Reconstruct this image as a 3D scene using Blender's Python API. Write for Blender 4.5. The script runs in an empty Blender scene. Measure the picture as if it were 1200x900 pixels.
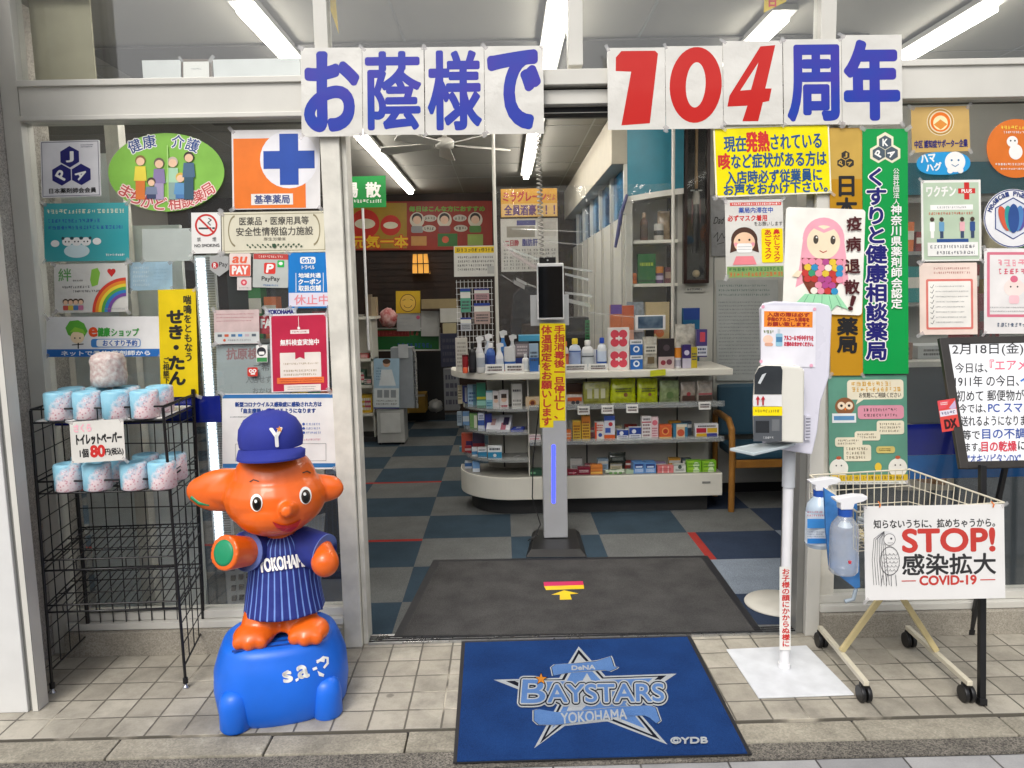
import bpy, bmesh, math, random
from mathutils import Vector, Matrix
from mathutils.bvhtree import BVHTree
random.seed(7)
SC = bpy.context.scene
COL = SC.collection
# ---------------------------------------------------------------- camera
CAM = Vector((0.0, 0.0, 1.65))
FPX, CX, CY = 890.0, 600.0, 450.0
ROT = ((0.9997145711, 0.0094829178, 0.0219283043),
       (-0.0120258831, 0.9928321510, 0.1189104625),
       (-0.0206435074, -0.1191402293, 0.9926628085))
cam_data = bpy.data.cameras.new('camera')
cam_data.sensor_width = 36.0
cam_data.lens = FPX / 1200.0 * 36.0
cam_data.clip_start = 0.05
cam_data.clip_end = 500.0
cam = bpy.data.objects.new('camera', cam_data)
COL.objects.link(cam)
cam.matrix_world = Matrix(((ROT[0][0], ROT[0][2], -ROT[0][1], CAM[0]),
                           (ROT[1][0], ROT[1][2], -ROT[1][1], CAM[1]),
                           (ROT[2][0], ROT[2][2], -ROT[2][1], CAM[2]),
                           (0, 0, 0, 1)))
SC.camera = cam
# ---------------------------------------------------------------- world and sun (bright overcast day, light from behind the viewer)
SUN_EL, SUN_ROT = math.radians(48), math.radians(200)
world = bpy.data.worlds.new('World')
SC.world = world
world.use_nodes = True
wn = world.node_tree.nodes
bg = wn['Background']
sky = wn.new('ShaderNodeTexSky')
sky.sky_type = 'NISHITA'
sky.sun_disc = False
sky.sun_elevation = SUN_EL
sky.sun_rotation = SUN_ROT
sky.air_density = 1.0
sky.dust_density = 4.0
sky.ozone_density = 1.0
hsv = wn.new('ShaderNodeHueSaturation')
hsv.inputs['Saturation'].default_value = 0.35
world.node_tree.links.new(sky.outputs[0], hsv.inputs['Color'])
world.node_tree.links.new(hsv.outputs[0], bg.inputs['Color'])
bg.inputs['Strength'].default_value = 0.13
sun_data = bpy.data.lights.new('sun', 'SUN')
sun_data.energy = 1.0
sun_data.angle = math.radians(22)
sun_data.color = (1.0, 0.96, 0.9)
sun = bpy.data.objects.new('sun', sun_data)
COL.objects.link(sun)
sd = Vector((math.sin(SUN_ROT) * math.cos(SUN_EL), math.cos(SUN_ROT) * math.cos(SUN_EL), math.sin(SUN_EL)))
sun.rotation_euler = sd.to_track_quat('Z', 'Y').to_euler()
SC.view_settings.view_transform = 'Standard'
SC.view_settings.look = 'None'
SC.view_settings.gamma = 1.0
SC.view_settings.use_curve_mapping = False
SC.view_settings.exposure = 0.55
SC.cycles.use_denoising = True
SC.cycles.max_bounces = 10
SC.cycles.transparent_max_bounces = 24
SC.cycles.sample_clamp_indirect = 6.0
SC.cycles.caustics_reflective = False
SC.cycles.caustics_refractive = False

# ---------------------------------------------------------------- photo geometry
def ray(px, py):
    a, c = (px - CX) / FPX, -(py - CY) / FPX
    return Vector([ROT[i][0] * a + ROT[i][1] + ROT[i][2] * c for i in range(3)])
def hit(px, py, p0, n):
    d = ray(px, py)
    return CAM + d * ((Vector(p0) - CAM).dot(n) / d.dot(n))
def F(px, py, Y): return hit(px, py, (0, Y, 0), Vector((0, -1, 0)))
def G(px, py, z=0.0): return hit(px, py, (0, 0, z), Vector((0, 0, 1)))
def PX(px, py, X): return hit(px, py, (X, 0, 0), Vector((1, 0, 0)))

# ---------------------------------------------------------------- materials
def S(h):
    h = h.lstrip('#')
    out = []
    for i in (0, 2, 4):
        c = int(h[i:i + 2], 16) / 255.0
        out.append(c / 12.92 if c <= 0.04045 else ((c + 0.055) / 1.055) ** 2.4)
    return tuple(out)
MATS = {}
def mat(name, col, rough=0.5, metal=0.0, var=0.06, scale=9.0, bump=0.0, bscale=60.0, emit=None, spec=0.5, coat=0.0, col2=None, detail=3.0):
    """plain surface with a slight procedural unevenness of colour and gloss"""
    if name in MATS: return MATS[name]
    if isinstance(col, str): col = S(col)
    m = bpy.data.materials.new(name)
    m.use_nodes = True
    nt = m.node_tree
    N, L = nt.nodes, nt.links
    b = N['Principled BSDF']
    b.inputs['Metallic'].default_value = metal
    b.inputs['Specular IOR Level'].default_value = spec
    b.inputs['Coat Weight'].default_value = coat
    tc = N.new('ShaderNodeTexCoord')
    nz = N.new('ShaderNodeTexNoise')
    nz.inputs['Scale'].default_value = scale
    nz.inputs['Detail'].default_value = detail
    L.new(tc.outputs['Object'], nz.inputs['Vector'])
    mx = N.new('ShaderNodeMix'); mx.data_type = 'RGBA'
    c1 = tuple(max(0, c * (1 - var)) for c in col) if col2 is None else col
    c2 = tuple(min(1, c * (1 + var)) for c in col) if col2 is None else (S(col2) if isinstance(col2, str) else col2)
    mx.inputs['A'].default_value = (*c1, 1); mx.inputs['B'].default_value = (*c2, 1)
    mr = N.new('ShaderNodeMapRange')
    mr.inputs['From Min'].default_value = 0.35; mr.inputs['From Max'].default_value = 0.65
    L.new(nz.outputs['Fac'], mr.inputs['Value'])
    L.new(mr.outputs[0], mx.inputs['Factor'])
    L.new(mx.outputs['Result'], b.inputs['Base Color'])
    r = N.new('ShaderNodeMapRange')
    r.inputs['To Min'].default_value = max(0.02, rough - 0.06); r.inputs['To Max'].default_value = min(1, rough + 0.06)
    L.new(nz.outputs['Fac'], r.inputs['Value']); L.new(r.outputs[0], b.inputs['Roughness'])
    if bump:
        n2 = N.new('ShaderNodeTexNoise'); n2.inputs['Scale'].default_value = bscale; n2.inputs['Detail'].default_value = 4
        L.new(tc.outputs['Object'], n2.inputs['Vector'])
        bp = N.new('ShaderNodeBump'); bp.inputs['Strength'].default_value = bump; bp.inputs['Distance'].default_value = 0.01
        L.new(n2.outputs['Fac'], bp.inputs['Height']); L.new(bp.outputs[0], b.inputs['Normal'])
    if emit:
        b.inputs['Emission Color'].default_value = (*(S(emit[0]) if isinstance(emit[0], str) else emit[0]), 1)
        b.inputs['Emission Strength'].default_value = emit[1]
    MATS[name] = m
    return m
def C(h, rough=0.45, **k):
    """printed / plastic colour by its hex value"""
    return mat('colour_' + h.lstrip('#') + ('' if rough == 0.45 else '_r%d' % int(rough * 100)), h, rough, **k)
def glassy(name, tint=(1, 1, 1), refl=1.0, rough=0.02, bump=0.0, haze=0.0):
    if name in MATS: return MATS[name]
    m = bpy.data.materials.new(name); m.use_nodes = True
    nt = m.node_tree; N, L = nt.nodes, nt.links
    N.remove(N['Principled BSDF'])
    out = N['Material Output']
    tr = N.new('ShaderNodeBsdfTransparent'); tr.inputs['Color'].default_value = (*tint, 1)
    gl = N.new('ShaderNodeBsdfGlossy'); gl.inputs['Roughness'].default_value = rough
    fr = N.new('ShaderNodeFresnel'); ge = N.new('ShaderNodeNewGeometry'); mi_ = N.new('ShaderNodeMapRange'); mi_.inputs['To Min'].default_value = 1.5; mi_.inputs['To Max'].default_value = 1 / 1.5   # same reflectance on both faces of the sheet
    L.new(ge.outputs['Backfacing'], mi_.inputs['Value']); L.new(mi_.outputs[0], fr.inputs['IOR'])
    ml = N.new('ShaderNodeMath'); ml.operation = 'MULTIPLY'; ml.inputs[1].default_value = refl; ml.use_clamp = True
    L.new(fr.outputs[0], ml.inputs[0])
    mx = N.new('ShaderNodeMixShader')
    L.new(ml.outputs[0], mx.inputs[0]); L.new(gl.outputs[0], mx.inputs[2])
    if haze:
        df = N.new('ShaderNodeBsdfDiffuse'); df.inputs['Color'].default_value = (0.75, 0.76, 0.76, 1)
        m2 = N.new('ShaderNodeMixShader'); m2.inputs[0].default_value = haze
        L.new(tr.outputs[0], m2.inputs[1]); L.new(df.outputs[0], m2.inputs[2]); L.new(m2.outputs[0], mx.inputs[1])
    else:
        L.new(tr.outputs[0], mx.inputs[1])
    if bump:
        tc = N.new('ShaderNodeTexCoord'); nz = N.new('ShaderNodeTexNoise'); nz.inputs['Scale'].default_value = 7; nz.inputs['Detail'].default_value = 2
        bp = N.new('ShaderNodeBump'); bp.inputs['Strength'].default_value = bump; bp.inputs['Distance'].default_value = 0.05
        L.new(tc.outputs['Object'], nz.inputs['Vector']); L.new(nz.outputs['Fac'], bp.inputs['Height']); L.new(bp.outputs[0], gl.inputs['Normal'])
    L.new(mx.outputs[0], out.inputs['Surface'])
    MATS[name] = m
    return m

# ---------------------------------------------------------------- mesh builder
class MB:
    def __init__(s): s.v = []; s.f = []; s.fm = []; s.fs = []; s.mats = []
    def mi(s, m):
        if m not in s.mats: s.mats.append(m)
        return s.mats.index(m)
    def poly(s, pts, m, smooth=False):
        b = len(s.v); s.v += [Vector(p) for p in pts]
        s.f.append(tuple(range(b, b + len(pts)))); s.fm.append(s.mi(m)); s.fs.append(smooth)
    def grid(s, rows, m, smooth=True, closed=False):
        b = len(s.v); n = len(rows[0]); k = s.mi(m)
        for r in rows: s.v += [Vector(p) for p in r]
        for i in range(len(rows) - 1):
            for j in range(n if closed else n - 1):
                a = b + i * n + j; c = b + i * n + (j + 1) % n
                s.f.append((a, c, c + n, a + n)); s.fm.append(k); s.fs.append(smooth)
    def hexa(s, p, m, ms=None):
        """p: 8 points, bottom ring 0-3 then top ring 4-7"""
        b = len(s.v); s.v += [Vector(q) for q in p]
        for i, q in enumerate(((3, 2, 1, 0), (4, 5, 6, 7), (0, 1, 5, 4), (1, 2, 6, 5), (2, 3, 7, 6), (3, 0, 4, 7))):
            s.f.append(tuple(b + t for t in q)); s.fm.append(s.mi((ms or {}).get(i, m))); s.fs.append(False)
    def box(s, x0, x1, y0, y1, z0, z1, m, ms=None):
        s.hexa(((x0, y0, z0), (x1, y0, z0), (x1, y1, z0), (x0, y1, z0), (x0, y0, z1), (x1, y0, z1), (x1, y1, z1), (x0, y1, z1)), m, ms)
    def cbox(s, c, ax, ay, az, m, ms=None):
        c = Vector(c); ax, ay, az = Vector(ax), Vector(ay), Vector(az)
        s.hexa([c - ax - ay - az, c + ax - ay - az, c + ax + ay - az, c - ax + ay - az, c - ax - ay + az, c + ax - ay + az, c + ax + ay + az, c - ax + ay + az], m, ms)
    def bar(s, a, b, w, h, m, up=(0, 0, 1)):
        a, b = Vector(a), Vector(b); d = (b - a); ln = d.length; d.normalize()
        u = Vector(up)
        if abs(u.dot(d)) > 0.95: u = Vector((0, 1, 0))
        x = d.cross(u).normalized(); y = x.cross(d)
        s.cbox((a + b) / 2, x * w / 2, d * ln / 2, y * h / 2, m)
    def prism(s, pts, z0, z1, m, mtop=None):
        n = len(pts); b = len(s.v)
        s.v += [Vector((x, y, z0)) for x, y in pts] + [Vector((x, y, z1)) for x, y in pts]
        for i in range(n):
            j = (i + 1) % n
            s.f.append((b + i, b + j, b + n + j, b + n + i)); s.fm.append(s.mi(m)); s.fs.append(False)
        s.f.append(tuple(range(b + n, b + 2 * n))); s.fm.append(s.mi(mtop or m)); s.fs.append(False)
        s.f.append(tuple(reversed(range(b, b + n)))); s.fm.append(s.mi(m)); s.fs.append(False)
    def slab(s, pts, off, m, mfront=None):
        """closed outline pts (3-D, planar) thickened by the vector off"""
        n = len(pts); b = len(s.v); off = Vector(off)
        s.v += [Vector(p) for p in pts] + [Vector(p) + off for p in pts]
        for i in range(n):
            j = (i + 1) % n
            s.f.append((b + i, b + j, b + n + j, b + n + i)); s.fm.append(s.mi(m)); s.fs.append(False)
        s.f.append(tuple(range(b + n, b + 2 * n))); s.fm.append(s.mi(mfront or m)); s.fs.append(False)
        s.f.append(tuple(reversed(range(b, b + n)))); s.fm.append(s.mi(m)); s.fs.append(False)
    def tube(s, path, r, m, n=8, cap=True):
        P = [Vector(p) for p in path]
        rr = r if isinstance(r, (list, tuple)) else [r] * len(P)
        rows = []; u = None
        for i, p in enumerate(P):
            d = (P[min(i + 1, len(P) - 1)] - P[max(i - 1, 0)]).normalized()
            if u is None:
                u = d.orthogonal().normalized()
            else:
                u = (u - d * u.dot(d))
                u = u.normalized() if u.length > 1e-6 else d.orthogonal().normalized()
            w = d.cross(u)
            rows.append([p + (u * math.cos(2 * math.pi * k / n) + w * math.sin(2 * math.pi * k / n)) * rr[i] for k in range(n)])
        s.grid(rows, m, True, True)
        if cap:
            s.poly(list(reversed(rows[0])), m); s.poly(rows[-1], m)
    def lathe(s, prof, c, m, n=20, sx=1.0, sy=1.0, mcap=None, axis=None):
        c = Vector(c); rows = []
        for r, z in prof:
            ring = []
            for k in range(n):
                a = 2 * math.pi * k / n
                q = Vector((r * sx * math.cos(a), r * sy * math.sin(a), z))
                if axis: q = axis @ q
                ring.append(c + q)
            rows.append(ring)
        s.grid(rows, m, True, True)
        s.poly(list(reversed(rows[0])), mcap or m); s.poly(rows[-1], mcap or m)
    def ball(s, c, r, m, n=14, rot=None):
        c = Vector(c); r = (r, r, r) if isinstance(r, (int, float)) else r
        rows = []
        for i in range(n + 1):
            t = math.pi * i / n
            ring = []
            for k in range(2 * n):
                a = math.pi * k / n
                st = max(math.sin(t), 1e-4)
                q = Vector((r[0] * st * math.cos(a), r[1] * st * math.sin(a), -r[2] * math.cos(t)))
                if rot: q = rot @ q
                ring.append(c + q)
            rows.append(ring)
        s.grid(rows, m, True, True)
    def build(s, name, parent=None, loc=None, bevel=0.0, seg=2):
        me = bpy.data.meshes.new(name)
        if loc is None:
            if parent is not None and False: loc = Vector()
            xs = [p.x for p in s.v]; ys = [p.y for p in s.v]; zs = [p.z for p in s.v]
            loc = Vector(((min(xs) + max(xs)) / 2, (min(ys) + max(ys)) / 2, min(zs)))
        loc = Vector(loc)
        me.from_pydata([tuple(p - loc) for p in s.v], [], s.f)
        for m in s.mats: me.materials.append(m)
        for p, k, sm in zip(me.polygons, s.fm, s.fs): p.material_index = k; p.use_smooth = sm
        if bevel:
            bm = bmesh.new(); bm.from_mesh(me)
            bmesh.ops.remove_doubles(bm, verts=bm.verts, dist=1e-5)
            ed = [e for e in bm.edges if len(e.link_faces) == 2 and e.calc_face_angle(0) > 0.6]
            bmesh.ops.bevel(bm, geom=ed, offset=bevel, segments=seg, profile=0.6, affect='EDGES', clamp_overlap=True)
            bm.to_mesh(me); bm.free()
        o = bpy.data.objects.new(name, me)
        COL.objects.link(o)
        if parent is not None:
            o.parent = parent
            o.location = loc - wloc(parent)
        else:
            o.location = loc
        return o
def wloc(o):
    p = Vector(o.location)
    while o.parent is not None:
        o = o.parent; p = p + Vector(o.location)
    return p
def tag(o, label, cat, group=None):
    o['label'] = label; o['category'] = cat
    if group: o['group'] = group
    return o
def thing(name, label, cat, loc, group=None):
    o = bpy.data.objects.new(name, None); o.empty_display_size = 0.1
    COL.objects.link(o); o.location = loc
    return tag(o, label, cat, group)
def struct(o):
    o['kind'] = 'structure'; return o
def copy_tree(o, loc, label=None, parent=None):
    c = o.copy(); COL.objects.link(c); c.location = loc
    if label: c['label'] = label
    if parent is not None: c.parent = parent
    for ch in o.children: copy_tree(ch, ch.location, None, c)
    return c

# ---------------------------------------------------------------- lettering
_T = {}
def tmesh(s):
    if s in _T: return _T[s]
    cu = bpy.data.curves.new('t', 'FONT'); cu.body = s; cu.resolution_u = 5
    ob = bpy.data.objects.new('t', cu); COL.objects.link(ob)
    dg = bpy.context.evaluated_depsgraph_get()
    me = bpy.data.meshes.new_from_object(ob.evaluated_get(dg))
    vs = [(v.co.x, v.co.y) for v in me.vertices]; fs = [tuple(p.vertices) for p in me.polygons]
    bpy.data.objects.remove(ob); bpy.data.curves.remove(cu); bpy.data.meshes.remove(me)
    if not vs: vs = [(0, 0), (1, 0), (1, 1)]; fs = []
    _T[s] = (vs, fs)
    return _T[s]
class Art:
    """a flat printed surface: points are given on the photograph and land on the real plane of the sheet"""
    def __init__(s, p0, n, ang=0.0, c=(0, 0), base=0.0, step=0.00012):
        s.p0, s.n = Vector(p0), Vector(n).normalized()
        s.ca, s.sa = math.cos(math.radians(ang)), math.sin(math.radians(ang)); s.c = c
        s.off = base; s.step = step
        s.pic = MB(); s.txt = MB()
    def P(s, x, y, off=0.0):
        dx, dy = x - s.c[0], y - s.c[1]
        return hit(s.c[0] + dx * s.ca - dy * s.sa, s.c[1] + dx * s.sa + dy * s.ca, s.p0, s.n) + s.n * off
    def nx(s): s.off += s.step; return s.off
    def poly(s, pts, m, mb=None):
        o = s.nx(); (mb or s.pic).poly([s.P(x, y, o) for x, y in pts], m)
    def rect(s, x0, y0, x1, y1, m, rad=0, mb=None):
        if rad: s.poly(rrect(x0, y0, x1, y1, rad), m, mb)
        else: s.poly(((x0, y1), (x1, y1), (x1, y0), (x0, y0)), m, mb)
    def circ(s, cx, cy, rx, m, ry=None, rot=0.0, n=28, mb=None):
        ry = ry or rx; cr, sr = math.cos(math.radians(rot)), math.sin(math.radians(rot))
        s.poly([(cx + rx * math.cos(t) * cr - ry * math.sin(t) * sr, cy + rx * math.cos(t) * sr + ry * math.sin(t) * cr) for t in [2 * math.pi * k / n for k in range(n)]], m, mb)
    def ring(s, cx, cy, r, w, m, ry=None, a0=0, a1=360, n=36):
        ry = ry or r; o = s.nx(); mb = s.pic; k1 = (r - w) / r
        A = [math.radians(a0 + (a1 - a0) * k / n) for k in range(n + 1)]
        mb.grid([[s.P(cx + r * math.cos(t), cy + ry * math.sin(t), o) for t in A], [s.P(cx + r * k1 * math.cos(t), cy + ry * k1 * math.sin(t), o) for t in A]], m, False)
    def line(s, pts, w, m, mb=None):
        o = s.nx(); mb = mb or s.pic
        for k, ((x0, y0), (x1, y1)) in enumerate(zip(pts, pts[1:])):
            dx, dy = x1 - x0, y1 - y0; l = math.hypot(dx, dy) or 1; nx_, ny_ = -dy / l * w / 2, dx / l * w / 2
            ex, ey = dx / l * w * 0.3, dy / l * w * 0.3
            oo = o + 0.00002 * (k % 2)
            mb.poly([s.P(x0 - ex + nx_, y0 - ey + ny_, oo), s.P(x0 - ex - nx_, y0 - ey - ny_, oo), s.P(x1 + ex - nx_, y1 + ey - ny_, oo), s.P(x1 + ex + nx_, y1 + ey + ny_, oo)], m)
    def frame(s, x0, y0, x1, y1, w, m):
        s.line([(x0, y0), (x1, y0), (x1, y1), (x0, y1), (x0, y0)], w, m)
    def text(s, t, x0, y0, x1, y1, m, bold=0.0, rot=0.0, em=False, ital=0.0, mb=None, cor=None):
        vs, fs = tmesh(t)
        if em: bx0, bx1, by0, by1 = 0.0, 1.0, -0.12, 0.88
        else:
            bx0 = min(v[0] for v in vs); bx1 = max(v[0] for v in vs); by0 = min(v[1] for v in vs); by1 = max(v[1] for v in vs)
        w, h = max(bx1 - bx0, 1e-4), max(by1 - by0, 1e-4)
        cx, cy = (x0 + x1) / 2, (y0 + y1) / 2; cr, sr = math.cos(math.radians(rot)), math.sin(math.radians(rot))
        o = s.nx(); mb = mb or s.txt
        copies = [(0, 0)] if not bold else [(0, 0)] + [(bold * math.cos(a), bold * math.sin(a)) for a in [2 * math.pi * k / (8 if bold < 2 else 20) for k in range(8 if bold < 2 else 20)]]
        k = mb.mi(m)
        for ci, (ox, oy) in enumerate(copies):
            b = len(mb.v); oo = o + ci * 0.00001
            for vx, vy in vs:
                u, v = (vx - bx0) / w, (vy - by0) / h
                if cor:
                    (ax, ay), (bx, by), (c2x, c2y), (dx, dy) = cor   # tl, tr, br, bl
                    x = (ax * (1 - u) + bx * u) * v + (dx * (1 - u) + c2x * u) * (1 - v) + ox
                    y = (ay * (1 - u) + by * u) * v + (dy * (1 - u) + c2y * u) * (1 - v) + oy
                else:
                    x = x0 + (x1 - x0) * u + ital * (v - 0.5) * (y1 - y0) + ox
                    y = y1 - (y1 - y0) * v + oy
                    if rot:
                        rx, ry = x - cx, y - cy
                        x, y = cx + rx * cr - ry * sr, cy + rx * sr + ry * cr
                mb.v.append(s.P(x, y, oo))
            for f in fs:
                mb.f.append(tuple(b + q for q in f)); mb.fm.append(k); mb.fs.append(False)
    def vtext(s, t, x0, y0, x1, y1, m, bold=0.0, mb=None):
        h = (y1 - y0) / len(t)
        for i, ch in enumerate(t):
            if ch != ' ': s.text(ch, x0, y0 + i * h, x1, y0 + (i + 1) * h, m, bold, em=True, mb=mb)
    def greek(s, x0, y0, x1, y1, rows, m, fill=0.5, seed=1, ragged=0.25):
        """rows of print too small to read"""
        rnd = random.Random(seed); o = s.nx(); h = (y1 - y0) / rows
        for r in range(rows):
            x = x0; xe = x1 - rnd.random() * ragged * (x1 - x0); ya = y0 + h * r + h * (1 - fill) / 2; yb = ya + h * fill
            while x < xe:
                w = h * fill * rnd.uniform(0.5, 1.1); w = min(w, xe - x)
                if w > 0.2:
                    hh = yb - ya; bars = []
                    if hh < 1.3: bars = [(0, rnd.uniform(0, .3), 1, rnd.uniform(.7, 1))]
                    else:
                        for k in range(3):
                            if rnd.random() < .85: u0 = rnd.uniform(0, .35); bars.append((u0, k * .4 + rnd.uniform(-.04, .06), rnd.uniform(.7, 1), k * .4 + .2))
                        for k in range(2):
                            if rnd.random() < .75: u0 = rnd.uniform(.05, .8); v0 = rnd.uniform(0, .3); bars.append((u0, v0, u0 + .18, rnd.uniform(.7, 1)))
                    for q, (u0, v0, u1, v1) in enumerate(bars):
                        oo = o + 0.00001 * q; v0, v1 = max(v0, 0), min(v1, 1)
                        s.txt.poly([s.P(x + w * u0, ya + hh * v1, oo), s.P(x + w * u1, ya + hh * v1, oo), s.P(x + w * u1, ya + hh * v0, oo), s.P(x + w * u0, ya + hh * v0, oo)], m)
                x += w + h * fill * 0.22
    def finish(s, parent, pic='picture', txt='lettering'):
        if s.pic.f: s.pic.build(pic, parent)
        if s.txt.f: s.txt.build(txt, parent)
def rrect(x0, y0, x1, y1, r, n=4):
    out = []
    for cx, cy, a in ((x1 - r, y0 + r, -90), (x1 - r, y1 - r, 0), (x0 + r, y1 - r, 90), (x0 + r, y0 + r, 180)):
        for k in range(n + 1):
            t = math.radians(a + 90 * k / n); out.append((cx + r * math.cos(t), cy + r * math.sin(t)))
    return out
class Poster(Art):
    def __init__(s, name, label, cat, x0, y0, x1, y1, Y, base, ang=-1.2, group=None, rad=0, pts=None, th=0.0015, tilt=0.0):
        n = Vector((0, -1, tilt)).normalized()
        c = ((x0 + x1) / 2, (y0 + y1) / 2)
        p0 = F(c[0], c[1], Y)
        Art.__init__(s, p0, n, ang, c, th + 0.0002)
        out = pts or (rrect(x0, y0, x1, y1, rad) if rad else [(x0, y0), (x1, y0), (x1, y1), (x0, y1)])
        mb = MB(); mb.slab([s.P(x, y) for x, y in out], n * th, base)
        s.obj = tag(mb.build(name), label, cat, group)
        s.rc = None if (pts or rad) else (x0, y0, x1, y1)
    def done(s):
        if s.rc and s.rc[2] - s.rc[0] > 30 and s.p0.y < 3.6:
            mb = MB(); rn = random.Random(int(s.rc[0] * 7 + s.rc[1])); x0, y0, x1, y1 = s.rc; o = s.nx()
            for cx, cy in ((x0, y0), (x1, y0), (x1, y1), (x0, y1)):
                if rn.random() < 0.25: continue
                a = rn.uniform(-0.4, 0.4) + (0.8 if (cx == x0) == (cy == y0) else -0.8); ux, uy = math.cos(a), math.sin(a); l, w = rn.uniform(3, 5), rn.uniform(1.6, 2.4)
                mb.poly([s.P(cx + ux * i * l - uy * j * w, cy + uy * i * l + ux * j * w, o) for i, j in ((-1, -1), (1, -1), (1, 1), (-1, 1))], m_tape)
            if mb.f: mb.build('tape', s.obj)
        s.finish(s.obj); return s.obj
def wrap_build(art_mb, name, parent, bvh, d, lift=0.003):
    """drop lettering onto a curved surface along direction d"""
    d = Vector(d).normalized(); out = MB(); out.f = art_mb.f; out.fm = art_mb.fm; out.fs = art_mb.fs; out.mats = art_mb.mats
    for p in art_mb.v:
        e = (p - CAM).normalized()
        h = bvh.ray_cast(CAM, e)
        out.v.append((h[0] - e * (lift + max(0.0, d.dot(h[0] - p) * 0))) if h[0] is not None else p)
    return out.build(name, parent)
# ================================================================ SETTING
YF = 3.48
def nodes_mat(name):
    m = bpy.data.materials.new(name); m.use_nodes = True; MATS[name] = m
    return m, m.node_tree.nodes, m.node_tree.links, m.node_tree.nodes['Principled BSDF']
def tile_material(name, sx, sy, ox, oy, c1, c2, grout, gw, dirt, rough=0.6, gdark=0.5, bumpd=0.004):
    """square floor tiles on the world grid: joint lines, per-tile tone, grime"""
    m, N, L, b = nodes_mat(name)
    g = N.new('ShaderNodeNewGeometry'); sep = N.new('ShaderNodeSeparateXYZ'); L.new(g.outputs['Position'], sep.inputs[0])
    def math_(op, a, v=None, w=None):
        n = N.new('ShaderNodeMath'); n.operation = op
        for i, q in enumerate((a, v, w)):
            if q is None: continue
            if isinstance(q, (int, float)): n.inputs[i].default_value = q
            else: L.new(q, n.inputs[i])
        return n.outputs[0]
    nzw = N.new('ShaderNodeTexNoise'); nzw.inputs['Scale'].default_value = 9; nzw.inputs['Detail'].default_value = 3
    L.new(g.outputs['Position'], nzw.inputs['Vector'])
    wob = math_('MULTIPLY', math_('SUBTRACT', nzw.outputs['Fac'], 0.5), 0.006)
    fx = math_('DIVIDE', math_('ADD', math_('SUBTRACT', sep.outputs[0], ox), wob), sx)
    fy = math_('DIVIDE', math_('ADD', math_('SUBTRACT', sep.outputs[1], oy), wob), sy)
    dx = math_('MULTIPLY', math_('ABSOLUTE', math_('SUBTRACT', math_('FRACT', fx), 0.5)), sx * 2)
    dy = math_('MULTIPLY', math_('ABSOLUTE', math_('SUBTRACT', math_('FRACT', fy), 0.5)), sy * 2)
    ex = math_('SUBTRACT', sx, dx); ey = math_('SUBTRACT', sy, dy)
    e = math_('MINIMUM', ex, ey)
    mr = N.new('ShaderNodeMapRange'); mr.interpolation_type = 'SMOOTHSTEP'
    mr.inputs['From Min'].default_value = gw * 0.6; mr.inputs['From Max'].default_value = gw * 1.5
    L.new(e, mr.inputs['Value'])
    cmb = N.new('ShaderNodeCombineXYZ'); L.new(math_('FLOOR', fx), cmb.inputs[0]); L.new(math_('FLOOR', fy), cmb.inputs[1])
    wn_ = N.new('ShaderNodeTexWhiteNoise'); wn_.noise_dimensions = '3D'; L.new(cmb.outputs[0], wn_.inputs['Vector'])
    mix = N.new('ShaderNodeMix'); mix.data_type = 'RGBA'; mix.inputs['A'].default_value = (*S(c1), 1); mix.inputs['B'].default_value = (*S(c2), 1)
    L.new(wn_.outputs['Value'], mix.inputs['Factor'])
    nz = N.new('ShaderNodeTexNoise'); nz.inputs['Scale'].default_value = 4.5; nz.inputs['Detail'].default_value = 8; nz.inputs['Roughness'].default_value = 0.7
    L.new(g.outputs['Position'], nz.inputs['Vector'])
    dr = N.new('ShaderNodeMapRange'); dr.inputs['From Min'].default_value = 0.42; dr.inputs['From Max'].default_value = 0.7; dr.inputs['To Max'].default_value = dirt
    L.new(nz.outputs['Fac'], dr.inputs['Value'])
    m2 = N.new('ShaderNodeMix'); m2.data_type = 'RGBA'; m2.inputs['B'].default_value = (*[q * 0.45 for q in S(c1)], 1)
    L.new(mix.outputs['Result'], m2.inputs['A']); L.new(dr.outputs[0], m2.inputs['Factor'])
    gn = N.new('ShaderNodeTexNoise'); gn.inputs['Scale'].default_value = 2.3; gn.inputs['Detail'].default_value = 5
    L.new(g.outputs['Position'], gn.inputs['Vector'])
    gr = N.new('ShaderNodeMapRange'); gr.inputs['From Min'].default_value = 0.56; gr.inputs['From Max'].default_value = 0.66
    L.new(gn.outputs['Fac'], gr.inputs['Value'])
    gm = N.new('ShaderNodeMix'); gm.data_type = 'RGBA'; gm.inputs['A'].default_value = (*[q * gdark for q in S(grout)], 1); gm.inputs['B'].default_value = (*S(grout), 1)
    L.new(gr.outputs[0], gm.inputs['Factor'])
    m3 = N.new('ShaderNodeMix'); m3.data_type = 'RGBA'
    L.new(mr.outputs[0], m3.inputs['Factor']); L.new(gm.outputs['Result'], m3.inputs['A']); L.new(m2.outputs['Result'], m3.inputs['B'])
    fine = N.new('ShaderNodeTexNoise'); fine.inputs['Scale'].default_value = 160; fine.inputs['Detail'].default_value = 3
    L.new(g.outputs['Position'], fine.inputs['Vector'])
    m4 = N.new('ShaderNodeMix'); m4.data_type = 'RGBA'; m4.blend_type = 'MULTIPLY'; m4.inputs['Factor'].default_value = 0.5
    L.new(m3.outputs['Result'], m4.inputs['A'])
    fr = N.new('ShaderNodeMapRange'); fr.inputs['To Min'].default_value = 0.72; fr.inputs['To Max'].default_value = 1.25
    L.new(fine.outputs['Fac'], fr.inputs['Value'])
    L.new(fr.outputs[0], m4.inputs['B'])
    vs = N.new('ShaderNodeTexVoronoi'); vs.inputs['Scale'].default_value = 3.1; L.new(g.outputs['Position'], vs.inputs['Vector'])
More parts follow.
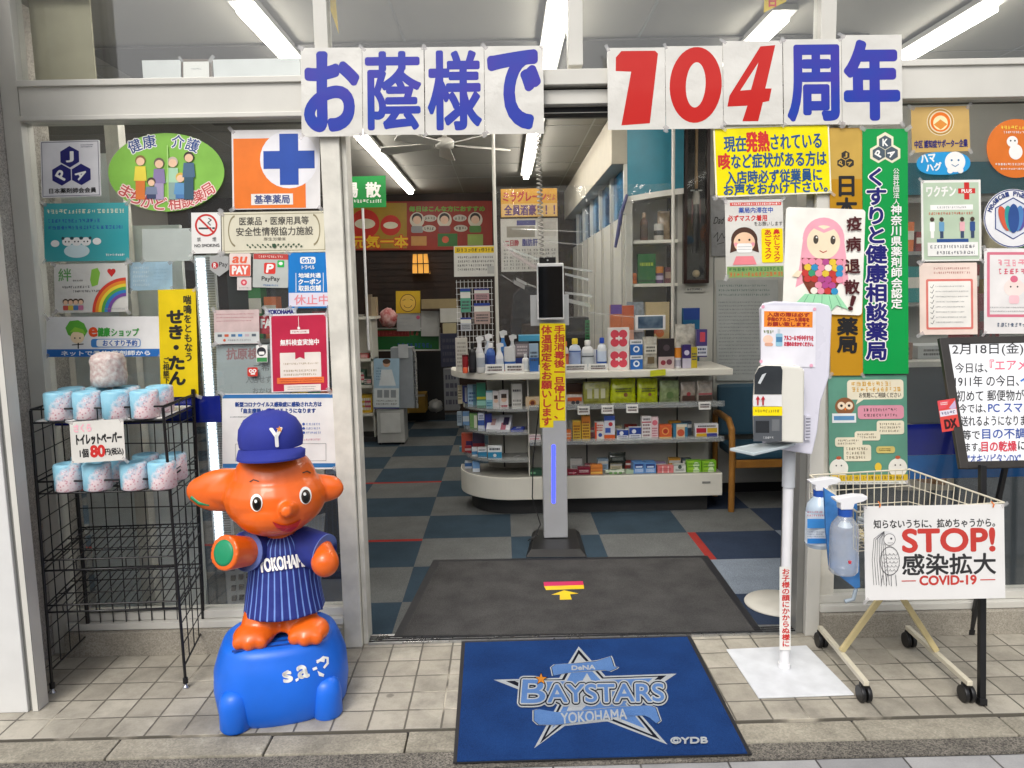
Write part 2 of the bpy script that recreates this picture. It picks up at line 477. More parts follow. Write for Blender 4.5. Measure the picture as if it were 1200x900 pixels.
    vr = N.new('ShaderNodeMapRange'); vr.inputs['From Min'].default_value = 0.05; vr.inputs['From Max'].default_value = 0.075; vr.inputs['To Min'].default_value = 0.55
    L.new(math_('ADD', vs.outputs['Distance'], math_('MULTIPLY', fine.outputs['Fac'], 0.03)), vr.inputs['Value'])
    m5 = N.new('ShaderNodeMix'); m5.data_type = 'RGBA'; m5.blend_type = 'MULTIPLY'; m5.inputs['Factor'].default_value = 1; L.new(m4.outputs['Result'], m5.inputs['A']); L.new(vr.outputs[0], m5.inputs['B'])
    L.new(m5.outputs['Result'], b.inputs['Base Color'])
    rr = N.new('ShaderNodeMapRange'); rr.inputs['To Min'].default_value = rough - 0.1; rr.inputs['To Max'].default_value = rough + 0.15
    L.new(nz.outputs['Fac'], rr.inputs['Value']); L.new(rr.outputs[0], b.inputs['Roughness'])
    h = math_('ADD', math_('MULTIPLY', mr.outputs[0], 1.0), math_('MULTIPLY', fine.outputs['Fac'], 0.12))
    bp = N.new('ShaderNodeBump'); bp.inputs['Strength'].default_value = 0.8; bp.inputs['Distance'].default_value = bumpd
    L.new(h, bp.inputs['Height']); L.new(bp.outputs[0], b.inputs['Normal'])
    return m
def speckle(name, cols, scale, rough=0.9, bump=0.6, dist=0.004, blot=0.35, bsc=3.0):
    """aggregate: small grains of several tones, larger stains, rough relief"""
    m, N, L, b = nodes_mat(name)
    g = N.new('ShaderNodeNewGeometry')
    vo = N.new('ShaderNodeTexVoronoi'); vo.inputs['Scale'].default_value = scale; L.new(g.outputs['Position'], vo.inputs['Vector'])
    sp = N.new('ShaderNodeSeparateColor'); L.new(vo.outputs['Color'], sp.inputs[0])
    cr = N.new('ShaderNodeValToRGB'); el = cr.color_ramp.elements
    el[0].color = (*S(cols[0]), 1); el[1].color = (*S(cols[-1]), 1)
    for i, c in enumerate(cols[1:-1]):
        e = el.new((i + 1) / (len(cols) - 1)); e.color = (*S(c), 1)
    L.new(sp.outputs[0], cr.inputs[0])
    nz = N.new('ShaderNodeTexNoise'); nz.inputs['Scale'].default_value = bsc; nz.inputs['Detail'].default_value = 9; nz.inputs['Roughness'].default_value = 0.65
    L.new(g.outputs['Position'], nz.inputs['Vector'])
    mr = N.new('ShaderNodeMapRange'); mr.inputs['From Min'].default_value = 0.35; mr.inputs['From Max'].default_value = 0.7
    mr.inputs['To Min'].default_value = 1.0 + blot * 0.4; mr.inputs['To Max'].default_value = 1.0 - blot
    L.new(nz.outputs['Fac'], mr.inputs['Value'])
    mx = N.new('ShaderNodeMix'); mx.data_type = 'RGBA'; mx.blend_type = 'MULTIPLY'; mx.inputs['Factor'].default_value = 1
    L.new(cr.outputs[0], mx.inputs['A']); L.new(mr.outputs[0], mx.inputs['B'])
    L.new(mx.outputs['Result'], b.inputs['Base Color']); b.inputs['Roughness'].default_value = rough
    bp = N.new('ShaderNodeBump'); bp.inputs['Strength'].default_value = bump; bp.inputs['Distance'].default_value = dist
    n2 = N.new('ShaderNodeTexNoise'); n2.inputs['Scale'].default_value = scale * 1.3; n2.inputs['Detail'].default_value = 4; L.new(g.outputs['Position'], n2.inputs['Vector'])
    L.new(n2.outputs['Fac'], bp.inputs['Height']); L.new(bp.outputs[0], b.inputs['Normal'])
    return m
m_tile = tile_material('terrace_tile', 0.1418, 0.1374, -0.556, 2.733, '9f998c', 'b8b2a4', 'c4bcab', 0.0065, 0.75, rough=0.5, gdark=0.22)
m_paver = tile_material('street_paver', 0.31, 0.62, -0.17, 1.88, '8d8d8e', 'b0afae', '6a6763', 0.006, 0.35, rough=0.8, gdark=0.4)
m_asph = speckle('gutter_asphalt', ('3e3b37', '625e57', '7a756c', '8d877c'), 210, bump=0.8, blot=0.45)
m_kerb = speckle('kerb_concrete', ('8a8578', '979182', 'a29c8d'), 150, bump=0.25, blot=0.4, bsc=5)
m_pebble = speckle('pebbledash', ('9a948c', 'bdb7af', 'd0cac2', 'a8a29a'), 190, bump=1.0, dist=0.006, blot=0.25, bsc=6)
m_tape = glassy('sticky_tape', (0.93, 0.9, 0.9), 1.0, 0.2, 0, haze=0.3)
m_alu = mat('painted_aluminium', 'cfcdc5', 0.42, 0.0, 0.07, 2.5, bump=0.03, bscale=40, detail=10)
m_alu_old = mat('worn_cream_paint', 'd8d5ca', 0.5, 0.0, 0.13, 9.0, bump=0.08, bscale=90, detail=8)
m_alu_dk = mat('grey_aluminium', '8f8f8b', 0.38, 0.35, 0.06, 4.0)
m_dark = mat('dark_gap', '16171a', 0.7)
m_black = mat('black_plastic', '141416', 0.42, var=0.15)
m_wire = mat('black_coated_wire', '121214', 0.38, var=0.1)
m_white = mat('white_plastic', 'e4e4e6', 0.32, var=0.02)
m_paper = mat('white_paper', 'e6e5e1', 0.55, var=0.025, scale=4)
m_lam = mat('laminated_paper', 'd9d7d0', 0.25, var=0.05, scale=4, bump=0.7, bscale=10, coat=0.5)
m_glass = glassy('window_glass', (0.985, 0.995, 0.99), 1.25, haze=0.022)
m_clear = glassy('clear_film', (0.95, 0.97, 0.97), 1.2, 0.1, 0.5, haze=0.05)
m_acry = glassy('clear_plastic', (0.85, 0.88, 0.88), 1.5, 0.06, 0.0, haze=0.22)
m_steel = mat('brushed_steel', 'b9babb', 0.28, 0.9, 0.08, 20)

# ---- outside ground
def sheet(name, x0, x1, y0, y1, z, m, th=0.0):
    mb = MB()
    if th: mb.box(x0, x1, y0, y1, z - th, z, m)
    else: mb.poly(((x0, y0, z), (x1, y0, z), (x1, y1, z), (x0, y1, z)), m)
    return struct(mb.build(name, loc=(0, 0, 0)))
sheet('ground', -80, 80, -80, 80, -0.16, m_asph)
sheet('street_pavement', -14, 14, -1.6, 2.50, -0.012, m_paver, 0.1)
sheet('gutter_strip', -14, 14, 2.5015, 2.592, -0.006, m_asph, 0.1)
mb = MB()
x = -14.0; rnd = random.Random(3)
while x < 14:
    w = rnd.uniform(0.30, 0.62); mb.box(x + 0.003, x + w - 0.003, 2.596, 2.718, -0.10, 0.0 + rnd.uniform(-0.002, 0.001), m_kerb); x += w
struct(mb.build('kerb', loc=(0, 0, 0), bevel=0.006))
mb = MB(); mb.box(-14, 14, 2.7185, 2.7325, -0.1, -0.012, m_dark); struct(mb.build('slot_drain', loc=(0, 0, 0)))
sheet('terrace_paving', -14, 14, 2.733, YF + 0.02, 0.0, m_tile, 0.1)

# ---- carpet inside
def carpet_mat(name, c1, c2):
    m, N, L, b = nodes_mat(name)
    g = N.new('ShaderNodeNewGeometry')
    n1 = N.new('ShaderNodeTexNoise'); n1.inputs['Scale'].default_value = 320; n1.inputs['Detail'].default_value = 2
    n2 = N.new('ShaderNodeTexNoise'); n2.inputs['Scale'].default_value = 5; n2.inputs['Detail'].default_value = 5
    L.new(g.outputs['Position'], n1.inputs['Vector']); L.new(g.outputs['Position'], n2.inputs['Vector'])
    mx = N.new('ShaderNodeMix'); mx.data_type = 'RGBA'; mx.inputs['A'].default_value = (*S(c1), 1); mx.inputs['B'].default_value = (*S(c2), 1)
    mr = N.new('ShaderNodeMapRange'); mr.inputs['From Min'].default_value = 0.3; mr.inputs['From Max'].default_value = 0.7; L.new(n1.outputs['Fac'], mr.inputs['Value']); L.new(mr.outputs[0], mx.inputs['Factor'])
    m2 = N.new('ShaderNodeMix'); m2.data_type = 'RGBA'; m2.blend_type = 'MULTIPLY'; m2.inputs['Factor'].default_value = 1
    r2 = N.new('ShaderNodeMapRange'); r2.inputs['To Min'].default_value = 0.7; r2.inputs['To Max'].default_value = 1.25; L.new(n2.outputs['Fac'], r2.inputs['Value'])
    L.new(mx.outputs['Result'], m2.inputs['A']); L.new(r2.outputs[0], m2.inputs['B'])
    L.new(m2.outputs['Result'], b.inputs['Base Color']); b.inputs['Roughness'].default_value = 0.95; b.inputs['Specular IOR Level'].default_value = 0.15
    bp = N.new('ShaderNodeBump'); bp.inputs['Strength'].default_value = 0.6; bp.inputs['Distance'].default_value = 0.004
    L.new(n1.outputs['Fac'], bp.inputs['Height']); L.new(bp.outputs[0], b.inputs['Normal'])
    return m
m_c_blue = carpet_mat('carpet_blue', '2d3c48', '3b4b57'); m_c_navy = carpet_mat('carpet_navy', '263143', '343f54')
m_c_grey = carpet_mat('carpet_grey', '4a4d4e', '777876'); m_c_pale = carpet_mat('carpet_pale', '5b6672', '929ba7'); m_c_red = carpet_mat('carpet_red', '8a2a26', 'a03a34')
mb = MB()
x_edges = [-4.78 + 0.6 * i for i in range(17)]; y_edges = [3.50, 3.94] + [3.94 + 0.533 * i for i in range(1, 14)]
for i_ in range(16):
    for j in range(14):
        i = i_ - 4; par = (i - 2 + j) % 2
        m = (m_c_navy if i >= 6 else m_c_blue) if par == 0 else (m_c_pale if (i >= 6 and j <= 2) else m_c_grey)
        x0, x1, y0, y1 = x_edges[i_], x_edges[i_ + 1], y_edges[j], y_edges[j + 1]
        red = None
        if i <= 2 and j in (2, 5): red = (x0, x1, y1 - 0.045, y1)
        if i == 6 and j == 2: red = (x0, x0 + 0.055, y0, y1)
        if red:
            if red[0] == x0 and red[1] == x1: mb.poly(((x0, y0, 0.004), (x1, y0, 0.004), (x1, y1 - 0.045, 0.004), (x0, y1 - 0.045, 0.004)), m)
            else: mb.poly(((x0 + 0.055, y0, 0.004), (x1, y0, 0.004), (x1, y1, 0.004), (x0 + 0.055, y1, 0.004)), m)
            a, b_, c, d = red; mb.poly(((a, c, 0.004), (b_, c, 0.004), (b_, d, 0.004), (a, d, 0.004)), m_c_red)
        else: mb.poly(((x0, y0, 0.004), (x1, y0, 0.004), (x1, y1, 0.004), (x0, y1, 0.004)), m)
struct(mb.build('carpet_floor', loc=(0, 0, 0)))

# ================================================================ SHOP BUILDING
shop = thing('shop_building', 'pharmacy shopfront with pale aluminium frame, large windows and open doorway', 'building', (0, YF, 0))
ZB0, ZB1 = 2.43, 2.605           # transom beam
ZC = 3.0                          # ceiling
YB = 10.5                         # back wall
m_ceil = mat('ceiling_board', '8d8b83', 0.85, var=0.05, scale=2)
m_wall = mat('interior_wall', 'b9b7ae', 0.8, var=0.04, scale=2)
m_wallw = mat('panel_wall', 'c4c3bc', 0.6, var=0.03, scale=2)
m_wood_dk = mat('dark_timber', '2a1a12', 0.6, var=0.35, scale=6, detail=8)
m_beige = mat('beige_header', 'b4ae9e', 0.7, var=0.04)

# ceiling with joints and a dropped bulkhead
mb = MB(); mb.box(-4.6, 4.6, YF + 0.06, YB, ZC, ZC + 0.1, m_ceil)
for yy in (4.6, 5.5, 6.4, 7.3, 8.2, 9.1): mb.box(-4.59, 4.59, yy, yy + 0.012, ZC - 0.004, ZC - 0.001, m_alu_dk)
for xx in (-2.4, -0.5, 0.75, 3.0): mb.box(xx, xx + 0.012, YF + 0.07, YB - 0.1, ZC - 0.0065, ZC - 0.0045, m_alu_dk)
mb.build('ceiling', shop)
mb = MB(); mb.box(-2.2, 2.0, 4.25, 6.1, 2.982, 2.9925, mat('dark_ceiling_panel', '4c4b47', 0.8)); mb.build('ceiling_panel', shop)
# walls of the room
mb = MB(); mb.box(-4.6, -4.5, YF + 0.06, YB, 0, ZC, m_wall); mb.build('side_wall', shop)
mb = MB(); mb.box(4.5, 4.6, YF + 0.06, YB, 0, ZC, m_wall); mb.build('side_wall', shop)
mb = MB(); mb.box(-4.6, 4.6, YB, YB + 0.1, 0, ZC, m_wood_dk)
for k in range(14): mb.box(-2.6, 1.0, YB - 0.012, YB - 0.001, 1.15 + k * 0.085, 1.155 + k * 0.085 + 0.06, m_wood_dk)
mb.build('back_wall', shop)
# wall behind the counter: panel wall, niche, clerestory partition
WY = 6.02
mb = MB()
mb.box(1.36, 4.5, WY, WY + 0.1, 0, ZC - 0.01, m_wallw)
mb.box(1.02, 1.36, WY + 0.32, WY + 0.34, 0, ZC - 0.01, m_wallw)
mb.box(1.36, 1.375, WY - 0.004, WY - 0.001, 0.1, 2.9, m_alu_dk)
mb.box(1.66, 1.668, WY - 0.004, WY - 0.001, 0.1, 2.9, m_alu_dk)
mb.box(1.36, 4.5, WY - 0.012, WY - 0.001, 0, 0.08, m_dark)
mb.build('panel_wall', shop)
mb = MB()
mb.box(0.97, 1.02, WY - 0.02, YB, 0, 2.24, m_wallw)
for k in range(7):
    yy = WY + 0.05 + k * 0.62
    mb.box(0.955, 0.969, yy, yy + 0.03, 0.1, 2.24, m_alu); mb.box(0.955, 0.969, yy + 0.05, yy + 0.058, 0.1, 2.24, m_dark)
mb.build('partition_wall', shop)
mb = MB(); mb.box(0.86, 1.02, WY - 0.02, YB, 2.62, ZC - 0.009, m_beige); mb.build('partition_header', shop, bevel=0.004)
mb = MB()
for k in range(6):
    yy = WY + 0.0 + k * 0.76
    mb.box(0.955, 1.02, yy - 0.02, yy + 0.02, 2.241, 2.619, m_alu)
mb.build('clerestory_frame', shop)
m_blueglow = mat('blue_window_glass', '2d86b8', 0.12, var=0.5, scale=3, col2='123b63')
mb = MB(); mb.box(0.985, 0.995, WY + 0.03, YB - 0.05, 2.245, 2.615, m_blueglow); mb.build('clerestory_glass', shop)
# teal rounded cabinet head above the niche
m_teal = mat('teal_panel', '0e6f83', 0.5, var=0.06)
rows = []
for k in range(13):
    t = k / 12; rows.append([(0.98 + 0.40 * t, WY - 0.02 - 0.16 * math.sin(math.pi * t * 0.55), z) for z in (2.36 + 0.035 * t, ZC - 0.012)])
mb = MB(); mb.grid(rows, m_teal); mb.grid([[(r[0][0], r[0][1] - 0.004, r[0][2] - 0.03), (r[0][0], r[0][1] - 0.004, r[0][2] + 0.012)] for r in rows], m_alu)
mb.poly([(r[0][0], r[0][1], r[0][2] - 0.005) for r in rows] + [(1.38, WY + 0.3, 2.39), (0.98, WY + 0.3, 2.355)], m_beige)
mb.build('teal_cabinet_head', shop)

# ---- aluminium frame of the shopfront
def xr(px, py, Y=YF): return F(px, py, Y).x
YQ = YF - 0.05
XB = XL1 = xr(401, 250, YQ)
mb = MB(); mb.box(-2.075, XB, YF - 0.045, YF + 0.05, ZB0, ZB1, m_alu)
mb.box(-2.075, XB, YF - 0.058, YF - 0.046, ZB1 - 0.03, ZB1 - 0.004, m_alu)
mb.box(-2.075, XB, YF - 0.056, YF - 0.046, ZB0 + 0.002, ZB0 + 0.022, m_alu)
mb.build('transom_beam', shop, bevel=0.003)
YQ = YF - 0.05
XL1 = xr(401, 250, YQ); XR0 = xr(957, 250, YQ); XR1 = xr(974, 250, YQ)
mb = MB(); mb.box(XL1 + 0.001, XR0, YF - 0.02, YF + 0.13, 2.47, 2.53, m_alu); mb.box(XL1 + 0.001, XR0, YF - 0.05, YF + 0.1, 2.545, 2.61, m_alu)
mb.box(XL1 + 0.001, XR0, YF + 0.0, YF + 0.11, 2.531, 2.544, m_dark); mb.box(XL1 + 0.001, XR0, YF + 0.02, YF + 0.12, 2.44, 2.469, m_dark)
mb.build('door_header', shop, bevel=0.003)
mb = MB(); mb.box(XR0 + 0.001, 4.4, YF - 0.045, YF + 0.05, ZB0 + 0.03, ZB1 + 0.02, m_alu)
mb.box(XR0 + 0.001, 4.4, YF - 0.056, YF - 0.046, ZB1 - 0.01, ZB1 + 0.016, m_alu)
mb.build('transom_beam', shop, bevel=0.003)
def post(x0, x1, z0, z1, y0=YF - 0.04, y1=YF + 0.05, m=m_alu, name='post'):
    mb = MB(); mb.box(x0, x1, y0, y1, z0, z1, m); return mb.build(name, shop, bevel=0.003)
post(-2.155, -2.08, 0.0, 3.4)
XP0 = xr(379, 250, YQ)
post(XP0, XL1, 0.0, ZB0 - 0.001, YF - 0.05, YF + 0.06, m_alu_old)
post(XL1 + 0.002, xr(409, 250, YF - 0.02), 0.0, ZB0 + 0.005, YF - 0.02, YF + 0.09, m_alu_old, 'door_jamb')
post(XR0, XR1, 0.0, ZB0 + 0.029, YF - 0.05, YF + 0.06)
post(XR0 - 0.035, XR0 - 0.002, 0.0, ZB0 + 0.005, YF - 0.02, YF + 0.09, m_alu_dk, 'door_jamb')
post(XR1 + 0.002, XR1 + 0.075, 0.11, ZB0 + 0.029, YF - 0.025, YF + 0.05, m_alu_old)
for a, b_ in ((370, 386), (665, 682), (958, 976)): post(xr(a, 40), xr(b_, 40), ZB1 + 0.025, 3.4, YF - 0.035, YF + 0.05, m_alu, 'upper_post')
# sills and plinths below the windows
m_plinth = speckle('plinth_stone', ('8a8478', '9d978a', 'aaa498'), 220, bump=0.1, blot=0.3)
for x0, x1 in ((-2.079, XP0 - 0.001), (XR1 + 0.001, 4.4)):
    mb = MB(); mb.box(x0, x1, YF - 0.085, YF + 0.05, 0.0, 0.115, m_plinth); mb.build('plinth', shop, bevel=0.003)
    mb = MB(); mb.box(x0, x1, YF - 0.06, YF + 0.05, 0.118, 0.15, m_alu); mb.box(x0, x1, YF - 0.03, YF + 0.045, 0.152, 0.19, m_alu); mb.build('window_sill', shop, bevel=0.003)
mb = MB(); mb.box(xr(409, 250, YF - 0.02) + 0.001, XR0 - 0.036, YF - 0.03, YF + 0.06, -0.02, 0.010, m_steel)
for k in range(3): mb.box(xr(409, 250, YF - 0.02) + 0.001, XR0 - 0.036, YF - 0.018 + k * 0.022, YF - 0.01 + k * 0.022, 0.0105, 0.013, m_dark)
mb.build('threshold', shop)
# glass
def pane(x0, x1, z0, z1, y=YF + 0.0): 
    mb = MB(); mb.box(x0, x1, y, y + 0.006, z0, z1, m_glass); return mb.build('window_pane', shop)
pane(-2.078, XP0 - 0.001, 0.191, ZB0 - 0.001)
pane(XR1 + 0.076, 4.35, 0.191, ZB0 + 0.028)
pane(-2.078, xr(370, 40) - 0.001, ZB1 + 0.002, 3.4); pane(xr(386, 40) + 0.001, xr(665, 40) - 0.001, 2.615, 3.4)
pane(xr(682, 40) + 0.001, xr(958, 40) - 0.001, 2.615, 3.4); pane(xr(976, 40) + 0.001, 4.35, ZB1 + 0.022, 3.4)
# coloured film bands across the glass, seen in front of the panes
m_navyfilm = mat('navy_film', '0a1a72', 0.12, var=0.1, coat=0.5); m_bluefilm = mat('blue_film', '14548f', 0.2, var=0.1, coat=0.5)
z0, z1 = F(240, 495, YF).z, F(240, 464, YF).z
mb = MB(); mb.box(-2.077, F(259, 480, YF).x, YF - 0.003, YF - 0.001, z0, z1, m_navyfilm); mb.build('film_band', shop)
z0, z1 = F(1080, 533, YF).z, F(1080, 497, YF).z
mb = MB(); mb.box(XR1 + 0.08, 4.3, YF - 0.003, YF - 0.001, z0, z1, m_navyfilm); mb.box(XR1 + 0.08, 4.3, YF - 0.003, YF - 0.001, z0 - 0.115, z0 - 0.001, m_bluefilm); mb.build('film_band', shop)
# pebbledash return wall on the left, upper soffit wall
mb = MB(); mb.box(-3.6, -2.157, 3.13, YF + 0.3, -0.05, 3.9, m_pebble); mb.build('pebbledash_wall', shop)
mb = MB(); mb.box(-3.6, 4.5, YF - 0.04, YF + 0.05, 3.401, 4.2, m_pebble); mb.build('upper_wall', shop)

# white shutter box panel at the far left
w = thing('shutter_guide', 'white painted metal shutter guide standing at the left end of the shopfront', 'shutter guide', (-2.2, 2.93, 0))
mb = MB(); mb.box(-2.6, F(20, 700, 2.93).x, 2.925, 3.0, 0.0, 3.2, mat('shutter_white', 'd6d6d4', 0.4, var=0.03)); mb.build('panel', w, bevel=0.004)
xg = F(20, 700, 2.93).x
mb = MB(); mb.box(xg + 0.001, xg + 0.014, 2.94, 3.0, 0.0, 3.2, m_alu_dk); mb.box(xg + 0.015, xg + 0.04, 2.93, 3.0, 0.0, 3.2, m_alu); mb.build('guide_rail', w, bevel=0.002)

# ================================================================ CEILING LIGHTS (the only lamps the photo shows)
m_tube = mat('lit_tube', 'ffffff', 0.5, emit=('fff8ee', 20.0))
m_fix = mat('lamp_housing', 'a9a9a5', 0.6)
def batten(x, y0, y1, label, z=2.965):
    t = thing('ceiling_light', label, 'ceiling light', (x, (y0 + y1) / 2, ZC), 'fluorescent battens on the ceiling')
    mb = MB(); mb.box(x - 0.06, x + 0.06, y0, y1, z, ZC - 0.007, m_fix); mb.build('housing', t)
    mb = MB(); mb.box(x - 0.029, x + 0.029, y0 + 0.02, y1 - 0.02, z - 0.045, z - 0.001, m_tube); mb.build('tube', t, bevel=0.009)
batten(-1.14, 3.57, 7.0, 'long lit white tube light over the left window, nearest the street')
batten(-1.14, 7.02, 9.9, 'lit tube light running back towards the red poster')
batten(0.29, 3.57, 6.3, 'lit tube light behind the middle post, above the doorway')
batten(0.29, 6.32, 8.8, 'lit tube light above the yellow price sign, behind the beaded chain')
batten(1.38, 3.80, 4.9, 'short lit tube light above the large number four')
batten(2.34, 3.72, 4.9, 'lit tube light at the far right above the beam')

# ================================================================ ACROSS THE STREET (what the panes mirror)
def brick_mat():
    m, N, L, b = nodes_mat('tan_brick'); br = N.new('ShaderNodeTexBrick'); tc = N.new('ShaderNodeTexCoord'); mp = N.new('ShaderNodeMapping')
    mp.inputs['Rotation'].default_value = (math.radians(90), 0, 0); L.new(tc.outputs['Object'], mp.inputs['Vector']); L.new(mp.outputs[0], br.inputs['Vector'])
    br.inputs['Scale'].default_value = 4.0; br.inputs['Color1'].default_value = (*S('b39a7c'), 1); br.inputs['Color2'].default_value = (*S('c9b79c'), 1); br.inputs['Mortar'].default_value = (*S('d6d2c8'), 1)
    L.new(br.outputs['Color'], b.inputs['Base Color']); b.inputs['Roughness'].default_value = 0.8; return m
sb = thing('street_building', 'tan brick building across the street, mirrored in the shop windows', 'building', (0, -13, 0))
mb = MB(); mb.box(-16, 16, -17, -13, -0.1, 6.2, brick_mat()); mb.build('wall', sb)
mb = MB(); mb.box(-16.1, 16.1, -17.1, -12.8, 6.21, 6.6, m_alu); mb.build('cornice', sb)
for k in range(9):
    x = -14.4 + k * 3.6
    mb = MB(); mb.box(x - 0.8, x + 0.8, -12.99, -12.9, 3.6, 5.2, m_alu); wi = mb.build('window', sb); mb = MB(); mb.box(x - 0.7, x + 0.7, -12.895, -12.88, 3.7, 5.1, m_dark); mb.build('pane', wi)
    mb = MB(); mb.box(x - 1.3, x + 1.3, -12.99, -12.9, 0.0, 2.6, m_white); wi = mb.build('shop_window', sb); mb = MB(); mb.box(x - 1.2, x + 1.2, -12.895, -12.88, 0.4, 2.4, mat('street_glass', '5a666c', 0.1)); mb.build('pane', wi)
# ================================================================ NOTICES ON THE GLASS AND FRAME
BLK, DK = C('1c1c1e'), C('3a3a3c'); GREY = C('8b8d8f'); LGREY = C('b9bab8')
NAVY = C('1b1a6b'); BLUE = C('1c4aa8'); RED = C('c92a26'); DRED = C('9e2430'); ORG = C('e9761c'); YEL = C('f3dc12', 0.3); GRN = C('119a49'); WHT = C('efeeea'); PINK = C('e79aa6'); SKIN = C('eec6a4'); BRN = C('7a4a2b')
YP = YF - 0.006
G_L = 'notices stuck on the left window'; G_R = 'notices stuck on the right window'; G_D = 'notices hanging at the right side of the doorway'
# --- big anniversary letters, one laminated sheet each
def ink(name, a, b):
    return mat(name, a, 0.34, var=0, scale=3.5, bump=0.05, bscale=20, coat=0.12, col2=b, detail=2, spec=0.35)
m_inkb = ink('blue_ink', '1a42a6', '4334a0'); m_inkr = ink('red_ink', 'bd1a16', 'c42a22')
YBN = YF - 0.072
GB = 'anniversary letter sheets taped to the beam'
def sheetp(nm, x0, y0, x1, y1, ang=-0.6, dy=0.0):
    return Poster('letter_sheet', 'letter sheet with %s' % nm, 'banner sheet', x0, y0, x1, y1, YBN - dy, m_lam, ang, GB)
for nm, ch, x0, x1, yy0, yy1, b in (('a blue looped letter, first on the beam', 'お', 353, 424.5, 56, 160, 3.8), ('a crowded blue character, second from the left on the beam', '蔭', 425, 497, 56, 158, 1.9), ('a crowded blue character, third from the left on the beam', '様', 498, 567.5, 55, 158, 2.1), ('a blue open hooked letter beside the bare door header', 'で', 568, 637, 54, 157, 4.2)):
    p = sheetp(nm, x0, yy0, x1, yy1); p.text(ch, x0 + 3 + b, yy0 + 4 + b, x1 - 3 - b, yy1 - 5 - b, m_inkb, b)
    p.done()
p = sheetp('the red numeral one on the beam', 712, 56, 779.5, 152)
X = lambda q: 680 + q / 2.308
Yy = lambda q: q / 2.308
p.poly([(X(a), Yy(b)) for a, b in ((97, 155), (112, 138), (203, 138), (211, 146), (187, 334), (110, 339), (138, 194), (96, 192))], m_inkr, p.txt); p.done()
p = sheetp('the red oval zero on the beam', 780, 54, 847, 151)
p.circ(X(312), Yy(230), 30.5, m_inkr, 44.5, 4, 40, p.txt); p.circ(X(312), Yy(230), 11.5, m_lam, 26.5, 4, 40, p.txt); p.done()
p = sheetp('the red slanted four on the beam', 847.5, 48, 917, 146, dy=0.004)
p.poly([(X(a), Yy(b)) for a, b in ((488, 126), (528, 123), (500, 240), (517, 240), (510, 274), (493, 277), (480, 328), (437, 328), (451, 286), (397, 288), (403, 258))], m_inkr, p.txt)
p.poly([(X(a), Yy(b)) for a, b in ((432, 245), (461, 243), (482, 170))], m_lam, p.txt); p.done()
p = sheetp('a blue boxed character right of the red four', 918, 46, 986, 146); p.text('周', 925, 55, 981, 140, m_inkb, 2.7); p.done()
p = sheetp('a blue character of crossing bars, last on the beam', 986.5, 41, 1057, 146); p.text('年', 992, 50, 1051, 138, m_inkb, 3.6); p.done()
# --- yellow fever notice
p = Poster('notice', 'yellow laminated notice with blue and red handwriting-style lines under the numeral four', 'notice', 837, 147, 973, 229, YF - 0.064, C('f0e20f', 0.2, bump=0.04, bscale=12, coat=0.4), -2.2, G_D)
p.frame(838, 148, 972, 228, 1.6, C('e9e7d6'))
TQ = C('1d4f86')
p.text('現在', 849, 158, 875, 176, TQ, 0.45); p.text('発熱', 875, 154, 902, 177, RED, 0.8); p.text('されている', 904, 158, 963, 175, TQ, 0.45)
p.text('咳', 842, 178, 855, 196, RED, 0.7); p.text('など症状がある方は', 857, 179, 968, 196, TQ, 0.45)
p.text('入店時必ず従業員に', 850, 199, 962, 214, TQ, 0.45); p.text('お声をおかけ下さい。', 847, 214, 968, 227, TQ, 0.45); p.done()
# --- mask notice
p = Poster('mask_notice', 'white notice with drawing of a child in a pink shirt wearing a mask', 'notice', 850, 234, 918, 325, YF - 0.0665, m_lam, -1, G_D)
p.rect(856, 237, 916, 241, C('d2564c')); p.greek(858, 237.6, 914, 240.4, 1, WHT, 0.8, 3, 0); p.text('薬局内滞在中', 866, 243, 906, 249.5, BLUE, 0.15)
p.text('必ずマスク着用', 853, 252, 899, 259, RED, 0.2); p.text('をお願いします', 884, 260, 917, 265, BLK)
p.circ(872, 281, 15.5, C('4b2f22'), 15); p.poly([(857, 281), (887, 281), (889, 296), (880, 293), (864, 293), (855, 296)], C('4b2f22')); p.circ(872, 284, 12.5, SKIN, 12); p.circ(866, 281, 1.3, BLK); p.circ(878, 281, 1.3, BLK); p.circ(862, 286, 2.2, PINK); p.circ(882, 286, 2.2, PINK)
p.rect(863, 285, 881, 296, WHT, 3); p.line([(864, 289), (880, 289)], 0.4, GREY); p.line([(864, 292), (880, 292)], 0.4, GREY)
p.poly([(858, 310), (862, 300), (882, 300), (886, 310)], C('e8868d'))
p.rect(892, 268, 917, 308, YEL, 2); p.vtext('鼻だしマスク', 905.5, 269, 914, 307, RED, 0.2); p.vtext('あごマスク', 895, 269, 904, 304, RED, 0.2)
p.rect(851, 312, 917, 325, C('7d9a5a')); p.greek(853, 313, 916, 318, 1, C('2e6b3c'), 0.8, 5, 0); p.greek(853, 318.5, 916, 324, 1, C('c25a2a'), 0.8, 6, 0)
p.done()
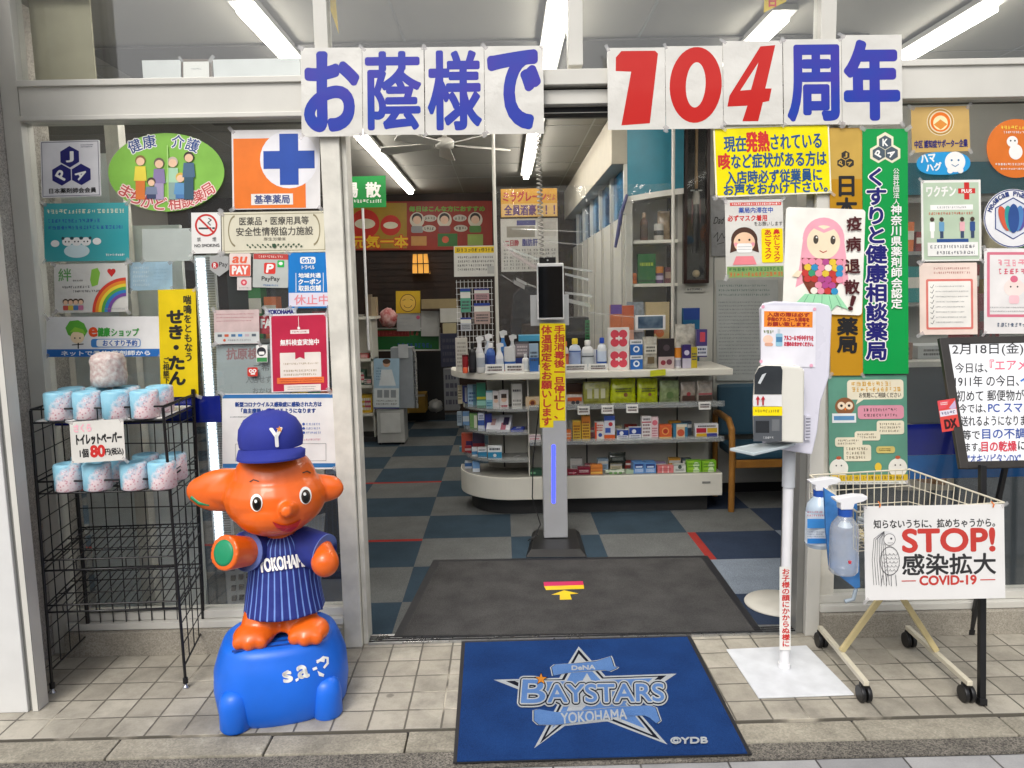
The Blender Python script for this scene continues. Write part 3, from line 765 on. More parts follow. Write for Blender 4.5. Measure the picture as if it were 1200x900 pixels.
# --- pink-haired sea figure poster
p = Poster('drawn_poster', 'white poster with pink haired sea figure in a patchwork of coloured scales', 'poster', 919, 244, 1012, 368, YF - 0.0685, C('f1efe6', 0.3), 2.0, G_D, rad=4)
HP = C('eda6b6')
p.circ(964, 280, 24.5, HP, 25); p.poly([(940, 280), (988, 280), (993, 312), (996, 338), (985, 330), (975, 318), (950, 318), (943, 332), (933, 338), (937, 312)], HP)
p.circ(964, 284, 19.5, C('f3dfc0'), 20); p.poly([(944, 276), (952, 263), (964, 269), (978, 263), (985, 276), (976, 268), (964, 273), (952, 268)], HP)
for ex in (955, 975): p.circ(ex, 281, 3.0, C('4a4238'), 5.2); p.circ(ex + 0.8, 278.6, 1.0, WHT)
p.line([(960, 294), (964, 296), (968, 294)], 1.0, C('b5473f'))
rn = random.Random(11); cols = [C(q) for q in ('c43b35', '2f8fc0', 'e3c23c', 'b44a8c', 'efe6da', '7c3e2b', '3b9a70', 'e58fa4')]
p.poly([(939, 303), (988, 303), (985, 330), (976, 345), (950, 345), (941, 330)], C('7c3e2b'))
for r in range(6):
    for q in range(6):
        xx, yy = 943.5 + q * 8 + (r % 2) * 3, 307 + r * 6.8
        if r > 3 and (q in (0, 5)): continue
        p.circ(min(xx, 984), yy, 4.3, cols[rn.randrange(8)], 4.0, n=12)
p.poly([(944, 345), (930, 360), (943, 358), (950, 366), (962, 358), (972, 367), (982, 357), (996, 362), (983, 345)], C('9fdcb0'))
for a in (948, 956, 964, 972, 980): p.line([(a, 346), (a + (a - 964) * 0.5, 361)], 0.5, C('4a9a6a'))
p.poly([(934, 318), (928, 325), (936, 326), (940, 319)], C('f3dfc0')); p.poly([(990, 312), (998, 308), (999, 314), (991, 317)], C('f3dfc0'))
KR = C('4a1518')
for ch, yy in (('疫', 253), ('病', 277), ('退', 303), ('散', 327)): p.text(ch, 990, yy, 1007, yy + 16, KR, 0.5, rot=-4)
p.text('！', 997, 346, 1001.5, 362, KR, 0.9, rot=14); p.done()
# --- gold vertical sign
p = Poster('gold_sign', 'narrow gold sign with black lettering hanging behind the pink haired drawing', 'sign', 972.5, 150, 1010.5, 440, YF - 0.058, C('c08d1e', 0.3, var=0.12, scale=2), -0.2, G_R)
p.rect(973, 150.5, 1010, 210, C('c6a24e', 0.3)); 
HX = lambda cx, cy, r: [(cx + r * math.cos(math.radians(30 + 60 * k)), cy + r * math.sin(math.radians(30 + 60 * k))) for k in range(6)]
for cx, cy, t, rt in ((991, 182, 'J', 0), (986, 191, 'P', -60), (996, 191, 'A', 60)): p.poly(HX(cx, cy, 5.4), C('2e2a26')); p.text(t, cx - 2, cy - 2.6, cx + 2, cy + 2.6, C('c6a24e', 0.3), 0.2, rot=rt)
p.vtext('日本薬剤師会', 979, 204, 1005, 366, BLK, 0.8); p.vtext('薬局', 980, 372, 1005, 414, BLK, 0.9); p.done()
# --- green vertical sign
p = Poster('green_sign', 'tall green sign with white edged blue lettering down the right post', 'sign', 1011, 151, 1064, 438, YF - 0.061, C('119a4a', 0.3, var=0.05, scale=2), -0.2, G_R)
for cx, cy in ((1037.5, 166), (1029.5, 180), (1045.5, 180)): p.poly(HX(cx, cy, 11.2), C('e9e4c8'))
for cx, cy, t, rt in ((1037.5, 167, 'K', 0), (1030, 180, 'P', -60), (1045, 180, 'A', 60)): p.poly(HX(cx, cy, 8.3), C('4d5b66')); p.text(t, cx - 3, cy - 4, cx + 3, cy + 4, WHT, 0.35, rot=rt)
p.vtext('くすりと健康相談薬局', 1013.5, 196, 1039.5, 422, WHT, 2.1); p.vtext('くすりと健康相談薬局', 1013.5, 196, 1039.5, 422, NAVY, 0.8)
p.vtext('公益社団法人', 1046, 197, 1053.5, 240, WHT, 0.1); p.vtext('神奈川県薬剤師会認定', 1043, 240, 1056.5, 362, WHT, 0.3); p.done()
# --- right window stickers
p = Poster('gold_sticker', 'square gold sticker with round emblem under the beam', 'sticker', 1068, 125, 1136, 178, YP, C('c9a766', 0.25, var=0.1, scale=6), -1.6, G_R)
p.circ(1102, 143, 16, C('e6d9b8')); p.ring(1102, 143, 15, 2.0, C('b58a3c')); p.circ(1102, 143, 11.5, ORG); p.circ(1102, 144, 8.5, C('f6e7b4')); p.poly([(1094, 146), (1102, 140), (1110, 146), (1102, 152)], C('e0913a'))
p.text('中区 認知症サポーター企業', 1071, 164, 1133, 173, NAVY, 0.25); p.done()
p = Poster('blue_sticker', 'blue rounded sticker with a smiling white tooth below the gold square', 'sticker', 1074, 175, 1137, 208, YP, C('2c9ad6', 0.3), -1, G_R, pts=[(1074 + 31.5 - 31.5 * math.cos(t), 191.5 - (15.5 + 2.2 * math.cos(2 * t)) * math.sin(t)) for t in [2 * math.pi * k / 40 for k in range(40)]])
p.text('ハマ', 1079, 181, 1096, 190, WHT, 0.5, rot=-6); p.text('ハグ', 1085, 191, 1103, 200, WHT, 0.5, rot=-6); p.circ(1119, 190, 12, WHT, 12); p.circ(1115, 188, 1.2, C('2c6a96')); p.circ(1123, 188, 1.2, C('2c6a96')); p.line([(1115, 193), (1119, 195.5), (1123, 193)], 0.8, C('2c6a96')); p.circ(1113, 200, 3.5, WHT); p.circ(1125, 200, 3.5, WHT); p.done()
p = Poster('vaccine_poster', 'pale green poster with red cross and four small standing people', 'poster', 1079.5, 211, 1149.5, 306, YP, C('e8e8e2', 0.3), -0.8, G_R)
p.rect(1082, 214, 1147, 304, C('b9cbb2')); p.text('ワクチン', 1086, 218, 1120, 230, WHT, 0.5); p.rect(1123, 221, 1143, 227, RED); p.rect(1130, 214, 1136, 234, RED); p.text('PLUS', 1127, 222, 1139, 226, WHT, 0.2)
p.rect(1090, 240, 1140, 246, WHT); p.greek(1098, 241.5, 1132, 244.5, 1, GREY, 0.7, 8, 0); p.greek(1088, 248, 1140, 252, 1, C('c05a40'), 0.7, 9, 0)
for k, (xx, c) in enumerate(((1092, 'f1f1ee'), (1103, '6a9fc4'), (1127, 'e3aeb4'), (1139, '33518a'))):
    p.circ(xx, 257, 2.6, C('4a3a30')); p.rect(xx - 3, 260, xx + 3, 271, C(c), 1); p.rect(xx - 2, 271, xx + 2, 279, C('3a4a66') if k != 0 else WHT)
p.rect(1097, 280, 1134, 284, C('2a4f8c')); p.rect(1086, 284, 1145, 300, WHT); p.greek(1089, 286, 1143, 292, 1, C('454a55'), 0.6, 13, 0.1); p.greek(1096, 293, 1141, 299, 1, C('454a55'), 0.6, 14, 0); p.done()
p = Poster('checklist_notice', 'pale pink sheet with a coral framed checklist, under the pale green poster', 'notice', 1077.5, 308, 1145, 392, YP, C('ecd8cc', 0.35), -0.5, G_R)
p.greek(1094, 312, 1138, 322, 2, C('b0736a'), 0.45, 21); p.rect(1085, 327, 1140, 386, C('d9776c'), 2); p.rect(1087.5, 329.5, 1137.5, 383.5, C('eeebe4'), 1)
for k in range(8): p.line([(1090, 336 + k * 6), (1092, 337.5 + k * 6), (1094, 333.5 + k * 6)], 0.5, DK); p.greek(1096, 333.5 + k * 6, 1135, 337.5 + k * 6, 1, GREY, 0.35, 30 + k)
p.done()
p = Poster('orange_round_sticker', 'round orange sticker with a small white bird at the right edge', 'sticker', 1155, 140, 1226, 209, YP, C('d8732a', 0.3), 0, G_R, pts=[(1190.5 + 34.5 * math.cos(t), 174 + 34.5 * math.sin(t)) for t in [2 * math.pi * k / 44 for k in range(44)]])
p.circ(1190, 178, 8, WHT, 9); p.circ(1186, 166, 6.5, WHT); p.circ(1184, 165, 1, BLK); p.circ(1189, 165, 1, BLK); p.greek(1172, 147, 1212, 152, 1, C('f1d24a'), 0.8, 3, 0); p.greek(1176, 153, 1208, 157, 1, WHT, 0.6, 4, 0); p.greek(1166, 190, 1212, 195, 1, WHT, 0.5, 5, 0); p.greek(1172, 196, 1206, 200, 1, WHT, 0.5, 6, 0); p.done()
p = Poster('pharmacy_emblem', 'round white emblem with coloured petals and ring of lettering', 'sticker', 1152, 222, 1222, 290, YP, C('e9e9ea', 0.3), 0, G_R, pts=[(1187 + 34.5 * math.cos(t), 256 + 34.5 * math.sin(t)) for t in [2 * math.pi * k / 44 for k in range(44)]])
p.ring(1187, 256, 34, 1.2, C('2d3f7c'))
p.poly(HX(1187, 256, 24), C('d9dde6')); 
for k in range(6):
    a = HX(1187, 256, 24); p.line([a[k], a[(k + 1) % 6]], 1.2, C('2d3f7c'))
for i, ch in enumerate('Medical Pharmacy'):
    t = math.radians(200 + i * 9.2)
    if ch != ' ': p.text(ch, 1187 + 29 * math.cos(t) - 1.9, 256 + 29 * math.sin(t) - 2.6, 1187 + 29 * math.cos(t) + 1.9, 256 + 29 * math.sin(t) + 2.6, C('2d3f7c'), 0.2, rot=math.degrees(t) + 90)
for dx, c, rt in ((-11, 'cf5a3e', -18), (11, '5a4f96', 18), (-5, '2f9a97', -8), (6, '4d7fb8', 8)): p.circ(1187 + dx, 256, 5.2, C(c), 15, rt)
p.circ(1187, 256, 6.5, C('2d4f8f'), 17); p.done()
p = Poster('pink_poster', 'white poster with pink border and round cheerful baby drawing', 'poster', 1153, 291, 1232, 391, YP, C('e9e6e4', 0.3), 0, G_R)
p.frame(1158, 297, 1228, 370, 3.2, C('d9788c')); p.greek(1168, 303, 1224, 313, 1, PINK, 0.8, 3, 0); p.greek(1170, 314, 1224, 322, 1, C('d05a70'), 0.8, 4, 0); p.circ(1188, 337, 12, C('f7e3dc'), 10.5); p.circ(1188, 327, 4.5, C('dd6f8a'), 4); p.circ(1184, 336, 1, BLK); p.circ(1192, 336, 1, BLK); p.rect(1182, 346, 1194, 356, C('f3c6cc'), 3); p.greek(1160, 358, 1226, 367, 2, GREY, 0.3, 8); p.greek(1168, 377, 1216, 384, 1, C('35506f'), 0.6, 9, 0.4); p.done()
# --- green pharmacy consultation poster
p = Poster('consultation_poster', 'green poster with an owl, speech bubbles and a yellow foot band behind the wire cart', 'poster', 971, 440, 1063, 567, YF - 0.05, C('5f9480', 0.3), -0.6, G_R)
p.rect(993, 445, 1059, 468, C('e4dcc4'), 4); p.poly([(1006, 466), (1014, 467), (1003, 474)], C('e4dcc4')); p.text('お気軽にご相談ください', 1007, 460, 1056, 466, C('38332c'), 0.1)
p.greek(998, 447, 1044, 452.5, 1, C('d0a030'), 0.9, 5, 0); p.greek(998, 453.5, 1056, 459, 1, C('d0a030'), 0.9, 6, 0)
p.circ(990, 476, 11.5, C('8a5a38'), 10.5); p.circ(986, 475, 4.5, C('e9d6bb')); p.circ(995, 475, 4.5, C('e9d6bb')); p.circ(986, 475, 1.6, BLK); p.circ(995, 475, 1.6, BLK); p.poly([(989, 478), (992, 478), (990.5, 481)], ORG); p.rect(975, 484, 1003, 495, C('e3e6e6')); p.rect(977, 487, 1001, 492, C('5a8fbb'))
p.rect(1005, 475, 1059, 491, C('d793a4'), 4); p.greek(1012, 477.5, 1052, 483, 1, C('38332c'), 0.6, 7, 0.1); p.greek(1012, 484, 1052, 489, 1, C('38332c'), 0.6, 8, 0.1)
for x0, y0, x1, y1, s in ((1027, 493, 1059, 509, 1), (1001, 505, 1031, 516, 2), (978, 512, 1010, 523, 3), (988, 521, 1020, 540, 4), (1026, 523, 1048, 531, 5)):
    p.rect(x0, y0, x1, y1, C('e4dcc4') if s != 5 else C('cdbb6e'), 3); p.greek(x0 + 3, y0 + 2, x1 - 3, y1 - 2, 3 if y1 - y0 > 14 else 2, C('5a4a20'), 0.6, s, 0.2)
for xx in (982, 1051): p.circ(xx, 548, 11, C('e9e6dc'), 11); p.circ(xx - 3, 545, 0.9, BLK); p.circ(xx + 3, 545, 0.9, BLK); p.circ(xx, 536, 3, C('bb5a3c'), 2)
p.circ(1028, 547, 4, C('e0bd3a'), 5); p.rect(971.5, 556, 1062.5, 563, C('d8b52c')); p.greek(976, 557, 1058, 562, 1, C('6b5a1c'), 0.7, 9, 0); p.rect(971.5, 563.2, 1062.5, 567, C('dcdcd4')); p.greek(980, 564, 1056, 566.5, 1, DK, 0.6, 10, 0.1); p.done()

# ---------------------------------------------------------------- LEFT WINDOW
p = Poster('membership_sign', 'white square sign with three dark blue hexagons', 'sign', 49, 165, 118, 231, YP - 0.006, C('dedde0', 0.35), -1.6, G_L, rad=2, th=0.006)
p.frame(50.5, 166.5, 116.5, 229.5, 0.8, C('6d6c78'))
for cx, cy, t, rt in ((83, 184, 'J', 0), (73, 205, 'P', -60), (96, 205, 'A', 60)): p.poly(HX(cx, cy, 12.6), NAVY); p.text(t, cx - 4.2, cy - 6, cx + 4.2, cy + 6, WHT, 0.5, rot=rt)
p.text('日本薬剤師会会員', 58, 220.5, 113, 226.5, BLK, 0.15); p.greek(96, 169.5, 112, 174, 2, C('5a5a70'), 0.4, 4); p.done()
p = Poster('oval_sticker', 'green oval sticker with a cartoon family and curved lettering', 'sticker', 127, 156, 263, 248, YP, C('86bf4e', 0.35, var=0.1, scale=7), 0, G_L, pts=[(195 + 68 * math.cos(t), 202 + 46 * math.sin(t)) for t in [2 * math.pi * k / 56 for k in range(56)]])
for ch, x, y, rt in (('健', 158, 171, -24), ('康', 175, 166, -10), ('介', 209, 166, 6), ('護', 226, 170, 20)):
    p.text(ch, x - 7.5, y - 7.5, x + 7.5, y + 7.5, WHT, 1.3, rot=rt); p.text(ch, x - 7.5, y - 7.5, x + 7.5, y + 7.5, C('2c4a86'), 0.25, rot=rt)
for i, ch in enumerate('まちかど相談薬局'):
    t = math.radians(143 - i * 15.6); x, y = 195 + 59 * math.cos(t), 202 + 37 * math.sin(t)
    rt = (math.degrees(t) - 90) * 0.55
    p.text(ch, x - 7, y - 7, x + 7, y + 7, C('f3d7d0'), 1.4, rot=rt); p.text(ch, x - 7, y - 7, x + 7, y + 7, C('c04a48'), 0.2, rot=rt)
for xx, top, hd, c1, c2, hc in ((165, 188, 6, 'e8d548', 'dd7a34', '8a6a3c'), (187, 191, 6, '8a7aa6', 'a79aba', '6a5a50'), (178, 213, 5, '7a86a0', '3a4668', '4a3a30'), (203, 190, 6, 'a9d0b0', '8aa6a0', 'c9b8a8'), (212, 208, 5.5, '5f96c4', '4a7ab0', 'd6b04a'), (222, 184, 6, '4a6a86', '33566a', '3a3028')):
    p.circ(xx, top, hd, C(hc)); p.circ(xx, top + 1.5, hd - 1.2, SKIN); bot = 234 if hd > 5 and hd != 5.5 else 233
    p.poly([(xx - 6, top + hd + 1), (xx + 6, top + hd + 1), (xx + 7.5, top + 24 if bot - top > 30 else bot - 5), (xx - 7.5, top + 24 if bot - top > 30 else bot - 5)], C(c1))
    p.rect(xx - 5.5, (top + 24 if bot - top > 30 else bot - 5), xx + 5.5, bot, C(c2))
p.line([(197, 171), (198, 236)], 1.4, C('a9d67a')); p.done()
p = Poster('cross_sign', 'orange and white pharmacy sign with a blue cross in a white disc', 'sign', 272, 152, 375, 245, YP, C('dfdddc', 0.35), -0.8, G_L)
p.rect(274, 162, 358, 244, ORG); p.circ(339, 187, 34, C('e7e6ea')); p.rect(309, 177, 369, 198, C('1d4aa6')); p.rect(328, 157, 350, 217, C('1d4aa6')); p.rect(294, 227, 343, 240, C('eae6e0')); p.text('基準薬局', 298, 228.5, 339, 238.5, C('3d4a80'), 0.3); p.done()
p = Poster('teal_poster', 'turquoise poster with small white bears and blue lines of print', 'poster', 52, 238, 151, 306, YP, mat('turquoise_print', '1f97a0', 0.35, var=0, scale=1.6, col2='5db3b4'), -0.8, G_L)
p.greek(55, 245, 146, 250, 1, C('e4e3c8'), 0.95, 3, 0); p.greek(57, 256, 118, 261, 1, C('2a5ca8'), 0.8, 4, 0); p.greek(57, 264, 144, 269, 1, C('2a5ca8'), 0.8, 5, 0)
p.circ(90, 294, 15, C('cfe3e6'), 8)
for xx in (79, 90, 101): p.circ(xx, 283, 6, WHT, 5); p.circ(xx - 5, 279, 1.8, C('2a4a50')); p.circ(xx + 5, 279, 1.8, C('2a4a50')); p.circ(xx - 2, 283, 0.9, BLK); p.circ(xx + 2, 283, 0.9, BLK)
p.circ(65, 285, 5, WHT, 4); p.circ(114, 283, 5, WHT, 4); p.greek(124, 297, 146, 301, 1, WHT, 0.6, 6, 0); p.done()
p = Poster('no_smoking_sticker', 'small white sticker with a red barred circle over a cigarette', 'sticker', 224.5, 249, 259, 297, YP, m_paper, -1, G_L)
p.rect(233, 266.5, 248, 268.6, DK); p.rect(249, 266.5, 252, 268.6, DK); p.line([(247, 264), (244, 261), (248, 258), (245, 256)], 1.1, DK); p.ring(242, 264, 13.2, 2.2, RED); p.line([(233, 255), (251, 273)], 2.2, RED)
p.text('禁', 231, 278, 235.5, 283, DK); p.text('煙', 249, 278, 253.5, 283, DK); p.text('NO SMOKING', 228, 286, 257, 289.5, DK, 0.1); p.done()
p = Poster('certificate_sign', 'cream framed certificate board with a dark green laurel', 'sign', 260, 248, 383, 296, YP, C('d9d4be', 0.35), -1, G_L)
p.frame(262.5, 250.5, 380.5, 293.5, 0.7, C('8c8262')); p.ring(277, 270, 9.5, 1.2, C('8c8262'), 19, 100, 260); p.ring(366, 270, 9.5, 1.2, C('8c8262'), 19, -80, 80)
p.text('医薬品・医療用具等', 281, 254, 362, 263.5, C('4e4b44'), 0.15); p.text('安全性情報協力施設', 277, 266, 367, 276, C('4e4b44'), 0.15); p.text('厚生労働省', 309, 278, 335, 282, C('6e6a5e'))
for k in range(22): p.circ(290 + k * 3, 288 + (1.2 if k % 2 else -1.2), 1.5, C('2f4f35'), 0.9, 40 if k < 11 else -40, 8)
p.circ(321.5, 288, 2.5, C('2f4f35')); p.done()
p = Poster('rainbow_poster', 'white poster with a rainbow and green letter', 'poster', 64, 309, 150, 366, YP - 0.002, m_lam, -1.2, G_L)
p.text('絆', 69, 314, 84, 329, C('5f9a54'), 0.2); p.poly([(108, 316), (115, 314), (118, 320), (115, 334), (108, 336), (106, 328)], C('8bc34a')); p.circ(129, 318, 2.6, RED); p.circ(133.5, 318, 2.6, RED); p.poly([(126.7, 319.2), (136, 319.2), (131.3, 325)], RED)
p.greek(86, 327, 98, 330, 1, DK, 0.6, 2, 0); p.greek(73, 334, 106, 338, 1, DK, 0.6, 3, 0); p.greek(86, 339, 118, 343, 1, DK, 0.6, 4, 0)
for k, c in enumerate(('d5402f', 'e58a2a', 'ead03a', '57a548', '2f7fc0', '7a4a9a')):
    p.ring(148, 366, 40 - k * 3.6, 3.8, C(c), None, 180, 270)
for k, xx in enumerate((77, 83, 89, 95)): p.circ(xx, 353, 3.4, C('4a3428')); p.circ(xx, 354, 2.6, SKIN); p.rect(xx - 3, 357.5, xx + 3, 363, C(('c9564a', 'd9c04a', '4a7ab0', 'c97a9a')[k]), 1)
p.greek(122, 361, 146, 363.5, 1, GREY, 0.6, 5, 0); p.done()
p = Poster('shop_sign', 'long white sign with a green leaf headed figure and a blue foot band', 'sign', 54.5, 371, 188.5, 418, YP - 0.003, C('e6e4e2', 0.35), -0.3, G_L)
p.rect(55, 409, 188, 418, C('1f68b4')); p.text('ネットで予約 薬剤師から', 72, 411, 176, 416.5, WHT, 0.2)
p.poly([(80, 392), (77, 384), (82, 376), (92, 375), (99, 379), (103, 388), (99, 395), (88, 397)], C('5fae3a')); p.circ(91, 395, 8, C('f3d9b4'), 7.5); p.poly([(82, 389), (88, 383), (98, 386), (101, 392), (92, 389)], C('8cc63f')); p.circ(88, 396, 0.9, BLK); p.circ(94, 396, 0.9, BLK); p.line([(92, 402), (92, 408)], 1.5, BLK); p.line([(85, 404), (98, 403)], 1, BLK)
p.text('e', 105, 384, 114, 394, C('e2501e'), 0.8); p.text('健康', 115, 384, 129, 394, C('3a9a3a'), 0.5); p.text('ショップ', 131, 385, 163, 394, C('3a9a3a'), 0.3); p.rect(107, 397, 165, 407, C('3d7fc2'), 3); p.rect(113.5, 397.8, 164.2, 406.2, C('e6e4e2'), 2.5); p.text('おくすり予約', 121, 398.5, 161, 405.5, C('2a5ca8'), 0.25); p.done()
p = Poster('blue_notice', 'small pale blue sheet beside the rainbow poster', 'notice', 152, 307, 202, 340, YF + 0.012, C('a8c9dd', 0.4, var=0.12, scale=20), -1.5, G_L)
p.greek(156, 311, 176, 336, 5, C('dfeaf0'), 0.5, 3); p.greek(180, 314, 200, 330, 4, C('7fa9c4'), 0.4, 4); p.done()
p = Poster('blank_notice', 'pale blank sheet below the green oval', 'notice', 167, 268, 226, 306, YF + 0.011, C('c9cfcb', 0.4), -1, G_L); p.done()
p = Poster('yellow_banner', 'tall yellow banner with black cough medicine lettering', 'banner', 187, 339, 231, 465, YF - 0.012, C('e2c50e', 0.35, var=0.08, scale=8), -1.6, G_L)
p.vtext('せき・たん', 196, 362, 217, 452, BLK, 1.0); p.vtext('喘鳴をともなう', 216, 346, 226, 424, C('35311a'), 0.3); p.vtext('ご相談下さい', 190.5, 418, 198, 464, C('35311a'), 0.2); p.done()
# payment stickers
p = Poster('payment_sticker', 'grey shield shaped payment sticker with a small red dot', 'sticker', 245, 298, 269, 324, YP, C('a9aaa8', 0.3), 0, G_L, pts=[(246, 301), (257, 298), (268, 301), (268, 316), (257, 324), (246, 316)])
p.circ(252, 311, 4, C('b8262c')); p.text('R', 250.5, 308.5, 253.5, 313.5, WHT, 0.2); p.text('Pay', 257, 307, 267, 314, DK, 0.1); p.done()
p = Poster('payment_sticker', 'pink and white payment sticker with a stacked two line name', 'sticker', 269, 297, 294, 324, YP, C('e5d3cc', 0.3), 0, G_L, rad=1.5)
p.text('au', 273, 301, 289, 308, C('e2603e'), 0.5, ital=0.2); p.rect(269.5, 310, 293.5, 323.5, C('e2604c'), 1); p.text('PAY', 272.5, 312, 290.5, 321, WHT, 0.6); p.done()
p = Poster('payment_sticker', 'tiny pale sticker with a red dot under the pink payment sticker', 'sticker', 278, 325, 294.5, 340, YP, C('d6cdc9', 0.3), 0, G_L); p.circ(286, 331, 3.6, C('d5485a')); p.circ(286, 331, 1.6, C('eec0c0')); p.greek(280, 336, 293, 338.5, 1, GREY, 0.6, 1, 0); p.done()
p = Poster('payment_sticker', 'square grey payment sticker with red top edge and big red letter', 'sticker', 296.5, 297, 338, 337, YP, C('b9bdb8', 0.3), 1, G_L, rad=1.5)
p.rect(297, 297.5, 337.5, 304, C('b9403a')); p.greek(303, 299, 331, 302.5, 1, C('e8c8c0'), 0.7, 4, 0); p.rect(309.5, 308, 323, 321, C('d8352c'), 2); p.text('P', 313, 310, 320, 319, WHT, 0.6, ital=0.15); p.rect(325, 305, 333, 313, C('26b14c'), 1); p.circ(329, 308.6, 2.4, WHT, 2); p.text('PayPay', 307, 324, 328, 330.5, DK, 0.1); p.greek(309, 333, 327, 335.5, 1, C('4a7ab0'), 0.7, 5, 0); p.done()
p = Poster('coupon_sticker', 'bright blue coupon sticker with white lettering and a red handwritten foot strip', 'sticker', 338, 296, 387, 361, YP, C('1c79c4', 0.3), -0.5, G_L)
p.rect(352, 301, 370, 309, WHT, 2); p.text('GoTo', 354, 302.5, 368, 307.5, C('1c79c4'), 0.3); p.text('トラベル', 354, 311, 369, 315.5, WHT, 0.15); p.text('地域共通', 350, 320, 376, 325.5, WHT, 0.2); p.text('クーポン', 350, 327, 376, 333, WHT, 0.35); p.text('取扱店舗', 350, 334.5, 376, 341, WHT, 0.2)
p.line([(347, 320), (347, 342)], 0.7, WHT); p.line([(379, 320), (379, 342)], 0.7, WHT); p.rect(338.5, 343, 386.5, 359, C('dcd7e4')); p.text('休止中', 345, 345.5, 385, 357, C('e0848c'), 0.2); p.done()
p = Poster('name_strip', 'short strip of dark blue lettering above the crimson poster', 'sticker', 311, 361.5, 347, 369, YP, C('c3cbd4', 0.3), -1, G_L); p.text('YOKOHAMA', 314, 363, 344, 368, NAVY, 0.4); p.done()
p = Poster('price_list', 'small pale pink list sheet with card symbols on the left of the crimson poster', 'notice', 251, 363, 304, 403, YP - 0.001, C('c9b3b0', 0.35, var=0.08, scale=25), -1, G_L)
p.greek(254, 366, 301, 378, 3, C('b07a7c'), 0.3, 3); p.rect(251.5, 389, 303.5, 402.5, C('c6cac8')); 
for k, c in enumerate(('56606a', 'c85a3a', '4a6a8a', '2f7fc0', 'b9a8b0', '56606a')): p.rect(255 + k * 8, 391.5, 260 + k * 8, 394.5, C(c))
p.circ(263, 398.5, 1.6, C('c85a3a')); p.greek(267, 397, 294, 400, 1, GREY, 0.6, 5, 0); p.done()
p = Poster('antigen_notice', 'grey translucent sheet with large brown red characters', 'notice', 254, 404, 318, 461, YF + 0.012, C('a4afb0', 0.4, var=0.04), -1, G_L)
p.text('抗原検', 266, 408, 303, 421, C('9a6a6c'), 0.4); p.text('ご希', 297, 427, 316, 435, C('6d7274'), 0.15); p.text('入店せず', 288, 441, 318, 449, C('7d8486'), 0.15); p.text('おかけ', 296, 455, 318, 461, C('7d8486'), 0.15); p.done()
p = Poster('red_notice', 'strip of dark red notice half hidden behind the crimson poster', 'notice', 304, 370, 332, 391, YF + 0.012, C('b0283a', 0.35), -1, G_L); p.text('FA', 306, 374, 318, 384, WHT, 0.6); p.done()
p = Poster('mask_sticker', 'white and green sticker with a black round face mark', 'sticker', 300.5, 404.5, 313.5, 424.5, YP - 0.0015, m_paper, -1, G_L); p.circ(306.5, 412, 5.3, C('22242c')); p.rect(303.5, 412, 310, 415.5, WHT, 1); p.rect(301, 419, 313, 424, C('3a8a4c')); p.done()
p = Poster('ribbon_sticker', 'tiny square red sticker with a white ribbon mark', 'sticker', 290, 430.5, 302, 441, YP - 0.001, C('c8382c', 0.3), -1, G_L, rad=1.5); p.circ(294, 434.5, 2.2, WHT); p.circ(298.4, 434.5, 2.2, WHT); p.circ(294, 434.5, 1, C('c8382c', 0.3)); p.circ(298.4, 434.5, 1, C('c8382c', 0.3)); p.rect(294, 437, 299, 439, WHT); p.done()
p = Poster('crimson_poster', 'crimson poster with white panel and an orange stripe', 'poster', 317, 367.5, 385, 459, YP - 0.003, C('dcd6d8', 0.3), -1.6, G_L)
p.rect(319, 369.5, 383, 458, C('bb2a48', 0.3)); p.rect(341, 386.5, 363, 391, C('e9dcd8')); p.greek(343, 387.5, 361, 390, 1, DRED, 0.7, 3, 0); p.text('無料検査実施中', 329, 397.5, 374, 404.5, WHT, 0.2); p.line([(351, 371), (351, 383)], 0.5, WHT); p.circ(351, 384.5, 1.6, WHT)
p.rect(328, 413, 376, 443, C('e7dfd6'), 1); p.poly([(346, 411), (357, 411), (357, 421), (351.5, 418.5), (346, 421)], C('bb2a48', 0.3)); p.greek(332, 424, 373, 428, 1, C('a08c66'), 0.5, 4, 0); p.greek(332, 432, 373, 441, 2, C('a08c66'), 0.5, 5, 0.1); p.rect(324, 442, 379, 449, C('e8763a')); p.greek(327, 443, 377, 448, 2, C('b8402a'), 0.5, 6, 0); p.rect(332, 450.5, 375, 458, C('e7dfd6')); p.greek(336, 452, 372, 457, 2, GREY, 0.4, 7); p.done()
p = Poster('covid_poster', 'white notice with blue top band and blue heading, behind the elephant figure', 'poster', 260.5, 461, 393.5, 550, YP - 0.0005, C('e2e1df', 0.3), -0.3, G_L)
p.rect(261, 462, 393, 466.5, C('2f6ea8')); p.rect(261, 543, 393, 548, C('2f6ea8')); p.text('新型コロナウイルス感染症に感染された方は', 276, 471, 377, 476.5, C('1c3f86'), 0.3); p.text('「自主療養」を選べるようになります', 283, 478.5, 370, 484, C('1c3f86'), 0.3); p.greek(270, 487, 345, 489.5, 1, GREY, 0.5, 5)
p.greek(282, 494, 340, 512, 4, GREY, 0.4, 6); p.frame(276, 520, 382, 540, 0.5, GREY); p.greek(282, 523, 340, 537, 3, GREY, 0.4, 7)
for k in range(3): p.circ(356, 497 + k * 5, 1.6, C('3a5aa8')); p.greek(359, 495.5 + k * 5, 376, 498.5 + k * 5, 1, C('8a9ac8'), 0.8, 8 + k, 0)
p.greek(345, 513, 380, 517, 1, C('c98a9a'), 0.5, 12); p.done()
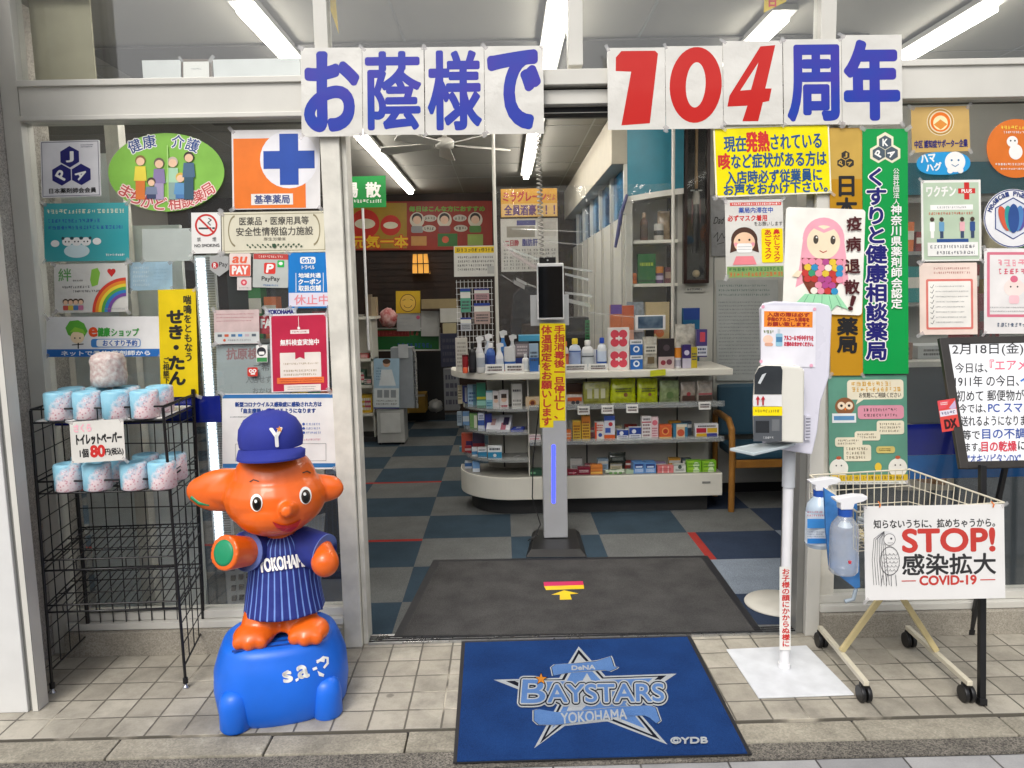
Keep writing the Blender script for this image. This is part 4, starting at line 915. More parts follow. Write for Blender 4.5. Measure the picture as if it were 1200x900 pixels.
# hanging yellow pennants seen through the upper glass
for lab, pts in (('narrow yellow pennant hanging by the left upper post', [(384, -6), (393, -6), (397, 40), (386, 8)]), ('yellow pennant with red mark hanging above the numeral four', [(896, -8), (924, -8), (921, 2), (895, 15)])):
    a = Art((0, YF + 0.12, 0), (0, -1, 0)); mb = MB(); mb.slab([a.P(x, y) for x, y in pts], (0, -0.002, 0), C('d9b91a', 0.5)); o = tag(mb.build('pennant'), lab, 'pennant', 'pennants behind the upper glass')
    if pts[0][0] > 800: a.off = 0.0025; a.text('日', 901, -4, 909, 8, RED, 0.6); a.finish(o)
# ================================================================ THINGS OUTSIDE THE DOOR
# ---- blue entrance mat with emblem
def mat_fibre(name, c1, c2, sc=230, bump=1.0):
    m, N, L, b = nodes_mat(name)
    g = N.new('ShaderNodeNewGeometry')
    n1 = N.new('ShaderNodeTexNoise'); n1.inputs['Scale'].default_value = sc; n1.inputs['Detail'].default_value = 2
    n2 = N.new('ShaderNodeTexNoise'); n2.inputs['Scale'].default_value = 6; n2.inputs['Detail'].default_value = 6
    L.new(g.outputs['Position'], n1.inputs['Vector']); L.new(g.outputs['Position'], n2.inputs['Vector'])
    a = N.new('ShaderNodeMath'); a.operation = 'MULTIPLY_ADD'; a.inputs[1].default_value = 0.9; L.new(n2.outputs['Fac'], a.inputs[0])
    h = N.new('ShaderNodeMath'); h.operation = 'MULTIPLY_ADD'; h.inputs[1].default_value = 0.9; h.inputs[2].default_value = -0.4; L.new(n1.outputs['Fac'], h.inputs[0]); L.new(h.outputs[0], a.inputs[2])
    mx = N.new('ShaderNodeMix'); mx.data_type = 'RGBA'; mx.clamp_factor = True; mx.inputs['A'].default_value = (*S(c1), 1); mx.inputs['B'].default_value = (*S(c2), 1)
    L.new(a.outputs[0], mx.inputs['Factor']); L.new(mx.outputs['Result'], b.inputs['Base Color'])
    b.inputs['Roughness'].default_value = 0.95; b.inputs['Specular IOR Level'].default_value = 0.1
    bp = N.new('ShaderNodeBump'); bp.inputs['Strength'].default_value = bump; bp.inputs['Distance'].default_value = 0.004
    L.new(n1.outputs['Fac'], bp.inputs['Height']); L.new(bp.outputs[0], b.inputs['Normal'])
    return m
m_mat = mat_fibre('mat_blue', '142a55', '20447e'); m_mlb = mat_fibre('mat_light_blue', '3f639c', '6286b8'); m_mwh = mat_fibre('mat_off_white', '878f99', 'b9bcbc'); m_mbk = mat_fibre('mat_dark', '0a0d18', '191d2a'); m_mor = mat_fibre('mat_orange', 'b06a24', 'd08a34'); m_rub = mat('rubber_edge', '1a1b20', 0.6)
t = thing('entrance_mat', 'blue entrance mat with a star and team name emblem lying before the doorway', 'door mat', G(700, 820))
q = [(541, 752), (808.5, 745), (881, 885), (531, 895)]
def shrink(pts, k):
    cx = sum(p[0] for p in pts) / 4; cy = sum(p[1] for p in pts) / 4
    return [(cx + (x - cx) * k, cy + (y - cy) * k) for x, y in pts]
mb = MB(); mb.slab([G(x, y, 0.001) for x, y in q], (0, 0, 0.006), m_rub); mb.build('rubber_border', t)
mb = MB(); mb.slab([G(x, y, 0.0072) for x, y in shrink(q, 0.972)], (0, 0, 0.004), m_mat); mb.build('pile', t)
a = Art((0, 0, 0.0116), (0, 0, 1), step=0.00025)
X = lambda q: 560 + q / 4.615
Yq = lambda q: 750 + q / 4.615
E_ = lambda pts: [(X(x), Yq(y)) for x, y in pts]
def grow(pts, d):
    cx = sum(p[0] for p in pts) / len(pts); cy = sum(p[1] for p in pts) / len(pts); out = []
    for x, y in pts:
        l = math.hypot(x - cx, y - cy); out.append((x + (x - cx) / l * d, y + (y - cy) / l * d))
    return out
star = [(545, 35), (690, 195), (1075, 182), (830, 345), (1025, 565), (700, 440), (470, 465), (305, 585), (430, 350), (85, 215), (440, 205)]
a.poly(E_(star), m_mwh)
a.poly(E_([(545, 52), (680, 203), (1020, 192), (818, 345), (985, 540), (700, 428), (465, 452), (335, 560), (442, 350), (150, 222), (455, 212)]), m_mbk)
a.poly(E_([(546, 75), (672, 210), (975, 200), (806, 345), (945, 515), (700, 415), (462, 440), (365, 525), (456, 350), (200, 222), (468, 218)]), m_mwh)
a.poly(E_([(547, 95), (664, 218), (945, 208), (796, 345), (905, 480), (700, 400), (460, 425), (400, 480), (470, 345), (240, 228), (480, 224)]), m_mlb)
a.poly(E_([(590, 180), (625, 240), (700, 255), (560, 380), (480, 385), (540, 260), (555, 240)]), m_mwh)
a.poly(E_([(540, 95), (560, 95), (600, 130), (510, 140)]), m_mwh)
def ribbon(top, bot, m):
    a.poly(E_(grow(top + bot[::-1], 10)), m_mwh); a.poly(E_(grow(top + bot[::-1], 4)), m_mbk); a.poly(E_(top + bot[::-1]), m)
ribbon([(400, 150), (420, 135), (520, 130), (640, 118), (715, 92), (722, 105), (735, 145), (755, 150)], [(410, 195), (430, 190), (520, 175), (640, 165), (690, 165), (700, 170), (710, 172), (745, 158)], m_mlb)
a.text('DeNA', X(508), Yq(140), X(634), Yq(163), m_mwh, 0.35, rot=-2)
ribbon([(305, 385), (330, 378), (430, 395), (600, 385), (780, 365), (930, 358), (960, 370), (985, 440)], [(305, 440), (330, 462), (430, 462), (600, 440), (780, 415), (900, 412), (930, 425), (965, 455)], m_mlb)
a.text('YOKOHAMA', X(450), Yq(388), X(805), Yq(445), m_mwh, 0.35, rot=-4)
# team name, the first letter larger
def nm(m, b):
    a.text('B', X(240), Yq(222), X(365), Yq(345), m, b, ital=0.08)
    a.text('AYSTARS', X(378), Yq(246), X(1005), Yq(340), m, b, ital=-0.03, rot=-0.6)
nm(m_mwh, 5.2); nm(m_mbk, 3.6); nm(m_mwh, 2.1); nm(m_mlb, 0.5)
st = lambda cx, cy, r, k=0.42: [(cx + (r if i % 2 == 0 else r * k) * math.sin(math.pi * i / 5), cy - (r if i % 2 == 0 else r * k) * math.cos(math.pi * i / 5)) for i in range(10)]
a.poly(st(X(342), Yq(218), 8.5), m_mbk); a.poly(st(X(342), Yq(218), 6.8), m_mor)
a.text('©YDB', 786, 865.5, 829, 873, m_mwh, 0.5, rot=-1)
a.finish(t, 'emblem', 'lettering')
# ---- dark mat inside the doorway
m_mgr = mat_fibre('mat_charcoal', '2b2b2c', '575655', 180)
t = thing('doorway_mat', 'large charcoal mat with black border inside the doorway with an arrow sticker', 'door mat', G(680, 700))
q = [(508, 657), (829, 652), (894, 742), (461, 748)]
mb = MB(); mb.slab([G(x, y, 0.005) for x, y in q], (0, 0, 0.006), m_rub); mb.build('rubber_border', t)
mb = MB(); mb.slab([G(x, y, 0.0112) for x, y in shrink(q, 0.955)], (0, 0, 0.004), m_mgr); mb.build('pile', t)
a = Art((0, 0, 0.0156), (0, 0, 1))
o = MB(); a.pic = o
a.poly([(637, 682), (683, 681), (684, 685.5), (637.5, 687)], C('c8285a')); a.poly([(637.5, 687), (684, 685.5), (684.5, 690), (640, 691.5)], C('e8c413'))
a.poly([(656, 703), (656, 697), (646, 697), (661, 691.8), (678, 695.5), (668, 696.5), (670, 702.5)], C('e8c413'))
tag(o.build('floor_sticker'), 'yellow and magenta arrow tape stuck on the charcoal mat', 'floor sticker')

# ---- wire display rack with toilet rolls
R0 = thing('wire_rack', 'black wire display rack with four shelves by the left window', 'display rack', (-1.68, 3.22, 0))
fl, fr = G(62, 812), G(218, 806); br, bl = G(240, 760), G(106, 766)
ftl, ftr = F(36, 481, fl.y), F(191, 478, fr.y); bt_r, bt_l = F(226, 456, br.y), F(80, 456, bl.y)
def lp(a, b, k): return Vector(a) + (Vector(b) - Vector(a)) * k
for nm_, p0, p1, rr in (('front', fl, ftl, 0.0065), ('front', fr, ftr, 0.0065), ('rear', br, bt_r, 0.009), ('rear', bl, bt_l, 0.009)):
    mb = MB(); mb.tube([p0 + Vector((0, 0, 0.03)), p1], rr, m_wire, 8); f = mb.build('upright', R0)
    mb = MB(); mb.lathe([(0.013, 0.0), (0.013, 0.008), (0.006, 0.012), (0.006, 0.022)], p0, m_steel, 10); mb.lathe([(0.011, 0.022), (0.011, 0.045)], p0, m_black, 10); mb.build('foot', f)
def netting(pa, pb, pc, pd, nu, nv, name, r=0.0027):
    """wire grid between the lines pa-pb (bottom) and pd-pc (top)"""
    mb = MB()
    for i in range(nu + 1): mb.tube([lp(pa, pb, i / nu), lp(pd, pc, i / nu)], r * (1.6 if i in (0, nu) else 1), m_wire, 5)
    for j in range(nv + 1):
        a_, b_ = lp(pa, pd, j / nv), lp(pb, pc, j / nv); mb.tube([a_, b_], r * (1.6 if j in (0, nv) else 1), m_wire, 5)
    return mb.build(name, R0)
up = Vector((0, 0, 0.10))
netting(fl + up, bl + up, bt_l - Vector((0, 0, 0.03)), ftl, 4, 12, 'side_netting')
netting(fr + up, br + up, bt_r - Vector((0, 0, 0.03)), ftr, 4, 12, 'side_netting')
netting(bl + up, br + up, bt_r - Vector((0, 0, 0.15)), bt_l - Vector((0, 0, 0.15)), 9, 10, 'back_netting')
def zof(py, px=125): return F(px, py, fl.y).z
def corner(k, z):
    a_, b_ = ((fl, ftl), (fr, ftr), (br, bt_r), (bl, bt_l))[k]; return lp(a_, b_, (z) / b_.z)
def shelf(z, rail, slope=0.0, dense=16, loops=False):
    c = [corner(k, z + (slope if k >= 2 else 0)) for k in range(4)]
    mb = MB()
    for i in range(4): mb.tube([c[i], c[(i + 1) % 4]], 0.004, m_wire, 6)
    for i in range(1, dense): mb.tube([lp(c[0], c[1], i / dense), lp(c[3], c[2], i / dense)], 0.0026, m_wire, 5)
    for k in (0.33, 0.66): mb.tube([lp(c[0], c[3], k) - Vector((0, 0, .004)), lp(c[1], c[2], k) - Vector((0, 0, .004))], 0.0028, m_wire, 5)
    h = Vector((0, 0, rail))
    mb.tube([c[3] + h, c[0] + h, c[1] + h, c[2] + h], 0.0042, m_wire, 6)
    for i in range(dense // 2 + 1):
        mb.tube([lp(c[0], c[1], i / (dense // 2)), lp(c[0], c[1], i / (dense // 2)) + h], 0.0026, m_wire, 5)
    for i in range(1, 4):
        for u, v in ((0, 3), (1, 2)): mb.tube([lp(c[u], c[v], i / 4), lp(c[u], c[v], i / 4) + h], 0.0026, m_wire, 5)
    return mb.build('shelf', R0), c
zA, zB, zC_, zD = zof(494), zof(577), zof(655), zof(708)
shelf(zA, 0.056); shelf(zB, 0.05)
shelf(zC_, -0.045, 0.03); shelf(zD, -0.03, 0.03)
mb = MB(); c = [corner(k, zA + 0.004) for k in range(4)]; mb.slab([lp(c[0], c[2], .02), lp(c[1], c[3], .02), lp(c[2], c[0], .02), lp(c[3], c[1], .02)], (0, 0, 0.003), m_paper); mb.build('shelf_liner', R0)
# toilet rolls: blue wrapper with pink blossom print
def roll_mat():
    m, N, L, b = nodes_mat('blossom_wrapper')
    tc = N.new('ShaderNodeTexCoord'); sep = N.new('ShaderNodeSeparateXYZ'); L.new(tc.outputs['Object'], sep.inputs[0])
    nz = N.new('ShaderNodeTexNoise'); nz.inputs['Scale'].default_value = 26; nz.inputs['Detail'].default_value = 6; nz.inputs['Roughness'].default_value = 0.75; L.new(tc.outputs['Object'], nz.inputs['Vector'])
    vo = N.new('ShaderNodeTexVoronoi'); vo.inputs['Scale'].default_value = 95; L.new(tc.outputs['Object'], vo.inputs['Vector'])
    # where the blossoms lie: towards +x and the foot of the wrapper
    a1 = N.new('ShaderNodeMath'); a1.operation = 'MULTIPLY_ADD'; a1.inputs[1].default_value = 7.0; L.new(sep.outputs[0], a1.inputs[0]); L.new(nz.outputs['Fac'], a1.inputs[2])
    a2 = N.new('ShaderNodeMath'); a2.operation = 'MULTIPLY_ADD'; a2.inputs[1].default_value = -4.2; L.new(sep.outputs[2], a2.inputs[0]); L.new(a1.outputs[0], a2.inputs[2])
    mr = N.new('ShaderNodeMapRange'); mr.inputs['From Min'].default_value = 0.30; mr.inputs['From Max'].default_value = 0.52; L.new(a2.outputs[0], mr.inputs['Value'])
    pk = N.new('ShaderNodeMix'); pk.data_type = 'RGBA'; pk.inputs['A'].default_value = (*S('cf7f92'), 1); pk.inputs['B'].default_value = (*S('f4e2e4'), 1)
    r2 = N.new('ShaderNodeMapRange'); r2.inputs['From Min'].default_value = 0.08; r2.inputs['From Max'].default_value = 0.45; L.new(vo.outputs['Distance'], r2.inputs['Value']); L.new(r2.outputs[0], pk.inputs['Factor'])
    sk = N.new('ShaderNodeMix'); sk.data_type = 'RGBA'; sk.inputs['A'].default_value = (*S('6fb4d0'), 1); sk.inputs['B'].default_value = (*S('a5d3e2'), 1); L.new(nz.outputs['Fac'], sk.inputs['Factor'])
    mx = N.new('ShaderNodeMix'); mx.data_type = 'RGBA'; L.new(mr.outputs[0], mx.inputs['Factor']); L.new(sk.outputs['Result'], mx.inputs['A']); L.new(pk.outputs['Result'], mx.inputs['B'])
    L.new(mx.outputs['Result'], b.inputs['Base Color']); b.inputs['Roughness'].default_value = 0.4
    n3 = N.new('ShaderNodeTexNoise'); n3.inputs['Scale'].default_value = 30; L.new(tc.outputs['Object'], n3.inputs['Vector'])
    bp = N.new('ShaderNodeBump'); bp.inputs['Strength'].default_value = 0.35; bp.inputs['Distance'].default_value = 0.006; L.new(n3.outputs['Fac'], bp.inputs['Height']); L.new(bp.outputs[0], b.inputs['Normal'])
    return m
m_roll = roll_mat(); m_core = mat('roll_core_dark', '6a7f88', 0.8)
def roll_mesh():
    mb = MB(); r = 0.055
    mb.lathe([(0.018, 0.004), (0.03, 0.0), (r - 0.006, 0.0), (r, 0.006), (r, 0.106), (r - 0.004, 0.112), (r - 0.014, 0.115), (0.024, 0.112), (0.016, 0.098)], (0, 0, 0), m_roll, 28, mcap=m_core)
    return mb
r0 = roll_mesh().build('toilet_roll', loc=(0, 0, 0)); first = True
def put_roll(px, z, Y, label, rz, group):
    global first
    p = F(px, 500, Y); o = r0 if first else r0.copy()
    if not first: COL.objects.link(o)
    first = False
    o.location = (p.x, Y, z); o.rotation_euler = (0, 0, rz); tag(o, label, 'toilet roll', group)
gA, gB = 'blue wrapped toilet rolls on the top shelf of the wire rack', 'blue wrapped toilet rolls on the second shelf of the wire rack'
nth = ('first', 'second', 'third', 'fourth')
for k, px in enumerate((71.5, 105, 138.5, 172)): put_roll(px, zA + 0.008, 3.115, 'blossom wrapped toilet roll, %s from the left in the front row on the top shelf' % nth[k], random.uniform(-0.5, 0.35), gA)
for k, px in enumerate((88, 120, 152, 190)): put_roll(px, zA + 0.008, 3.27, 'blossom wrapped toilet roll, %s from the left in the rear row on the top shelf' % nth[k], random.uniform(-0.6, 0.6), gA)
for k, px in enumerate((75, 109, 153, 186)): put_roll(px, zB + 0.005, 3.115, 'blossom wrapped toilet roll, %s from the left in the front row on the second shelf' % nth[k], random.uniform(-0.6, 0.3), gB)
for k, px in enumerate((96, 128, 168, 200)): put_roll(px, zB + 0.005, 3.27, 'blossom wrapped toilet roll, %s from the left in the rear row on the second shelf' % nth[k], random.uniform(-0.6, 0.6), gB)
# roll wrapped in crumpled white cloth
mb = MB(); m_cl = mat('printed_white_wrap', 'd3ccc6', 0.7, var=0.08, scale=60, bump=0.6, bscale=35, col2='b99f9a')
mb.lathe([(0.045, 0), (0.066, 0.006), (0.07, 0.04), (0.066, 0.075), (0.068, 0.112), (0.06, 0.135), (0.03, 0.146), (0.005, 0.143)], (0, 0, 0), m_cl, 28)
rn = random.Random(5)
for i, v in enumerate(mb.v): mb.v[i] = v + Vector((rn.uniform(-1, 1), rn.uniform(-1, 1), rn.uniform(-1, 1) * 0.5)) * 0.004
o = mb.build('wrapped_roll'); p = F(128, 450, 3.22); o.location = (p.x, 3.22, zA + 0.126); tag(o, 'paper roll in crumpled white patterned wrapping standing on the blue rolls', 'toilet roll')
# price card
p = Poster('price_card', 'white handwritten price card hung on the front of the wire rack', 'price card', 83, 492.5, 146, 541, 3.03, m_lam, -3.5)
p.text('トイレットペーパー', 90, 508, 143, 520, BLK, 0.55); p.text('1個', 93, 525, 103, 535, BLK, 0.3); p.text('80', 106, 522, 122, 535, RED, 0.9); p.text('円(税込)', 123, 526, 144, 535, BLK, 0.25)
p.text('さくら', 88, 496, 108, 505, C('eeaebd'), 0.4); p.done()

# ---- elephant figure: a plain orange elephant in a striped shirt on a blue drum (generic figure)
def remesh(parts, voxel=0.007, smooth=6, name='x', m=None, cuts=None):
    mb = MB()
    for kind, *a in parts:
        if kind == 'b': mb.ball(a[0], a[1], m, 12, a[2] if len(a) > 2 else None)
        else: mb.tube(a[0], a[1], m, 14)
    me = bpy.data.meshes.new('tmp'); me.from_pydata([tuple(v) for v in mb.v], [], mb.f)
    ob = bpy.data.objects.new('tmp', me); COL.objects.link(ob)
    bm = bmesh.new(); bm.from_mesh(me); bmesh.ops.recalc_face_normals(bm, faces=bm.faces); bm.to_mesh(me); bm.free()
    md = ob.modifiers.new('r', 'REMESH'); md.mode = 'VOXEL'; md.voxel_size = voxel
    ms = ob.modifiers.new('s', 'SMOOTH'); ms.iterations = smooth; ms.factor = 0.5
    dg = bpy.context.evaluated_depsgraph_get(); out = bpy.data.meshes.new_from_object(ob.evaluated_get(dg))
    bpy.data.objects.remove(ob); bpy.data.meshes.remove(me)
    out.materials.clear(); out.materials.append(m)
    for p in out.polygons: p.use_smooth = True
    return out
def link_mesh(name, me, parent, loc):
    """mesh given in world coordinates, moved to sit at loc under parent"""
    me.transform(Matrix.Translation(-Vector(loc)))
    me.name = name; o = bpy.data.objects.new(name, me); COL.objects.link(o); o.parent = parent; o.location = Vector(loc) - wloc(parent); return o
def bvh_of(o):
    L = wloc(o); return BVHTree.FromPolygons([tuple(v.co + L) for v in o.data.vertices], [tuple(p.vertices) for p in o.data.polygons])
m_or = mat('glossy_orange_paint', 'e46415', 0.34, var=0.07, scale=6, coat=0.25, bump=0.03, bscale=30, detail=8); m_bl = mat('blue_moulded_plastic', '1768da', 0.4, var=0.07, scale=6, bump=0.03, bscale=50)
m_gr = mat('green_paint', '158a5e', 0.4); m_redm = mat('red_paint', 'c8202a', 0.35); m_cap = mat('royal_blue_cloth', '27328f', 0.8, bump=0.25, bscale=400)
EX, EY = -0.945, 2.99
ele = thing('elephant_statue', 'orange elephant statue in blue striped shirt and cap on a blue drum', 'statue', (EX, EY, 0))
def E3(px, py, Y): return F(px, py, Y)
# drum base with four foot lobes
sup = lambda a, n=3.0: (abs(math.cos(a)) ** (2 / n) * (1 if math.cos(a) >= 0 else -1), abs(math.sin(a)) ** (2 / n) * (1 if math.sin(a) >= 0 else -1))
rows = []
ra = math.radians(14)
for r, z in ((0.97, 0.0), (1.03, 0.02), (1.07, 0.10), (1.05, 0.18), (0.97, 0.24), (0.93, 0.262), (0.92, 0.27), (0.885, 0.285), (0.83, 0.295), (0.80, 0.298), (0.5, 0.298), (0.02, 0.298)):
    ring = []
    for k in range(64):
        c_, s_ = sup(2 * math.pi * k / 64, 2.5); x_, y_ = c_ * 0.248 * r, s_ * 0.222 * r
        ring.append((EX + x_ * math.cos(ra) - y_ * math.sin(ra), EY + x_ * math.sin(ra) + y_ * math.cos(ra), z))
    rows.append(ring)
mb = MB(); mb.grid(rows, m_bl, True, True)
for sx_, sy_ in ((-1, -1), (1, -1), (1, 1), (-1, 1)):
    x_, y_ = sx_ * 0.172, sy_ * 0.178; c_ = (EX + x_ * math.cos(ra) - y_ * math.sin(ra), EY + x_ * math.sin(ra) + y_ * math.cos(ra), 0)
    mb.lathe([(0.054, 0.0), (0.06, 0.01), (0.058, 0.10), (0.05, 0.135), (0.032, 0.152), (0.004, 0.158)], c_, m_bl, 20)
base = mb.build('drum_base', ele, bevel=0)
# scuffed tread lines on the drum top
mb = MB()
m_bls = mat('scuffed_blue_plastic', '16408f', 0.6, var=0.3, scale=40)
for k in range(9):
    yy = -0.16 + k * 0.04; mb.bar((EX - 0.13, EY + yy - 0.03, 0.2985), (EX + 0.13, EY + yy + 0.035, 0.2985), 0.012, 0.003, m_bls); 
mb.build('tread', base)
# white letter remains on the drum front
bv = bvh_of(base); a = Art((0, 2.74, 0), (0, -1, 0))
W_ = WHT
for pts in ([(335, 786), (338, 785), (338, 788), (335, 789)], [(346, 796), (350, 794), (350, 797), (347, 799)], [(366, 783), (371, 781), (372, 784), (367, 786)], [(370, 774), (377, 771), (381, 772), (380, 776), (375, 775)], [(372, 786), (380, 790), (379, 793), (374, 792)]): a.poly(pts, W_, a.txt)
a.text('s', 332, 787, 342, 799, W_, 0.9, rot=-12); a.text('a', 349, 780, 361, 794, W_, 1.0, rot=-12); a.line([(372, 776), (379, 770), (384, 771), (384, 777), (380, 782)], 2.6, W_, a.txt)
wrap_build(a.txt, 'lettering', base, bv, (0, 1, 0))
# body: one continuous surface
HC = E3(322, 579, 2.98)          # head centre
cz = HC.z
hx = HC.x
P = []
P += [('b', (hx, 2.985, cz - 0.012), (0.2, 0.178, 0.142)), ('b', (hx - 0.002, 3.0, cz + 0.045), (0.165, 0.16, 0.155)), ('b', (hx + 0.005, 2.95, cz - 0.055), (0.158, 0.15, 0.10))]
# ears sweep out to both sides
eL, eR = E3(223, 578, 3.0), E3(399, 574, 3.08)
P += [('b', lp(HC, eL, 0.62) + Vector((0, 0.02, 0.01)), (0.145, 0.05, 0.088), Matrix.Rotation(math.radians(-6), 3, 'Y')), ('b', lp(HC, eL, 0.80) + Vector((0, 0.02, 0.004)), (0.092, 0.038, 0.068)), ('t', [HC + Vector((-0.1, 0.02, 0.02)), lp(HC, eL, 0.5) + Vector((0, .02, .01)), lp(HC, eL, 0.9) + Vector((0, .02, .0))], [0.11, 0.075, 0.038])]
P += [('b', lp(HC, eR, 0.66) + Vector((0, 0.0, 0.012)), (0.105, 0.04, 0.06)), ('b', lp(HC, eR, 0.85) + Vector((0, 0.0, 0.012)), (0.052, 0.034, 0.052)), ('t', [HC + Vector((0.1, 0.04, 0.015)), lp(HC, eR, 0.55) + Vector((0, .0, .012)), lp(HC, eR, 0.92)], [0.1, 0.066, 0.034])]
# trunk
T0 = E3(337, 598, 2.83); 
P += [('t', [T0 + Vector((0, 0.03, 0.0)), T0 + Vector((0.004, -0.02, 0.004)), T0 + Vector((0.014, -0.07, 0.016))], [0.04, 0.029, 0.021])]
# torso, arms, legs, tail
tz = E3(330, 670, 2.99).z; tx = E3(332, 670, 2.99).x
P += [('b', (tx, 3.0, tz), (0.125, 0.115, 0.17)), ('b', (tx, 3.0, tz + 0.12), (0.09, 0.09, 0.07)), ('b', (tx, 3.0, tz - 0.11), (0.13, 0.12, 0.085))]
aL, aR = E3(262, 648, 2.80), E3(381, 659, 2.90)
P += [('t', [(tx - 0.07, 2.99, tz + 0.10), E3(288, 646, 2.9), aL], [0.058, 0.06, 0.07])]
P += [('t', [(tx + 0.05, 3.0, tz + 0.09), E3(376, 644, 2.97), aR], [0.055, 0.056, 0.056]), ('b', aR, (0.055, 0.056, 0.058))]
for px_, py_, yy, foot in ((307, 738, 2.93, (297, 752, 2.87)), (350, 728, 2.96, (360, 741, 2.89))):
    c_ = E3(px_, py_, yy); P += [('t', [(c_.x, 3.0, tz - 0.10), (c_.x, yy, 0.36), (c_.x, yy - 0.01, 0.315)], [0.066, 0.076, 0.08]), ('b', (E3(*foot).x, yy - 0.045, 0.325), (0.082, 0.085, 0.05))]
    for k in (-1, 0, 1): P += [('b', (E3(*foot).x + k * 0.042, yy - 0.11 + abs(k) * 0.012, 0.318), (0.028, 0.026, 0.03))]
me = remesh(P, 0.007, 5, 'body', m_or); body = link_mesh('body', me, ele, (tx, 3.0, 0.298))
bb = bvh_of(body)
# paw pad, ear linings, face
mb = MB(); n_ = (aL - E3(288, 646, 2.9)).normalized(); q_ = n_.to_track_quat('Z', 'Y').to_matrix()
mb.lathe([(0.05, -0.02), (0.05, 0.001), (0.04, 0.005), (0.003, 0.006)], aL, m_gr, 24, axis=q_); mb.build('palm', body)
def face(fn, nm_, lift=0.002):
    a = Art((0, 2.8, 0), (0, -1, 0), ang=0); fn(a); return wrap_build(a.pic, nm_, body, bb, (0, 1, 0), lift)
def eye(cx, cy):
    def fn(a):
        a.circ(cx, cy, 6.2, WHT, 9.2, n=24); a.circ(cx + 0.8, cy + 1.4, 4.4, C('2c2420', 0.2), 7.0, n=24); a.circ(cx - 0.8, cy - 1.5, 1.5, WHT, 1.8, n=12)
    return fn
def layered(fn, nm_, up_=0.002):
    # each layer of the drawing sits a hair above the last one
    a = Art((0, 2.8, 0), (0, -1, 0), step=0.0008); fn(a); out = MB(); out.f, out.fm, out.fs, out.mats = a.pic.f, a.pic.fm, a.pic.fs, a.pic.mats
    for p_ in a.pic.v:
        e_ = (p_ - CAM).normalized(); h_ = bb.ray_cast(CAM, e_); lift = 2.8 - p_.y + up_
        out.v.append(h_[0] - e_ * lift if h_[0] is not None else p_)
    out.build(nm_, body)
def eyesub(cx, cy):
    def fn(a):
        for r, ry, dx, dy, m in ((7.2, 10.4, 0, 0, WHT), (5.4, 8.3, 0.6, 1.3, C('3a2c22', 0.2)), (3.4, 5.6, 0.8, 2.2, C('121010', 0.2)), (1.7, 2.0, -0.6, -1.8, WHT)):
            o_ = a.nx(); n2 = 20; pts = [(cx + dx + r * math.cos(t_), cy + dy + ry * math.sin(t_)) for t_ in [2 * math.pi * k / n2 for k in range(n2)]]
            for k in range(n2): a.pic.poly([a.P(cx + dx, cy + dy, o_), a.P(*pts[k], o_), a.P(*pts[(k + 1) % n2], o_)], m)
    return fn
layered(eyesub(300.5, 589), 'eye'); layered(eyesub(358, 580.5), 'eye')
layered(lambda a: (a.line([(293, 564.5), (297, 562), (303, 564)], 1.2, BLK), a.line([(355, 554), (360, 552), (364, 554)], 1.2, BLK)), 'brow')
def mouth(a):
    o_ = a.nx(); pts = [(319, 611), (328, 615), (337, 616), (346, 613), (353, 608), (349, 617), (341, 623), (332, 623), (324, 618.5)]
    for k in range(len(pts)): a.pic.poly([a.P(337, 618.5, o_), a.P(*pts[k], o_), a.P(*pts[(k + 1) % len(pts)], o_)], m_redm)
layered(mouth, 'mouth', 0.009)
mb = MB(); k0 = lp(HC, eL, 0.97) + Vector((0.0, -0.008, -0.024)); mb.tube([k0 + Vector((-0.002, 0, 0.012)), k0 + Vector((0.03, -0.006, -0.012)), k0 + Vector((0.072, -0.008, -0.018))], 0.0095, m_gr, 8); mb.build('ear_lining', body)
mb = MB(); k0 = lp(HC, eR, 0.98) + Vector((0.0, -0.02, 0.0)); mb.tube([k0 + Vector((0.004, 0, 0.012)), k0 + Vector((-0.02, -0.006, -0.012))], 0.007, m_gr, 8); mb.build('ear_lining', body)
# striped shirt: torso and sleeves, a little larger than the body
def stripe_mat():
    m, N, L, b = nodes_mat('striped_jersey')
    tc = N.new('ShaderNodeTexCoord'); sep = N.new('ShaderNodeSeparateXYZ'); L.new(tc.outputs['Object'], sep.inputs[0])
    at = N.new('ShaderNodeMath'); at.operation = 'ARCTAN2'; L.new(sep.outputs[0], at.inputs[0])
    ng = N.new('ShaderNodeMath'); ng.operation = 'MULTIPLY'; ng.inputs[1].default_value = -1; L.new(sep.outputs[1], ng.inputs[0]); L.new(ng.outputs[0], at.inputs[1])
    ml = N.new('ShaderNodeMath'); ml.operation = 'MULTIPLY'; ml.inputs[1].default_value = 5.6; L.new(at.outputs[0], ml.inputs[0])
    fr_ = N.new('ShaderNodeMath'); fr_.operation = 'FRACT'; L.new(ml.outputs[0], fr_.inputs[0])
    lt = N.new('ShaderNodeMath'); lt.operation = 'LESS_THAN'; lt.inputs[1].default_value = 0.22; L.new(fr_.outputs[0], lt.inputs[0])
    mx = N.new('ShaderNodeMix'); mx.data_type = 'RGBA'; mx.inputs['A'].default_value = (*S('1c2a7c'), 1); mx.inputs['B'].default_value = (*S('6d8fd8'), 1)
    L.new(lt.outputs[0], mx.inputs['Factor']); L.new(mx.outputs['Result'], b.inputs['Base Color']); b.inputs['Roughness'].default_value = 0.7
    nz = N.new('ShaderNodeTexNoise'); nz.inputs['Scale'].default_value = 14; nz.inputs['Detail'].default_value = 3; L.new(tc.outputs['Object'], nz.inputs['Vector'])
    bp = N.new('ShaderNodeBump'); bp.inputs['Strength'].default_value = 0.5; bp.inputs['Distance'].default_value = 0.02; L.new(nz.outputs['Fac'], bp.inputs['Height']); L.new(bp.outputs[0], b.inputs['Normal'])
    return m
